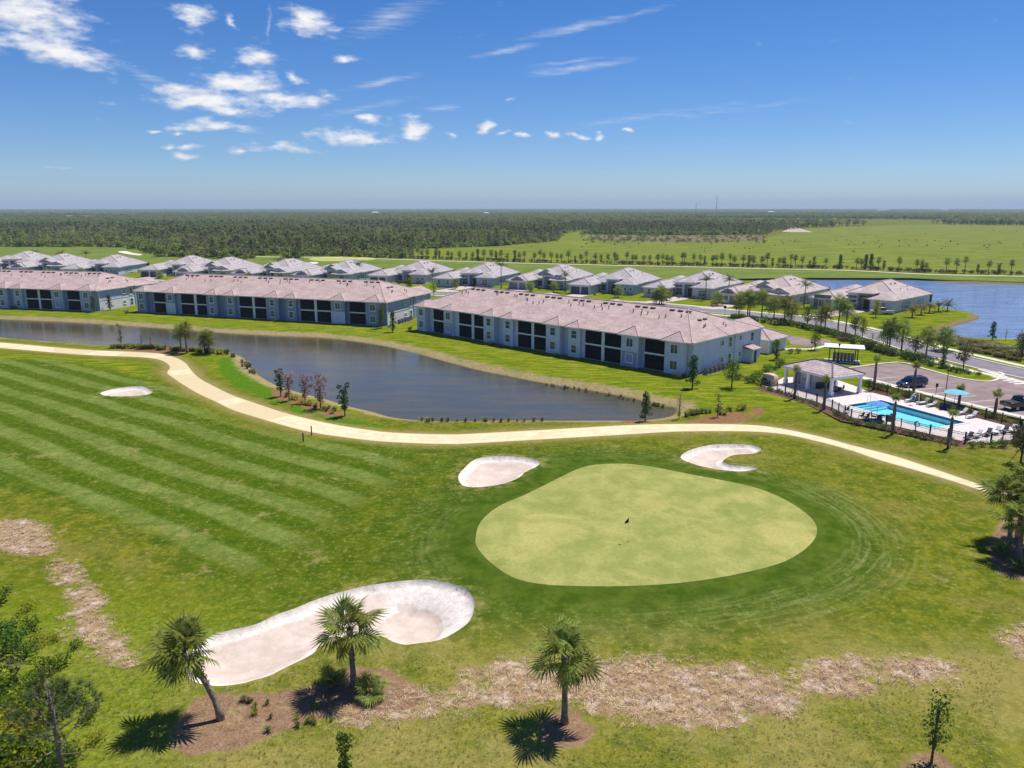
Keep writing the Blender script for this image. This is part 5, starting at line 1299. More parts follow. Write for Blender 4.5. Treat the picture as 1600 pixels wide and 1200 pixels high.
def palm(kind, label, x, y, h, seed=0, sc=1.0, group=None, stakes=0, name=None, z=None):
    z = hz(x, y) if z is None else z
    r = thing(name or {'fan': 'cabbage_palm', 'tuft': 'young_cabbage_palm', 'feather': 'royal_palm', 'date': 'date_palm'}[kind], label, 'palm tree', (x, y, z), seed*1.3, group)
    link('trunk', trunk_mesh(kind, h, TRUNKG if kind in ('tuft', 'feather') else TRUNKP), r)
    keys = [k for k in CROWN if k[0] == kind]; c = link('crown', CROWN[keys[seed % len(keys)]], r); c.location = (0, 0, h); c.scale = (sc, sc, sc)
    for i in range(stakes):
        a = i*2.1+.4; MB().tube([(cos(a)*1.0, sin(a)*1.0, -.05), (cos(a)*.16, sin(a)*.16, h*.38)], .045, 5).build('stake', STAKE, r)
    return r
def hpx(px, py, py_top, z0=0.0):
    """metres tall from base and top pixels"""
    x, y = G(px, py, z0); xx = -(py_top-600)/FPX; dy = cos(PITCH)+xx*sin(PITCH); dz = -sin(PITCH)+xx*cos(PITCH); return x, y, max(.5, CAMH+dz*y/dy-z0)

# the three big palms in front
x, y = G(345, 1124); sabal_near('tall leaning cabbage palm at the left end of the big bunker', x, y, 4.1, (-1.75, .25), 3, 23, 1.04, 'cabbage palms in front of the green')
x, y = G(553, 1074); sabal_near('straight cabbage palm standing against the sand of the big bunker', x, y, 3.75, (-.1, .1), 5, 21, .95, 'cabbage palms in front of the green')
x, y = G(882, 1130); sabal_near('straight cabbage palm in a mulch circle below the putting green', x, y, 4.15, (-.05, .15), 8, 21, .98, 'cabbage palms in front of the green')
for i, (bx, by, hh, ln, lb) in enumerate(((1577, 846, 4.6, (-.4, .3), 'cabbage palm leaning left at the end of the path'), (1590, 838, 5.2, (.1, .3), 'tallest cabbage palm in the clump by the right edge'), (1592, 872, 3.6, (-.3, 0), 'low cabbage palm in front of the clump by the right edge'), (1618, 860, 4.6, (-.3, .2), 'cabbage palm cut off by the right edge of the picture'))):
    x, y = G(bx, by); sabal_near(lb, x, y, hh, ln, 20+i, 22, 1.0, 'cabbage palms at the right edge')
for i, (bx, by, lb) in enumerate(((520, 1072, 'small dark palmetto left of the straight bunker palm'), (578, 1088, 'low palmetto under the straight bunker palm'), (1562, 862, 'palmetto at the foot of the right edge palms'), (1600, 888, 'dry palmetto on the mulch at the right edge'))):
    x, y = G(bx, by); r = thing('palmetto', lb, 'shrub', (x, y, hz(x, y)), 0, 'palmettos under the palms')
    rng = random.Random(i)
    for k in range(11): o = link('frond', rng.choice(FANS), r); o.rotation_euler = frond_rot(k*2.4, radians(rng.uniform(15, 80)), rng.uniform(-.3, .3)); s_ = rng.uniform(.45, .7); o.scale = (s_, s_, s_)

# palms by the pond
for i, (bx, by, ty, lb) in enumerate(((283, 549, 514, 'left palm of the pair among reeds by the pond'), (292, 552, 512, 'right palm of the pair among reeds by the pond'), (320, 552, 528, 'short palm beside the pair by the pond'), (327, 553, 526, 'short bushy palm nearest the pond bend'))):
    x, y, h = hpx(bx, by, ty); palm('fan', lb, x, y, h*.86, i, .95, 'palms on the pond bank')
# street palms
SP = [(1154,495,466),(1168,494,462),(1171,495,464),(1190,495,463),(1209,497,474),(1225,506,470),(1289,514,485),(1309,519,470),(1321,520,480),(1385,547,512),(1389,548,508),(1408,551,513),(1447,556,525),(1474,548,527),(1025,475,460),(1030,476,458),(1034,475,460),(1120,478,466),(1282,512,492),(1236,503,482)]
SL = ['street palm nearest the red stop sign', 'left street palm of the pair near the stop sign', 'right street palm of the pair near the stop sign', 'street palm in front of the pale double driveway', 'short street palm right of the double driveway', 'street palm above the garage roof hip',
 'lone street palm across from the stone house', 'tall street palm in front of the stone house', 'shorter street palm beside the tall one at the stone house', 'left palm of the pair near the mail shelter street', 'right palm of the pair near the mail shelter street', 'palm between the pair and the parking hedge', 'palm at the corner of the parking hedge', 'bushy palm by the lake end of the street',
 'left of three palms behind the nearest roof ridge', 'middle of three palms behind the nearest roof ridge', 'right of three palms behind the nearest roof ridge', 'small palm at the edge of the pink driveway', 'low palm behind the lone street palm', 'low palm left of the street trees']
for i, ((bx, by, ty), lb) in enumerate(zip(SP, SL)):
    x, y, h = hpx(bx, by, ty); palm('fan', lb, x, y, h*.86, i, 1.25+.15*sin(i*3.1), 'street palms')
FP = [(1102,469,437),(1138,466,437),(1256,481,445),(783,451,414),(883,457,430),(676,441,424),(561,436,412),(475,428,398),(357,428,405),(438,431,407),(57,408,395),(97,416,396),(136,412,396),(1480,486,478)]
FPL = ['feather palm in front of the tall windowed villa', 'feather palm right of the tall windowed villa', 'feather palm beside the cream villa facing the stone house', 'tallest feather palm, before the pale blue villa', 'feather palm behind the nearest roof, before a grey villa', 'feather palm right of the tall portico villa', 'feather palm above the middle block right end', 'big feather palm above the middle block centre',
 'feather palm above the middle block left half', 'feather palm left of the big one above the middle block', 'leftmost feather palm above the left block', 'feather palm at the centre above the left block', 'slim feather palm above the right end of the left block', 'small feather palm on the lake point']
for i, ((bx, by, ty), lb) in enumerate(zip(FP, FPL)):
    x, y, h = hpx(bx, by, ty); palm('feather', lb, x, y, h*.95, i, 1.2, 'feather palms in front of the villas')
for i, (bx, by, ty, lb) in enumerate(((1425, 496, 483, 'first yellowish date palm on the lake lawn, nearest the street'), (1439, 492, 481, 'second yellowish date palm on the lake lawn'), (1452, 489, 477, 'third yellowish date palm on the lake lawn'), (1466, 487, 475, 'last yellowish date palm on the lake lawn, nearest the water'))):
    x, y, h = hpx(bx, by, ty); palm('date', lb, x, y, h*.85, i, 1.2, 'date palms on the lake lawn')
# freshly planted palms round the pool
for i, (bx, by, ty, st_, lb) in enumerate(((1241, 623, 582, 2, 'newly planted palm at the left end of the pool fence'), (1287, 640, 598, 2, 'newly planted palm before the pavilion front column'), (1394, 677, 626, 3, 'thick newly planted palm at the near side of the pool'), (1482, 700, 652, 3, 'newly planted palm at the near right pool corner'),
    (1365, 609, 566, 0, 'newly planted palm behind the pavilion by the lot'), (1427, 614, 577, 0, 'newly planted palm in front of the blue van'), (1498, 634, 611, 0, 'newly planted palm behind the turquoise parasol'), (1554, 650, 619, 0, 'newly planted palm beside the black pickup'))):
    x, y, h = hpx(bx, by, ty); palm('tuft', lb, x, y, h, i, .95, 'new palms round the pool', st_)

# ------------------------------------------------------------------ trees
def tree_parts(h, cb, cr, tr_, leaf, n, size, seed, shape='round', nclump=12, limbs=7):
    rng = random.Random(seed); t = MB(); l = MB()
    t.tube([(0, 0, -.15), (rng.uniform(-.04, .04)*h*.3, 0, h*.4), (rng.uniform(-.03, .03)*h, rng.uniform(-.03, .03)*h, h*.93)], [tr_, tr_*.75, tr_*.2], 7)
    bl = []
    for i in range(nclump):
        u = (i+.5)/nclump; z = cb+(h-cb)*u
        w_ = cr*{'round': math.sqrt(max(.05, 1-(2*u-1)**2)), 'cone': 1.05-.95*u, 'column': .85-.35*abs(2*u-1), 'vase': .45+.6*u}[shape]
        a = i*2.4+rng.uniform(-.5, .5); q = rng.uniform(.25, .85)*w_; c = (q*cos(a), q*sin(a), z); k = cr*rng.uniform(.34, .52)
        bl.append((c, (k, k, k*.8)))
        if i % max(1, nclump//limbs) == 0: t.tube([(0, 0, max(cb*.6, z-.25*h)), (c[0]*.6, c[1]*.6, z-.06*h), c], [tr_*.45, tr_*.25, tr_*.08], 4, False)
    leaf_cloud(l, bl, n, size, rng); a = t.mesh('trunk', True); a.materials.append(BARKB); b = l.mesh('crown'); b.materials.append(leaf); return a, b
TP = {}
def tree(label, x, y, h, spec, group=None, rz=0.0, name='young_tree', stakes=0, z=None, cat='tree'):
    """spec = key of TP, meshes built for 1 m tall and scaled"""
    a, b = TP[spec]; r = thing(name, label, cat, (x, y, hz(x, y) if z is None else z), rz, group); r.scale = (h, h, h)
    link('trunk', a, r); link('crown', b, r)
    for i in range(stakes): an = i*2.1; MB().tube([(cos(an)*.25, sin(an)*.25, -.02), (cos(an)*.04, sin(an)*.04, .4)], .012, 5).build('stake', STAKE, r)
    return r
TP['cone'] = tree_parts(1, .16, .24, .026, LF_DK, 900, .055, 1, 'cone', 18)
TP['cone2'] = tree_parts(1, .2, .22, .024, LF_MID, 800, .055, 2, 'column', 16)
TP['round'] = tree_parts(1, .35, .36, .028, LF_MID, 900, .06, 3, 'round', 16)
TP['olive'] = tree_parts(1, .38, .40, .030, LF_OLV, 900, .065, 4, 'round', 16)
TP['thin'] = tree_parts(1, .25, .22, .018, LF_OLV, 260, .05, 5, 'column', 12)
TP['copper'] = tree_parts(1, .22, .24, .020, LF_RED, 420, .055, 6, 'vase', 14)
TP['copper2'] = tree_parts(1, .18, .27, .020, LF_RED, 560, .055, 16, 'vase', 15)
TP['vase'] = tree_parts(1, .2, .24, .022, LF_DK, 520, .062, 7, 'vase', 13)
TP['bare'] = tree_parts(1, .2, .20, .018, LF_DRY, 110, .045, 8, 'column', 12, 12)
TP['sapling'] = tree_parts(1, .28, .27, .020, LF_MID, 520, .045, 9, 'column', 15, 15)
TP['yellow'] = tree_parts(1, .3, .34, .026, LF_YG, 800, .06, 10, 'round', 14)
TR = [(1082,607,556,'cone','conical young tree before the corner of the nearest block'),(1143,606,565,'round','young tree in front of the air conditioners of the nearest block'),(596,513,480,'cone2','dense conical tree at the right corner of the middle block'),(614,519,487,'cone','conical young tree in the gap between two blocks'),
 (147,488,463,'cone2','young tree at the right corner of the left block'),(172,485,461,'cone','conical young tree before the white end wall of the left block'),(1008,657,612,'cone','lone conical tree on the near pond bank'),(1061,655,612,'bare','bare thin tree at the pond tip'),(1121,652,616,'thin','thin young tree in the bed beside the pond tip'),
 (190,541,506,'thin','slender tree among the reeds left of the pond palms'),(222,545,521,'bare','dry bush tree left of the reed palms'),(236,545,519,'bare','second dry bush tree among the reeds'),
 (439,620,577,'vase','dark green tree left of the copper trees'),(452,627,582,'copper','thin copper leaved tree on the pond bank'),(477,631,586,'copper','pale copper leaved tree in the middle of the bank'),(501,640,589,'copper2','fullest copper leaved tree on the pond bank'),(539,651,600,'vase','dark green tree right of the copper trees'),
 (1173,565,544,'cone2','small tree beside the side entrance of the nearest block'),(1212,562,531,'cone2','small tree before the cream garage'),(1273,547,521,'round','staked young tree left of the mail shelter'),(1261,512,480,'round','street tree between palms across from the cream villa'),(1336,524,494,'olive','olive leaved street tree near the stone house'),(1347,528,497,'yellow','yellowish street tree near the stone house'),
 (1429,556,526,'olive','olive street tree between the palms near the lake'),(1473,574,541,'cone2','dense green tree on the parking island'),(1505,576,540,'olive','bronze leaved magnolia on the parking island'),(1550,532,503,'cone','conical tree at the edge of the lake'),(1571,532,513,'bare','dead trunk at the edge of the lake'),(1596,560,520,'olive','tree at the right edge before the lake'),
 (1455,1194,1092,'sapling','thin leafy sapling in a mulch ring at the bottom right'),(540,1216,1148,'cone2','narrow sapling at the bottom edge below the straight palm'),(1594,726,668,'olive','staked tree at the right edge below the pool fence'),(678,462,441,'yellow','bronze tree at the gap before the pale blue villa'),(1368,496,470,'yellow','small tree in front of the white pickup'),(1362,541,521,'thin','thin street tree near the lake lawn')]
for i, (bx, by, ty, sp_, lb) in enumerate(TR):
    x, y, h = hpx(bx, by, ty); tree(lb, x, y, h, sp_, 'planted trees', i*1.7, stakes=3 if bx in (1594, 1273) else 0)

# ------------------------------------------------------------------ shrubs
def shrub_mesh(leaf, seed, n=260, size=.16, flat=.8):
    rng = random.Random(seed); l = MB(); leaf_cloud(l, clumps(rng, 7, 0, .55, .55, .3*flat, .45, .4*flat), n, size, rng, .6); me = l.mesh('foliage'); me.materials.append(leaf)
    s_ = MB()
    for i in range(5): a = i*1.26; s_.tube([(0, 0, -.05), (cos(a)*.25, sin(a)*.25, .35), (cos(a)*.5, sin(a)*.5, .7)], [.03, .02, .01], 4, False)
    sm = s_.mesh('stems'); sm.materials.append(BARKB); return me, sm
SH = {'dk': shrub_mesh(LF_DK, 1), 'mid': shrub_mesh(LF_MID, 2), 'yg': shrub_mesh(LF_YG, 3), 'olive': shrub_mesh(LF_OLV, 4), 'red': shrub_mesh(LF_RED, 5)}
def grass_clump_mesh(seed, n=60, h=.8, spread=.55, m=None):
    rng = random.Random(seed); mb = MB()
    for i in range(n):
        a = rng.uniform(0, 2*pi); r0 = rng.uniform(0, .15); b = rng.uniform(.15, spread); hh = h*rng.uniform(.6, 1.1); w_ = rng.uniform(.012, .025); d = Vector((cos(a), sin(a), 0)); s_ = Vector((-sin(a), cos(a), 0))*w_
        p0 = d*r0; p1 = d*(r0+b*.45)+Vector((0, 0, hh*.75)); p2 = d*(r0+b*1.1)+Vector((0, 0, hh*.85))
        mb.add([p0-s_, p0+s_, p1+s_, p1-s_, p2], [(0,1,2,3),(3,2,4)])
    me = mb.mesh('blades'); me.materials.append(m or LF_GRS); return me
GC = [grass_clump_mesh(i, 60) for i in range(3)]
def shrub(kind, label, x, y, s, group, rz=0.0, cat='shrub', name='shrub', z=None):
    r = thing(name, label, cat, (x, y, hz(x, y) if z is None else z), rz, group); r.scale = s if isinstance(s, tuple) else (s, s, s); link('foliage', SH[kind][0], r); link('stems', SH[kind][1], r); return r
rng = random.Random(77)
# thicket in the lower left corner
TH = [(-5,1180,'yg',1.8),(35,1195,'mid',1.9),(5,1140,'yg',1.6),(40,1150,'yg',1.5),(-10,1100,'mid',1.7),(30,1108,'yg',1.2),(60,1120,'mid',1.2),(75,1095,'dk',1.3),(100,1110,'dk',1.1),(20,1060,'olive',1.4),(-5,1030,'mid',1.5),(10,990,'dk',1.2),(40,1025,'mid',1.2),(45,1075,'mid',1.1),(70,1180,'yg',1.2),(90,1210,'mid',1.4),(-20,960,'mid',1.2),(52,985,'mid',1.0),(15,1215,'yg',1.6),(25,1170,'yg',1.7),(60,1205,'yg',1.5),(20,1125,'mid',1.6),(55,1140,'yg',1.2),(85,1130,'mid',1.0),(120,1095,'mid',1.0),(140,1120,'mid',.9),(70,1050,'mid',1.1),(95,1040,'mid',.9),(25,1010,'mid',1.4),(0,1075,'yg',1.5),(110,1180,'yg',.9),(150,1160,'yg',.7),(60,1010,'yg',.9),(0,945,'mid',1.2),(45,955,'yg',.8),(85,1000,'yg',.6),(120,1010,'mid',.6)]+[(rng.uniform(-10, 95), rng.uniform(1085, 1205), rng.choice(['yg', 'yg', 'mid']), rng.uniform(.5, 1.0)) for _ in range(26)]
for i, (bx, by, k, s_) in enumerate(TH):
    x, y = G(bx, by); nx = {'yg': 'bright yellow green', 'mid': 'fresh green', 'dk': 'dark green', 'olive': 'grey olive'}[k]
    shrub(k, nx+' bush in the thicket at the lower left corner', x, y, (s_, s_, s_*1.05), 'bushes of the lower left thicket', i*1.1)
# open pine above the thicket
def pine(label, x, y, h, seed):
    rg = random.Random(seed); r = thing('slash_pine', label, 'tree', (x, y, hz(x, y)), 0); t = MB(); l = MB()
    t.tube([(0, 0, -.2), (.05, .02, h*.4), (-.05, .05, h*.75), (0, 0, h)], [.16, .12, .08, .03], 8)
    def tuft(p, d, s):
        for k in range(34):
            v = (d*.9+Vector((rg.gauss(0, .55), rg.gauss(0, .55), rg.gauss(0, .55)+.15))).normalized()*s*rg.uniform(.7, 1.1); w_ = v.orthogonal().normalized()*.014; l.add([p-w_, p+w_, p+v], [(0,1,2)])
    for i in range(24):
        u = i/24; z = h*(.28+.68*u); a = i*2.4+rg.uniform(-.4, .4); ln = (2.4*(1-u)**.8+.5)*rg.uniform(.7, 1.1); d = Vector((cos(a), sin(a), .25+.5*u)).normalized()
        p0 = Vector((0, 0, z)); p1 = p0+d*ln*.6; p2 = p0+d*ln+Vector((0, 0, .18*ln)); t.tube([p0, p1, p2], [.04, .028, .012], 5, False)
        if u < .12: continue
        for q in range(6):
            pp = p1.lerp(p2, q/5)+Vector((rg.gauss(0, .22), rg.gauss(0, .22), rg.gauss(0, .14))); t.tube([p1.lerp(p2, q/6), pp], [.014, .006], 3, False); tuft(pp, d, .42)
    t.build('trunk', mat('pine_bark', (0.20, 0.165, 0.14), .95, .35, 7, bump=.8), r, True); l.build('needles', leafmat('near_needles', (0.100, 0.150, 0.040), .4, 1.5, trans=.4, c2=(0.17, 0.21, 0.06)), r)
x, y = G(98, 1222); pine('slim open pine with bare lower branches over the corner thicket', x, y, 5.6, 4)
# shrubs along buildings, beds and streets
def row(pts, n, kinds, s0, s1, label, group, jit=.4, cat='shrub', name='shrub'):
    L_ = smooth_poly(GP(pts), False, 8); seg = np.array(L_); d = np.r_[0, np.cumsum(np.hypot(*np.diff(seg, axis=0).T))]
    for i in range(n):
        t = d[-1]*(i+.5)/n; x = np.interp(t, d, seg[:, 0])+rng.uniform(-jit, jit); y = np.interp(t, d, seg[:, 1])+rng.uniform(-jit, jit); s_ = rng.uniform(s0, s1); k = rng.choice(kinds)
        shrub(k, label, x, y, s_, group, rng.uniform(0, 6), cat, name)
row([(758,588),(790,590)], 2, ['dk'], 1.0, 1.3, 'dark bush in the wall recess left of centre on the nearest block', 'bushes in the recesses of the nearest block', .2)
for bx, by, lb in ((768,540,'dark bush in the left wall recess of the nearest block'),(870,558,'dark bush in the middle wall recess of the nearest block'),(1068,590,'dark bush at the right corner of the nearest block'),(640,516,'dark bush at the left corner of the nearest block'),(22,483,'bush in the wall recess of the left block'),(336,497,'bush in the left recess of the middle block'),(430,503,'bush in the right recess of the middle block'),(198,490,'dark bush at the left corner of the middle block'),(1058,592,'low bush under the last window of the nearest block')):
    x, y = G(bx, by); shrub('dk', lb, x, y, rng.uniform(1.0, 1.35), 'bushes against the apartment walls', rng.uniform(0, 6))
row([(1170,598),(1196,585),(1215,575),(1225,566)], 9, ['dk','mid'], 1.0, 1.5, 'green bush in the hedge left of the pavilion', 'hedge left of the pavilion')
row([(1148,590),(1172,598),(1190,602)], 6, ['mid','red','olive'], .8, 1.2, 'mixed bush beside the tan pool heater', 'bushes by the pool heater')
row([(1196,608),(1240,622),(1290,640)], 13, ['olive','mid'], .55, .85, 'low shrub at the foot of the pavilion fence', 'shrubs outside the pool fence', .3)
row([(1300,645),(1340,662),(1400,674),(1450,685),(1500,697)], 20, ['mid','olive','dk','red'], .6, 1.0, 'low shrub at the foot of the near pool fence', 'shrubs outside the pool fence', .3)
row([(1512,699),(1545,700),(1580,697),(1596,688)], 9, ['mid','olive'], .6, 1.05, 'leafy shrub outside the lounger fence', 'shrubs outside the pool fence', .3)
row([(1348,601),(1390,613),(1425,622),(1445,627)], 15, ['yg','mid'], .95, 1.3, 'yellow green hedge shrub between the pool and the parking lot', 'hedge along the parking side of the pool', .25)
row([(1448,629),(1500,640),(1545,651),(1590,663)], 15, ['mid','yg','olive'], .8, 1.15, 'green hedge shrub between loungers and the parking lot', 'hedge along the parking side of the pool', .3)
row([(1140,497),(1180,503),(1230,508),(1262,515),(1300,524)], 34, ['dk','olive','mid'], 1.2, 1.9, 'hedge shrub along the near side of the street', 'hedge along the street', .7)
row([(1300,524),(1335,536),(1375,550),(1420,562),(1450,570)], 34, ['dk','mid','olive'], 1.3, 2.0, 'hedge shrub between the street and the mail shelter lawn', 'hedge along the street', .8)
row([(1455,572),(1480,578),(1505,583),(1528,586)], 10, ['dk','mid'], .8, 1.2, 'hedge shrub on the parking island', 'shrubs on the parking island', .6)
for bx, by, lb, k in ((1312,532,'red flowering bush on the street corner','red'),(1318,534,'second red flowering bush on the street corner','red'),(1236,553,'grey green bush beside the garage','olive'),(1247,552,'second grey green bush beside the garage','olive'),(1214,560,'low bush at the garage corner','olive')):
    x, y = G(bx, by); shrub(k, lb, x, y, 1.1, 'bushes near the garage drive', rng.uniform(0, 6))
VSH = [hpt(VPOS[i], d, l) for i in range(0, 14) for d, l in ((1.5, 2), (1.8, 5), (2.6, 9.5), (-10, -1.2), (-16, -1.2), (6.5, 11.0))]
for i, p in enumerate(VSH): shrub(rng.choice(['dk','mid','olive','yg']), 'foundation bush beside a villa wall', p[0], p[1], rng.uniform(.8, 1.35), 'bushes around the villas', i, z=0)
VPM = [hpt(VPOS[i], d, l) for i in range(1, 13) for d, l in ((9.0, 2.0), (10.5, 10.0))]
for i, p in enumerate(VPM):
    if i % 3 != 2: palm('fan', 'low palm on the front lawn of a villa', p[0], p[1], 1.6+.5*sin(i*2.2), i, 1.0, 'low palms on villa lawns', z=0)
# grasses: reeds on the pond bank, bed behind the far kerb
def clump_row(pts, n, h0, h1, label, group, jit, mats=None, wid=1.0):
    L_ = smooth_poly(GP(pts), False, 8); seg = np.array(L_); d = np.r_[0, np.cumsum(np.hypot(*np.diff(seg, axis=0).T))]
    for i in range(n):
        t = d[-1]*rng.random(); x = np.interp(t, d, seg[:, 0])+rng.uniform(-jit, jit); y = np.interp(t, d, seg[:, 1])+rng.uniform(-jit, jit); s_ = rng.uniform(h0, h1)
        o = link('grass_clump', rng.choice(GC)); put(o, x, y, max(hz(x, y), WZ)-.03, rng.uniform(0, 6), (s_*wid, s_*wid, s_)); tag(o, label, 'grass clump', group)
GREEDS = [grass_clump_mesh(40+i, 80, .75, .75, LF_YG if i else LF_OLV) for i in range(2)]; _keep = GC
GC = GREEDS
clump_row([(180,543),(230,545),(280,548),(330,551),(352,553)], 70, 1.1, 1.7, 'tall green reed clump along the pond edge by the palms', 'reeds by the pond palms', .9)
clump_row([(440,618),(480,632),(520,645)], 22, .6, 1.0, 'grass clump on the mulch under the copper trees', 'grass clumps under the copper trees', .8)
clump_row([(1062,648),(1090,648),(1130,645),(1170,634)], 26, .8, 1.3, 'grass clump in the bed beside the pond tip', 'grass clumps beside the pond tip', 1.0)
GC = _keep
clump_row([(363,556),(380,562),(385,572),(398,585)], 14, 1.0, 1.6, 'dry reed clump at the pond bend', 'dry reeds at the pond bend', .6)
clump_row([(650,658),(700,660),(790,660),(860,659)], 22, .6, 1.0, 'small tuft on the near pond edge', 'tufts on the near pond edge', .4)
clump_row([(845,594),(905,603),(965,613),(1035,630)], 26, .5, 1.0, 'dry tuft on the far pond bank', 'tufts on the far pond bank', .5)
clump_row([(1476,534),(1520,540),(1560,548),(1600,556)], 120, 1.2, 1.9, 'ornamental grass in the bed between lake and street', 'ornamental grasses between lake and street', 3.2, None, 1.9)
clump_row([(1500,545),(1540,553),(1600,566)], 40, .9, 1.2, 'reddish grass in the front row of the lakeside bed', 'front row of the lakeside bed', .5, None, 1.6)
for i in range(16):
    bx, by = rng.uniform(380, 520), rng.uniform(1095, 1150); by = min(by, 1165-(bx-300)*.17)
    x, y = G(bx, by); o = link('grass_clump', rng.choice(GREEDS)); put(o, x, y, hz(x, y), rng.uniform(0, 6), rng.uniform(.3, .6)); tag(o, 'small dark tuft on the mulch bed between the two left palms', 'grass clump', 'tufts on the mulch bed')
# cabbage palms along the edge of the wet meadow
PR = [(650+i*9.6+rng.uniform(-3.5, 3.5)) for i in range(66)]+[1290,1312,1338,1345,1352,1360,1372,1380,1404,1432,1440,1446,1478,1494,1507,1527,1544,1560,1579]
for i, bx in enumerate(PR):
    by = float(np.interp(bx, [640, 800, 950, 1100, 1200, 1325, 1450, 1600], [404.5, 409.5, 413, 416, 418.2, 421, 426.5, 430]))-rng.uniform(0, .7)
    x, y = G(bx, by); hh = rng.uniform(3.0, 5.2) if bx < 1280 else rng.uniform(3.2, 6.0)
    if rng.random() < .72: palm('fan', 'cabbage palm in the row between far path and meadow', x, y, hh, i, rng.uniform(.75, 1.0), 'palm row along the meadow', z=0)
    else: tree('dark conifer in the row between far path and meadow', x, y, hh*1.25, rng.choice(['cone', 'cone2', 'vase']), 'tree row along the meadow', i, 'conifer', z=0)
px1 = np.array([rng.uniform(640, 1600) for _ in range(420)]); py1 = np.interp(px1, [640, 800, 950, 1100, 1200, 1325, 1450, 1600], [404, 409, 412.5, 415.5, 417.8, 420.5, 426, 429.5])-np.array([abs(rng.gauss(0, .7)) for _ in range(420)])
pts_ = np.array([G(a, b) for a, b in zip(px1, py1)]); s_ = rs.uniform(.8, 1.9, 420)
scatter('scrub_shrubs', 'low scrub under the palm row along the meadow', two_mat(MB().box(-.05,.05,-.05,.05,0,.2), MB().add([tuple(v.co) for v in SH['olive'][0].vertices], [tuple(p.vertices) for p in SH['olive'][0].polygons]), BARK, LF_OLV, 'scrub'), pts_[:, 0], pts_[:, 1], s_, s_)
px1 = rs.uniform(660, 1640, 150); py1 = np.array([rng.choice([rng.gauss(377, 1.2), rng.gauss(384, 2.5), rng.uniform(360, 398)]) for _ in range(150)])
pts_ = np.array([G(a, b) for a, b in zip(px1, py1)]); k_ = ~in_forest(pts_[:, 0], pts_[:, 1]); pts_ = pts_[k_]; s_ = rs.uniform(.4, 1.2, len(pts_))
scatter('meadow_shrubs', 'sparse dark bushes dotted over the wet meadow', two_mat(MB().box(-.05,.05,-.05,.05,0,.2), MB().add([tuple(v.co) for v in SH['dk'][0].vertices], [tuple(p.vertices) for p in SH['dk'][0].polygons]), BARK, LF_DK, 'bush'), pts_[:, 0], pts_[:, 1], s_, s_*1.2)
px1 = rs.uniform(905, 1200, 260); py1 = rs.uniform(364, 380, 260)
pts_ = np.array([G(a, b) for a, b in zip(px1, py1)]); s_ = rs.uniform(1.2, 3.5, 260)
scatter('strip_shrubs', 'dark scrub bordering the brown strip in the meadow', two_mat(MB().box(-.05,.05,-.05,.05,0,.2), MB().add([tuple(v.co) for v in SH['olive'][0].vertices], [tuple(p.vertices) for p in SH['olive'][0].polygons]), BARK, LF_OAK, 'bush'), pts_[:, 0], pts_[:, 1], s_, s_*.9)

# ------------------------------------------------------------------ rough grass standing up in the foreground
def scatter_z(name, label, me, X, Y, S):
    o = scatter(name, label, me, X, Y, S, S); Z = height(X, Y, *fields(X, Y)); co = np.stack([X, Y, Z], 1).astype(np.float32); o.data.vertices.foreach_set('co', co.ravel()); o['category'] = 'grass'; return o
def pts_in(polys_, n, grow=.3):
    X = []; Y = []
    for q in polys_:
        a = np.array(q); lo, hi_ = a.min(0)-grow, a.max(0)+grow; k = max(20, int(n*(hi_[0]-lo[0])*(hi_[1]-lo[1])))
        x = rs.uniform(lo[0], hi_[0], k); y = rs.uniform(lo[1], hi_[1], k); d = sdf(q, x, y)+rs.uniform(-.8, .8, k); m_ = d < 0; X.append(x[m_]); Y.append(y[m_])
    return np.concatenate(X), np.concatenate(Y)
_st = leafmat('straw_blade', (0.46, 0.32, 0.175), .35, 3.0, trans=.2, rnd=.3, c2=(0.66, 0.50, 0.34)); _sg = leafmat('rough_blade', (0.200, 0.215, 0.025), .35, 3.0, trans=.45, rnd=.3, c2=(0.34, 0.32, 0.05))
X, Y = pts_in(DEAD, 9.0); S = rs.uniform(.16, .36, len(X)); scatter_z('dead_grass', 'matted dead straw grass on the bare patches', grass_clump_mesh(90, 16, .5, 1.3, _st), X, Y, S*1.25)
X, Y = pts_in(MULCH[:1], 3.0); S = rs.uniform(.12, .28, len(X)); scatter_z('straw_litter', 'straw litter on the mulch bed between the left palms', grass_clump_mesh(91, 12, .5, 1.1, _st), X, Y, S)
X = rs.uniform(-30, 32, 15000); Y = rs.uniform(33.5, 46, 15000); dd_ = np.min([sdf(q, X, Y) for q in DEAD+MULCH+[BUNK['big']]], axis=0); k = (dd_ > .3) & (np.abs(X) < Y*.72) & (rs.uniform(0, 1, 15000) < sstep(46-Y, 0, 5)*.9+.02)
X, Y = X[k], Y[k]; S = rs.uniform(.10, .26, len(X)); h_ = len(X)//2; S = S*.8
scatter_z('rough_grass', 'shaggy green rough grass along the bottom of the picture', grass_clump_mesh(92, 14, .7, .8, _sg), X[h_:], Y[h_:], S[h_:]); scatter_z('dry_rough_grass', 'dry blades in the rough along the bottom of the picture', grass_clump_mesh(93, 12, .6, .9, _st), X[:h_], Y[:h_], S[:h_]*.8)
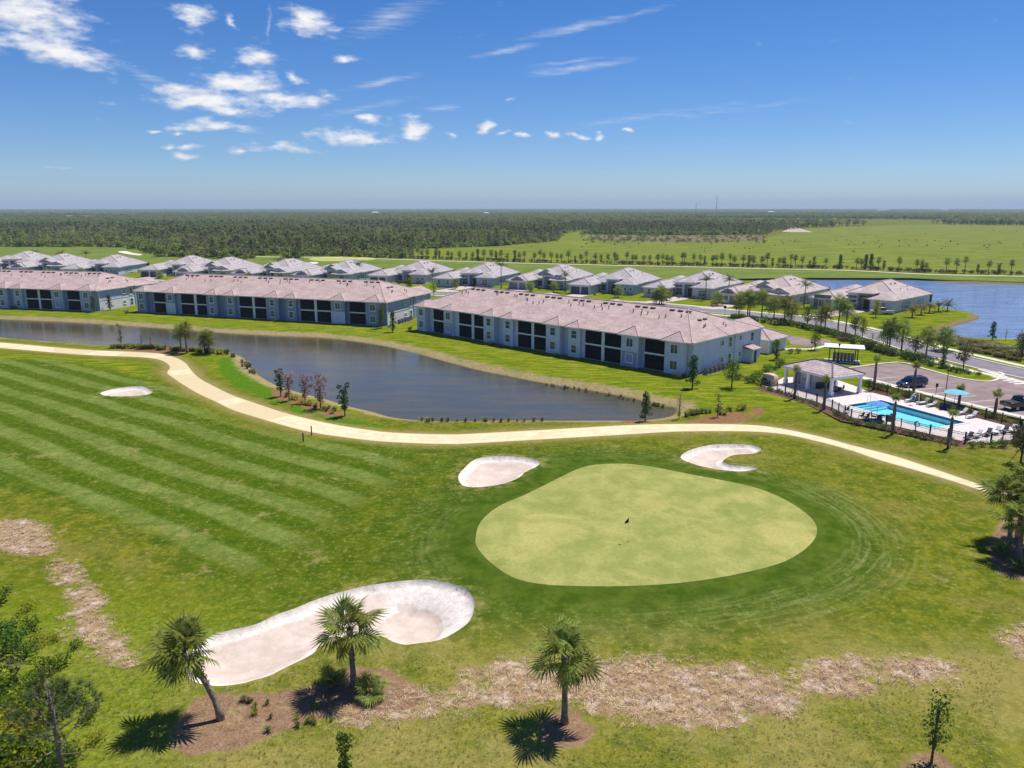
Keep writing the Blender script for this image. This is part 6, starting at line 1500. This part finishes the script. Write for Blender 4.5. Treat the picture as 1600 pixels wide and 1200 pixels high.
# ------------------------------------------------------------------ vehicles (local +x forward, origin on the ground at the centre)
def paint_mat(name, c, rough=.22):
    m, t, b = shader(name); v = t.obj(); n = t.noise(v, 2.5, 3)
    t.link(t.mix(t.ss(n, .35, .7), c, tuple(q*1.15+.004 for q in c)), b.inputs['Base Color']); b.inputs['Roughness'].default_value = rough; b.inputs['Coat Weight'].default_value = .6; b.inputs['Coat Roughness'].default_value = .06; return m
CARGLASS = glass_material('car_glass', (0.008, 0.010, 0.013), (0.016, 0.02, 0.024))
TYRE = mat('tyre', (0.018, 0.018, 0.019), .85, .15, 8); RIM = mat('rim', (0.48, 0.48, 0.50), .3, .05, 6, metal=.8)
LAMPW = mat('headlamp', (0.62, 0.64, 0.66), .15, .05, 6); LAMPR = mat('tail_lamp', (0.30, 0.015, 0.012), .2, .1, 6); CHR = mat('chrome', (0.55, 0.55, 0.57), .2, .04, 6, metal=.9)
PLATE = mat('number_plate', (0.62, 0.62, 0.58), .5, .05, 8); BLKP = mat('black_plastic', (0.02, 0.02, 0.021), .6, .1, 5)
def loft(mb, secs):
    """secs: list of (x, [(y,z)...]) half outlines from the sill up to the centre line, mirrored"""
    n = len(secs[0][1]); vs = []
    for x, o in secs:
        full = [(x, -y, z) for y, z in o]+[(x, y, z) for y, z in reversed(o)]
        vs += full
    m = 2*n; fs = []
    for i in range(len(secs)-1):
        for k in range(m): a = i*m+k; b = i*m+(k+1) % m; fs.append((a, b, b+m, a+m))
    fs.append(tuple(range(m))[::-1]); fs.append(tuple(range((len(secs)-1)*m, len(secs)*m)))
    return mb.add(vs, fs)
def wheels(r, xs, w, rad):
    ty = MB()
    ty.tube([(0, -.12, 0), (0, -.10, 0), (0, .10, 0), (0, .12, 0)], [rad*.86, rad, rad, rad*.86], 20); tm = ty.mesh('tyre'); tm.materials.append(TYRE)
    rm = MB().tube([(0, .121, 0), (0, .135, 0)], [rad*.62, rad*.55], 14)
    for k in range(5): a = k*2*pi/5; rm.cbox((cos(a)*rad*.3, .142, sin(a)*rad*.3), (rad*.55, .02, .06), 0, 0, -a)
    rm = rm.mesh('rim'); rm.materials.append(RIM)
    for x in xs:
        for s_ in (-1, 1):
            wo_ = MB().tube([(0, -.05, 0), (0, .05, 0)], rad*.3, 8).build('wheel', METALD, r); wo_.location = (x, s_*(w/2-.12), rad); wo_.rotation_euler = (0, 0, 0 if s_ > 0 else pi); link('tyre', tm, wo_); link('rim', rm, wo_)
def van(label, x, y, rz, pm_):
    r = thing('minivan', label, 'car', (x, y, .02), rz, None); W = .96
    def S(x_, zt, yb=W, zs=.32, zh=.95, yt=None): yt = yt if yt is not None else yb*.97; return (x_, [(yb*.93, zs), (yb, zs+.18), (yb, zh-.1), (yt, zh), (yt*.86, zt-.01), (yt*.4, zt)])
    b = MB(); loft(b, [S(-2.42, 1.02, .82, .42, .9), S(-2.36, 1.08, .92, .36, .98), S(-1.9, 1.10, .96, .3, 1.02), S(0, 1.06, .97, .28, 1.0), S(1.15, 1.04, .96, .28, .97), S(1.75, .95, .95, .30, .88), S(2.25, .82, .86, .34, .76), S(2.42, .70, .70, .40, .66)])
    b.build('body', pm_, r, True)
    c = MB(); loft(c, [(-2.33, [(.88, 1.0), (.86, 1.2), (.80, 1.35), (.70, 1.42), (.4, 1.44)]), (-2.02, [(.92, 1.02), (.90, 1.3), (.80, 1.60), (.70, 1.68), (.4, 1.70)]), (-.9, [(.93, 1.02), (.91, 1.3), (.82, 1.64), (.72, 1.73), (.4, 1.76)]), (.2, [(.93, 1.0), (.90, 1.3), (.80, 1.62), (.70, 1.71), (.4, 1.74)]), (.75, [(.91, .99), (.86, 1.28), (.74, 1.50), (.64, 1.57), (.4, 1.60)]), (1.62, [(.84, .93), (.78, .97), (.66, 1.0), (.5, 1.02), (.3, 1.03)])])
    c.build('cabin_glass', CARGLASS, r, True)
    rf_ = MB(); loft(rf_, [(-2.06, [(.80, 1.60), (.72, 1.69), (.4, 1.715)]), (-.9, [(.82, 1.645), (.73, 1.745), (.4, 1.775)]), (.25, [(.80, 1.62), (.70, 1.72), (.4, 1.755)]), (.55, [(.77, 1.56), (.66, 1.64), (.4, 1.68)])]); rf_.build('roof', pm_, r, True)
    for s_ in (-1, 1):
        for x0, x1, y0, y1 in ((.72, 1.6, .905, .80), (-.35, -.25, .94, .80), (-1.45, -1.35, .94, .80), (-2.25, -2.05, .93, .78)):
            MB().add([(x0-.05, s_*(y0+.01), 1.0), (x0+.06, s_*(y0+.01), 1.0), (x0+.0, s_*(y1+.015), 1.62 if x0 < .5 else 1.56), (x0-.1, s_*(y1+.015), 1.62 if x0 < .5 else 1.56)], [(0,1,2,3)]).build('pillar', pm_, r)
        MB().cbox((1.02, s_*1.02, 1.08), (.18, .16, .16)).build('mirror', pm_, r)
        MB().cbox((2.18, s_*.68, .72), (.34, .26, .17), s_*-.35).build('headlight', LAMPW, r); MB().cbox((-2.38, s_*.80, 1.05), (.08, .18, .42)).build('tail_light', LAMPR, r)
        for x_ in (.1, -1.0): MB().cbox((x_, s_*.972, .92), (.2, .025, .04)).build('door_handle', BLKP, r)
        MB().cbox((0, s_*.94, .32), (3.4, .08, .1)).build('sill', BLKP, r)
    MB().cbox((2.34, 0, .46), (.16, 1.3, .22)).build('bumper', BLKP, r); MB().cbox((2.42, 0, .50), (.03, .34, .12)).build('number_plate', PLATE, r); MB().cbox((2.37, 0, .66), (.06, .8, .1)).build('grille', BLKP, r)
    wheels(r, (-1.5, 1.5), 1.92, .345); return r
def pickup(label, x, y, rz, pm_):
    r = thing('pickup_truck', label, 'truck', (x, y, .02), rz); W = 1.0
    def S(x_, zt, yb=W, zs=.48): return (x_, [(yb*.95, zs), (yb, zs+.2), (yb, zt-.1), (yb*.97, zt-.03), (yb*.8, zt)])
    b = MB(); loft(b, [S(-2.9, 1.18, .97), S(-2.8, 1.22), S(-.6, 1.22), S(1.2, 1.20), S(2.2, 1.16), S(2.75, 1.08, .96), S(2.88, .98, .9)]); b.build('body', pm_, r, True)
    MB().box(-2.72, -.85, -.84, .84, 1.2, 1.235).build('bed_cover', BLKP, r)
    c = MB(); loft(c, [(-.95, [(.93, 1.2), (.9, 1.3), (.78, 1.5), (.5, 1.55)]), (-.75, [(.93, 1.2), (.88, 1.5), (.76, 1.83), (.5, 1.86)]), (.45, [(.93, 1.2), (.88, 1.5), (.76, 1.84), (.5, 1.87)]), (.75, [(.92, 1.2), (.85, 1.45), (.72, 1.72), (.5, 1.76)]), (1.45, [(.88, 1.16), (.8, 1.18), (.7, 1.2), (.5, 1.21)])]); c.build('cabin_glass', CARGLASS, r, True)
    q = MB(); loft(q, [(-.85, [(.78, 1.80), (.5, 1.875)]), (.45, [(.78, 1.83), (.5, 1.90)]), (.72, [(.74, 1.74), (.5, 1.80)])]); q.build('roof', pm_, r, True)
    MB().cbox((-2.915, 0, .92), (.05, 1.5, .5)).build('tailgate', pm_, r); MB().cbox((-2.945, 0, 1.02), (.02, .3, .08)).build('tailgate_handle', CHR, r)
    MB().cbox((-2.98, 0, .55), (.14, 1.9, .2)).build('bumper', CHR, r); MB().cbox((-3.06, 0, .58), (.02, .32, .14)).build('number_plate', PLATE, r)
    MB().cbox((2.92, 0, .6), (.14, 1.86, .22)).build('bumper', CHR, r); MB().cbox((2.9, 0, .88), (.06, 1.2, .3)).build('grille', BLKP, r)
    for s_ in (-1, 1):
        MB().cbox((-2.92, s_*.87, .95), (.06, .17, .5)).build('tail_light', LAMPR, r); MB().cbox((2.86, s_*.75, .92), (.1, .3, .24)).build('headlight', LAMPW, r); MB().cbox((.95, s_*1.08, 1.3), (.14, .2, .22)).build('mirror', BLKP, r)
        MB().add([(-.28, s_*.925, 1.2), (-.16, s_*.925, 1.2), (-.16, s_*.79, 1.82), (-.28, s_*.79, 1.82)], [(0,1,2,3)]).build('pillar', pm_, r)
        for x_ in (.2, -.55): MB().cbox((x_, s_*1.01, 1.1), (.2, .025, .04)).build('door_handle', CHR, r)
    wheels(r, (-1.75, 1.8), 2.0, .40); return r
bd = dn*5.2+dirn*.6; ba = atan2(bd[1], bd[0])
c_ = np.array(G(1407, 606))+bd/np.linalg.norm(bd)*2.1; van('dark blue minivan parked in the lot beside the pool', c_[0], c_[1], ba+pi, paint_mat('paint_navy', (0.012, 0.022, 0.085)))
c_ = np.array(G(1570, 641))+bd/np.linalg.norm(bd)*2.9; pickup('black pickup truck seen from behind at the right edge of the lot', c_[0], c_[1], ba, paint_mat('paint_black', (0.006, 0.007, 0.008)))
c_ = G(1377, 491); pickup('white pickup truck on the driveway of the stone fronted villa', c_[0], c_[1], radians(168), paint_mat('paint_white', (0.62, 0.62, 0.63)))

# ------------------------------------------------------------------ pool furniture
FAB_T = mat('canvas_turquoise', (0.16, 0.44, 0.52), .8, .1, 3); FAB_B = mat('canvas_blue', (0.08, 0.24, 0.52), .8, .1, 3); FAB_N = mat('fabric_navy', (0.010, 0.022, 0.12), .8, .15, 3); FAB_W = mat('sling_white', (0.62, 0.60, 0.60), .8, .06, 3)
def parasol(label, x, y, m, h=2.7, rad=1.7):
    r = thing('parasol', label, 'parasol', (x, y, .03), .3, 'parasols by the pool'); c = MB(); n = 8
    ring = [(rad*cos(2*pi*k/n), rad*sin(2*pi*k/n), h-.45) for k in range(n)]; mid = [(rad*.5*cos(2*pi*k/n), rad*.5*sin(2*pi*k/n), h-.16) for k in range(n)]
    pn = MB()
    for k in range(n):
        k2 = (k+1) % n; a, b, c1, d = ring[k], ring[k2], mid[k2], mid[k]; sag = tuple((a[i]+b[i])/2*(.97 if i < 2 else 1)+(.05 if i == 2 else 0) for i in range(3))
        MB().add([(0, 0, h), d, c1], [(0,1,2)]).add([d, a, sag, b, c1], [(0,1,2,3,4)]).build('canopy_panel', m, r)
    MB().tube([(0, 0, 0), (0, 0, h+.08)], .03, 6).build('pole', METALG, r); MB().tube([(0, 0, 0), (0, 0, .1)], [.32, .28], 12).build('base', METALD, r)
    rb = MB()
    for k in range(n): rb.tube([(0, 0, h-.35), (ring[k][0]*.5, ring[k][1]*.5, h-.2)], .012, 4)
    rb.build('ribs', METALG, r); return r
x, y = G(1490, 638); parasol('turquoise parasol on the far side of the terrace by the lot', x, y, FAB_T, 2.75, 1.75)
x, y = G(1369, 656); parasol('blue parasol at the near side of the pool', x, y, FAB_B, 2.6, 1.55)
def lounger(label, x, y, rz, fm, sm_, group):
    r = thing('sun_lounger', label, 'sun lounger', (x, y, .03), rz, group)
    f = MB(); f.box(-.95, .95, -.32, -.27, .3, .35); f.box(-.95, .95, .27, .32, .3, .35); f.box(-.95, -.9, -.27, .27, .3, .35); f.box(.9, .95, -.27, .27, .3, .35); f.build('frame', fm, r)
    for lx in (-.8, .75):
        for ly in (-.29, .29): MB().box(lx-.025, lx+.025, ly-.025, ly+.025, 0, .3).build('leg', fm, r)
    MB().box(-.88, .25, -.26, .26, .345, .385).build('seat', sm_, r); MB().cbox((.55, 0, .60), (.78, .52, .04), 0, 0, -.72).build('backrest', sm_, r)
    MB().cbox((.30, 0, .44), (.05, .58, .05)).build('hinge', fm, r); return r
for i, (bx, by, a, lb) in enumerate(((1513,687,20,'dark lounger nearest the fence corner, leftmost of the row'),(1527,684,20,'second dark lounger from the left along the right fence'),(1543,681,25,'third dark lounger along the right fence'),(1557,678,25,'fourth dark lounger along the right fence'),(1570,676,25,'fifth dark lounger along the right fence'),(1582,675,25,'last dark lounger at the right terrace end'))):
    x, y = G(bx, by); lounger(lb, x, y, ba+radians(a), METALD, mat('sling_dark', (0.055, 0.065, 0.085), .8) if i % 2 == 0 else FAB_W, 'loungers along the right fence')
for i, (bx, by, lb) in enumerate(((1422,628,'white lounger on the far pool side, nearest the pavilion'),(1443,632,'white lounger right of the pool lift'),(1456,635.5,'second white lounger right of the pool lift'),(1503,648,'white lounger behind the turquoise parasol'),(1518,653,'white lounger at the far right of the pool'))):
    x, y = G(bx, by); lounger(lb, x, y, ba+.1, METALG, FAB_W, 'white loungers on the far pool side')
def chair(label, x, y, rz, m, fm, group):
    r = thing('patio_chair', label, 'chair', (x, y, .03), rz, group)
    MB().box(-.27, .27, -.27, .27, .40, .45).build('seat', m, r); MB().cbox((-.27, 0, .72), (.05, .54, .58), 0, 0, -.18).build('backrest', m, r)
    for lx in (-.24, .24):
        for ly in (-.24, .24): MB().box(lx-.02, lx+.02, ly-.02, ly+.02, 0, .4).build('leg', fm, r)
    for ly in (-.3, .3): MB().box(-.27, .25, ly-.025, ly+.025, .62, .66).build('armrest', fm, r)
def table(label, x, y, rad, m, h=.73, sq=False):
    r = thing('patio_table', label, 'table', (x, y, .03), .5, 'tables on the pool terrace'); MB().tube([(0, 0, h-.04), (0, 0, h)], rad, 16).build('tabletop', m, r); MB().tube([(0, 0, 0), (0, 0, h-.04)], .05, 8).build('stem', METALD, r); MB().tube([(0, 0, 0), (0, 0, .04)], rad*.55, 12).build('foot', METALD, r)
x, y = G(1375, 658); table('navy topped table under the blue parasol', x+.3, y+.2, .5, FAB_N)
for i, (dx, dy, a, lb) in enumerate(((1.15,.0,pi,'navy chair right of the table under the blue parasol'),(-.4,-.6,.9,'navy chair on the fence side of the blue parasol table'),(-.6,.7,-.6,'navy chair left of the blue parasol table'))): chair(lb, x+dx, y+dy, a, FAB_N, METALD, 'navy chairs by the blue parasol')
for bx, by, lb in ((1352,657,'dark chair at the near left pool corner'),(1345,655,'second dark chair at the near left pool corner'),(1322,645,'dark chair by the fence below the pavilion')): x, y = G(bx, by); chair(lb, x, y, 2.2, METALD, METALD, 'dark chairs by the near fence')
x, y = G(1495, 642); table('low table under the turquoise parasol', x, y, .45, FAB_B, .5); 
for bx, by, a, lb, m_ in ((1500,641,2.5,'bright blue chair under the turquoise parasol',FAB_B),(1472,640,.5,'navy chair left of the turquoise parasol',FAB_N),(1480,641,.4,'second navy chair left of the turquoise parasol',FAB_N),(1486,642.5,.6,'third navy chair beside the turquoise parasol',FAB_N)): x, y = G(bx, by); chair(lb, x, y, a, m_, METALD, 'blue chairs by the turquoise parasol')
x, y = loc(pav, PLn*.78, PDn*.5); table('dark dining table under the pavilion roof', x, y, .6, mat('counter_dark', (0.03, 0.03, 0.035), .5))
for dx, dy, a, m_, lb in ((1.0,.2,pi,FAB_W,'white chair at the pavilion table, right side'),(-.9,.3,0,METALD,'dark chair at the pavilion table, left side'),(.2,1.0,-pi/2,FAB_W,'white chair at the pavilion table, far side'),(0,-1.0,pi/2,METALD,'dark chair at the pavilion table, near side')): chair(lb, x+dx, y+dy, a, m_, METALD, 'chairs under the pavilion')
x, y = G(1435, 632); r = thing('pool_lift', 'white pool lift with blue seat at the far pool edge', 'pool lift', (x, y, .03), ba)
MB().box(-.25, .25, -.25, .25, 0, .35).build('base', TRIM, r); MB().tube([(0, 0, .3), (0, 0, 1.5), (-.9, 0, 1.7), (-1.3, 0, 1.4)], .06, 6).build('arm', TRIM, r); MB().box(-1.55, -1.05, -.25, .25, .75, .82).box(-1.1, -1.04, -.25, .25, .82, 1.4).build('seat', FAB_B, r); MB().tube([(-1.3, 0, 1.42), (-1.3, 0, .8)], .03, 5).build('hanger', TRIM, r)
x, y = G(1431, 672.5); r = thing('life_ring', 'dark life ring hanging on the near pool fence', 'life ring', (x, y, .85), atan2(FENCE[6][1]-FENCE[5][1], FENCE[6][0]-FENCE[5][0]))
q = [(.33*cos(a), .09, .33*sin(a)) for a in np.linspace(0, 2*pi, 17)]; MB().tube(q, .065, 6, False).build('ring', mat('ring_dark', (0.07, 0.08, 0.1), .6), r); 
for a in (.78, 2.36, 3.93, 5.5): MB().cbox((.33*cos(a), .09, .33*sin(a)), (.10, .15, .15), 0, 0, -a).build('band', TRIM, r)
x, y = G(1389, 664); r = thing('rules_board', 'pale grey notice board on the near pool fence', 'sign', (x, y, .0), atan2(FENCE[5][1]-FENCE[4][1], FENCE[5][0]-FENCE[4][0])); MB().box(-.5, .5, .06, .1, .45, 1.3).build('panel', mat('board_grey', (0.42, 0.37, 0.35), .7), r); fr(MB(), -.54, .54, .41, 1.34, .05, .05, .11).build('frame', METALG, r)
x, y = G(1203, 601); r = thing('pool_heater', 'tan moulded pool heater housing at the left end of the terrace', 'pool heater', (x, y, 0), pa)
TAN = mat('tan_plastic', (0.62, 0.45, 0.32), .6, .06, 2)
MB().box(-1.35, 1.35, -.6, .6, 0, .1).build('pad', CONC, r); MB().box(-1.3, -.2, -.5, .5, .1, 1.0).build('pump_cabinet', METALD, r); h_ = MB(); loft(h_, [(-1.25, [(.5, 1.02), (.55, 1.2), (.5, 1.6), (.35, 1.7)]), (-.3, [(.55, 1.02), (.6, 1.2), (.55, 1.75), (.4, 1.85)]), (.6, [(.55, .1), (.6, .3), (.55, 1.75), (.4, 1.85)]), (1.25, [(.5, .1), (.55, .3), (.5, 1.6), (.35, 1.7)])]); h_.build('housing', TAN, r, True); MB().tube([(-.7, -.62, .3), (-.7, -.7, .6), (.4, -.7, .6)], .06, 6).build('pipe', TRIM, r)
# ------------------------------------------------------------------ lamps, signs, flag
def lamp(label, x, y, h):
    r = thing('street_lamp', label, 'street lamp', (x, y, 0), 0, 'lamp posts'); MB().tube([(0, 0, 0), (0, 0, .5), (0, 0, .55), (0, 0, h)], [.13, .11, .065, .05], 8).build('post', METALD, r); MB().tube([(0, 0, h-.05), (0, 0, h+.06), (0, 0, h+.34), (0, 0, h+.4)], [.08, .16, .24, .05], 8).build('lantern', METALD, r); MB().tube([(0, 0, h+.06), (0, 0, h+.3)], [.12, .19], 8).build('glass', FAB_W, r)
x, y, h = hpx(1475, 634, 576); lamp('black lamp post behind the pool fence beside the turquoise parasol', x, y, h-.4)
x, y, h = hpx(1309, 567, 537); lamp('black lamp post in front of the mail shelter', x, y, h-.4)
def sign(label, bx, by, ty, m, w, hh, octo=False):
    x, y, h = hpx(bx, by, ty); r = thing('road_sign', label, 'sign', (x, y, 0), .2, 'small signs along street and lot'); MB().tube([(0, 0, 0), (0, 0, h)], .04, 6).build('post', METALD, r)
    if octo: q = [(w/2*cos(a), w/2*sin(a)) for a in np.linspace(pi/8, 2*pi+pi/8, 9)[:-1]]; MB().add([(a, -.06, h-w/2+b) for a, b in q]+[(a, -.04, h-w/2+b) for a, b in q], [tuple(range(8)), tuple(range(15, 7, -1))]+[(i, i+8, (i+1) % 8+8, (i+1) % 8) for i in range(8)]).build('plate', m, r)
    else: MB().box(-w/2, w/2, -.06, -.04, h-hh, h).build('plate', m, r)
REDS = mat('sign_red', (0.36, 0.09, 0.05), .5, .1, 4)
sign('brownish red octagonal stop sign by the street', 1132, 494, 477, REDS, .95, .95, True); sign('small dark street sign right of the stop sign', 1150, 494, 481, METALD, .6, .5); sign('slim dark sign in front of the parked van', 1462, 617, 599, METALD, .45, .6)
x, y = G(981, 857); zg = hz(x, y); r = thing('flagstick', 'white flagstick with small dark flag on the putting green', 'flagstick', (x, y, zg), 0)
MB().tube([(0, 0, -.1), (0, 0, 2.2)], .009, 6).build('pole', mat('pole_white', (0.62, 0.60, 0.42), .5), r); MB().add([(0, 0, 2.18), (-.16, -.05, 2.02), (-.34, .05, 1.74), (-.3, .02, 1.62), (-.1, -.04, 1.72), (0, 0, 1.78), (.0, .012, 2.18), (-.16, -.038, 2.02), (-.34, .062, 1.74), (-.3, .032, 1.62), (-.1, -.028, 1.72), (0, .012, 1.78)], [(0,1,4,5),(1,2,3,4),(6,11,10,7),(7,10,9,8)]).build('flag', mat('flag_dark', (0.02, 0.02, 0.03), .8), r); MB().tube([(0, 0, .003), (0, 0, .006)], .07, 12).build('cup', mat('cup', (0.02, 0.02, 0.015), .9), r)
for bx, by, ty, lb in ((474, 690, 677, 'dark post on the fairway edge, left of two'), (487, 680, 666, 'dark post beside the cart path, right of two')):
    x, y, h = hpx(bx, by, ty); r = thing('marker_post', lb, 'post', (x, y, hz(x, y)), 0, 'marker posts by the path'); MB().box(-.06, .06, -.06, .06, -.1, h).build('post', METALD, r); MB().box(-.075, .075, -.075, .075, h, h+.05).build('cap', METALD, r)
# ------------------------------------------------------------------ far masts and sheds
def mast(label, bx, ty, d, w_):
    x = (bx-800)/FPX*d*1.0; yy = -(ty-600)/FPX; dy = cos(PITCH)+yy*sin(PITCH); dz = -sin(PITCH)+yy*cos(PITCH); h = CAMH+dz/dy*d; r = thing('radio_mast', label, 'mast', (x/dy, d, 0), 0, 'radio masts on the horizon'); mb = MB(); n = int(h/(w_*2.4))
    for a in (0, 2.09, 4.19): mb.tube([(w_*cos(a), w_*sin(a), 0), (w_*.6*cos(a), w_*.6*sin(a), h)], w_*.22, 4)
    mb.build('leg_frame', mat('mast_grey', (0.16, 0.16, 0.18), .6), r); br = MB()
    for i in range(n):
        for k in range(3): a, b = k*2.09, (k+1)*2.09; br.tube([(w_*.8*cos(a), w_*.8*sin(a), h*i/n), (w_*.8*cos(b), w_*.8*sin(b), h*(i+1)/n)], w_*.12, 3, False)
    br.build('bracing', mat('mast_grey', (0.16, 0.16, 0.18), .6), r)
mast('tall thin radio mast on the horizon right of centre', 1120.5, 306, 4500, 2.2); mast('small water tower mast on the horizon left of the tall mast', 1088, 317, 5200, 2.2)
for bx, d, w_, lb in ((597, 2600, 26, 'tiny white shed far off in the left woods'), (1352, 5200, 90, 'long white roofs far off on the right horizon'), (1185, 3000, 22, 'tiny white shed far off beneath the tall mast'), (1443, 5600, 70, 'pale roofs far off near the right horizon'), (762, 2300, 16, 'tiny pale shed far off in the central woods')):
    x = (bx-800)/FPX*d/ .975; r = thing('far_shed', lb, 'building', (x, d, 0), .2, 'white sheds far off in the woods'); MB().box(-w_/2, w_/2, -8, 8, 0, 13).build('wall', W_WHITE, r); q = MB(); hip(q, -w_/2-1, w_/2+1, -9, 9, 13, .2); q.build('roof', W_WHITE, r)
# ------------------------------------------------------------------ air
hb = MB().box(-15000, 15000, -13800, 15000, -4.0, 140.0)
hm = bpy.data.materials.new('air'); hm.use_nodes = True; ht = NT(hm.node_tree); ht.n.clear()
pv = ht.new('ShaderNodeVolumePrincipled'); pv.inputs['Color'].default_value = (0.62, 0.79, 1.0, 1); pv.inputs['Density'].default_value = 0.00011; pv.inputs['Anisotropy'].default_value = 0.0
ho = ht.new('ShaderNodeOutputMaterial'); ht.link(pv.outputs[0], ho.inputs['Volume'])
o = hb.build('haze', hm); o['kind'] = 'stuff'
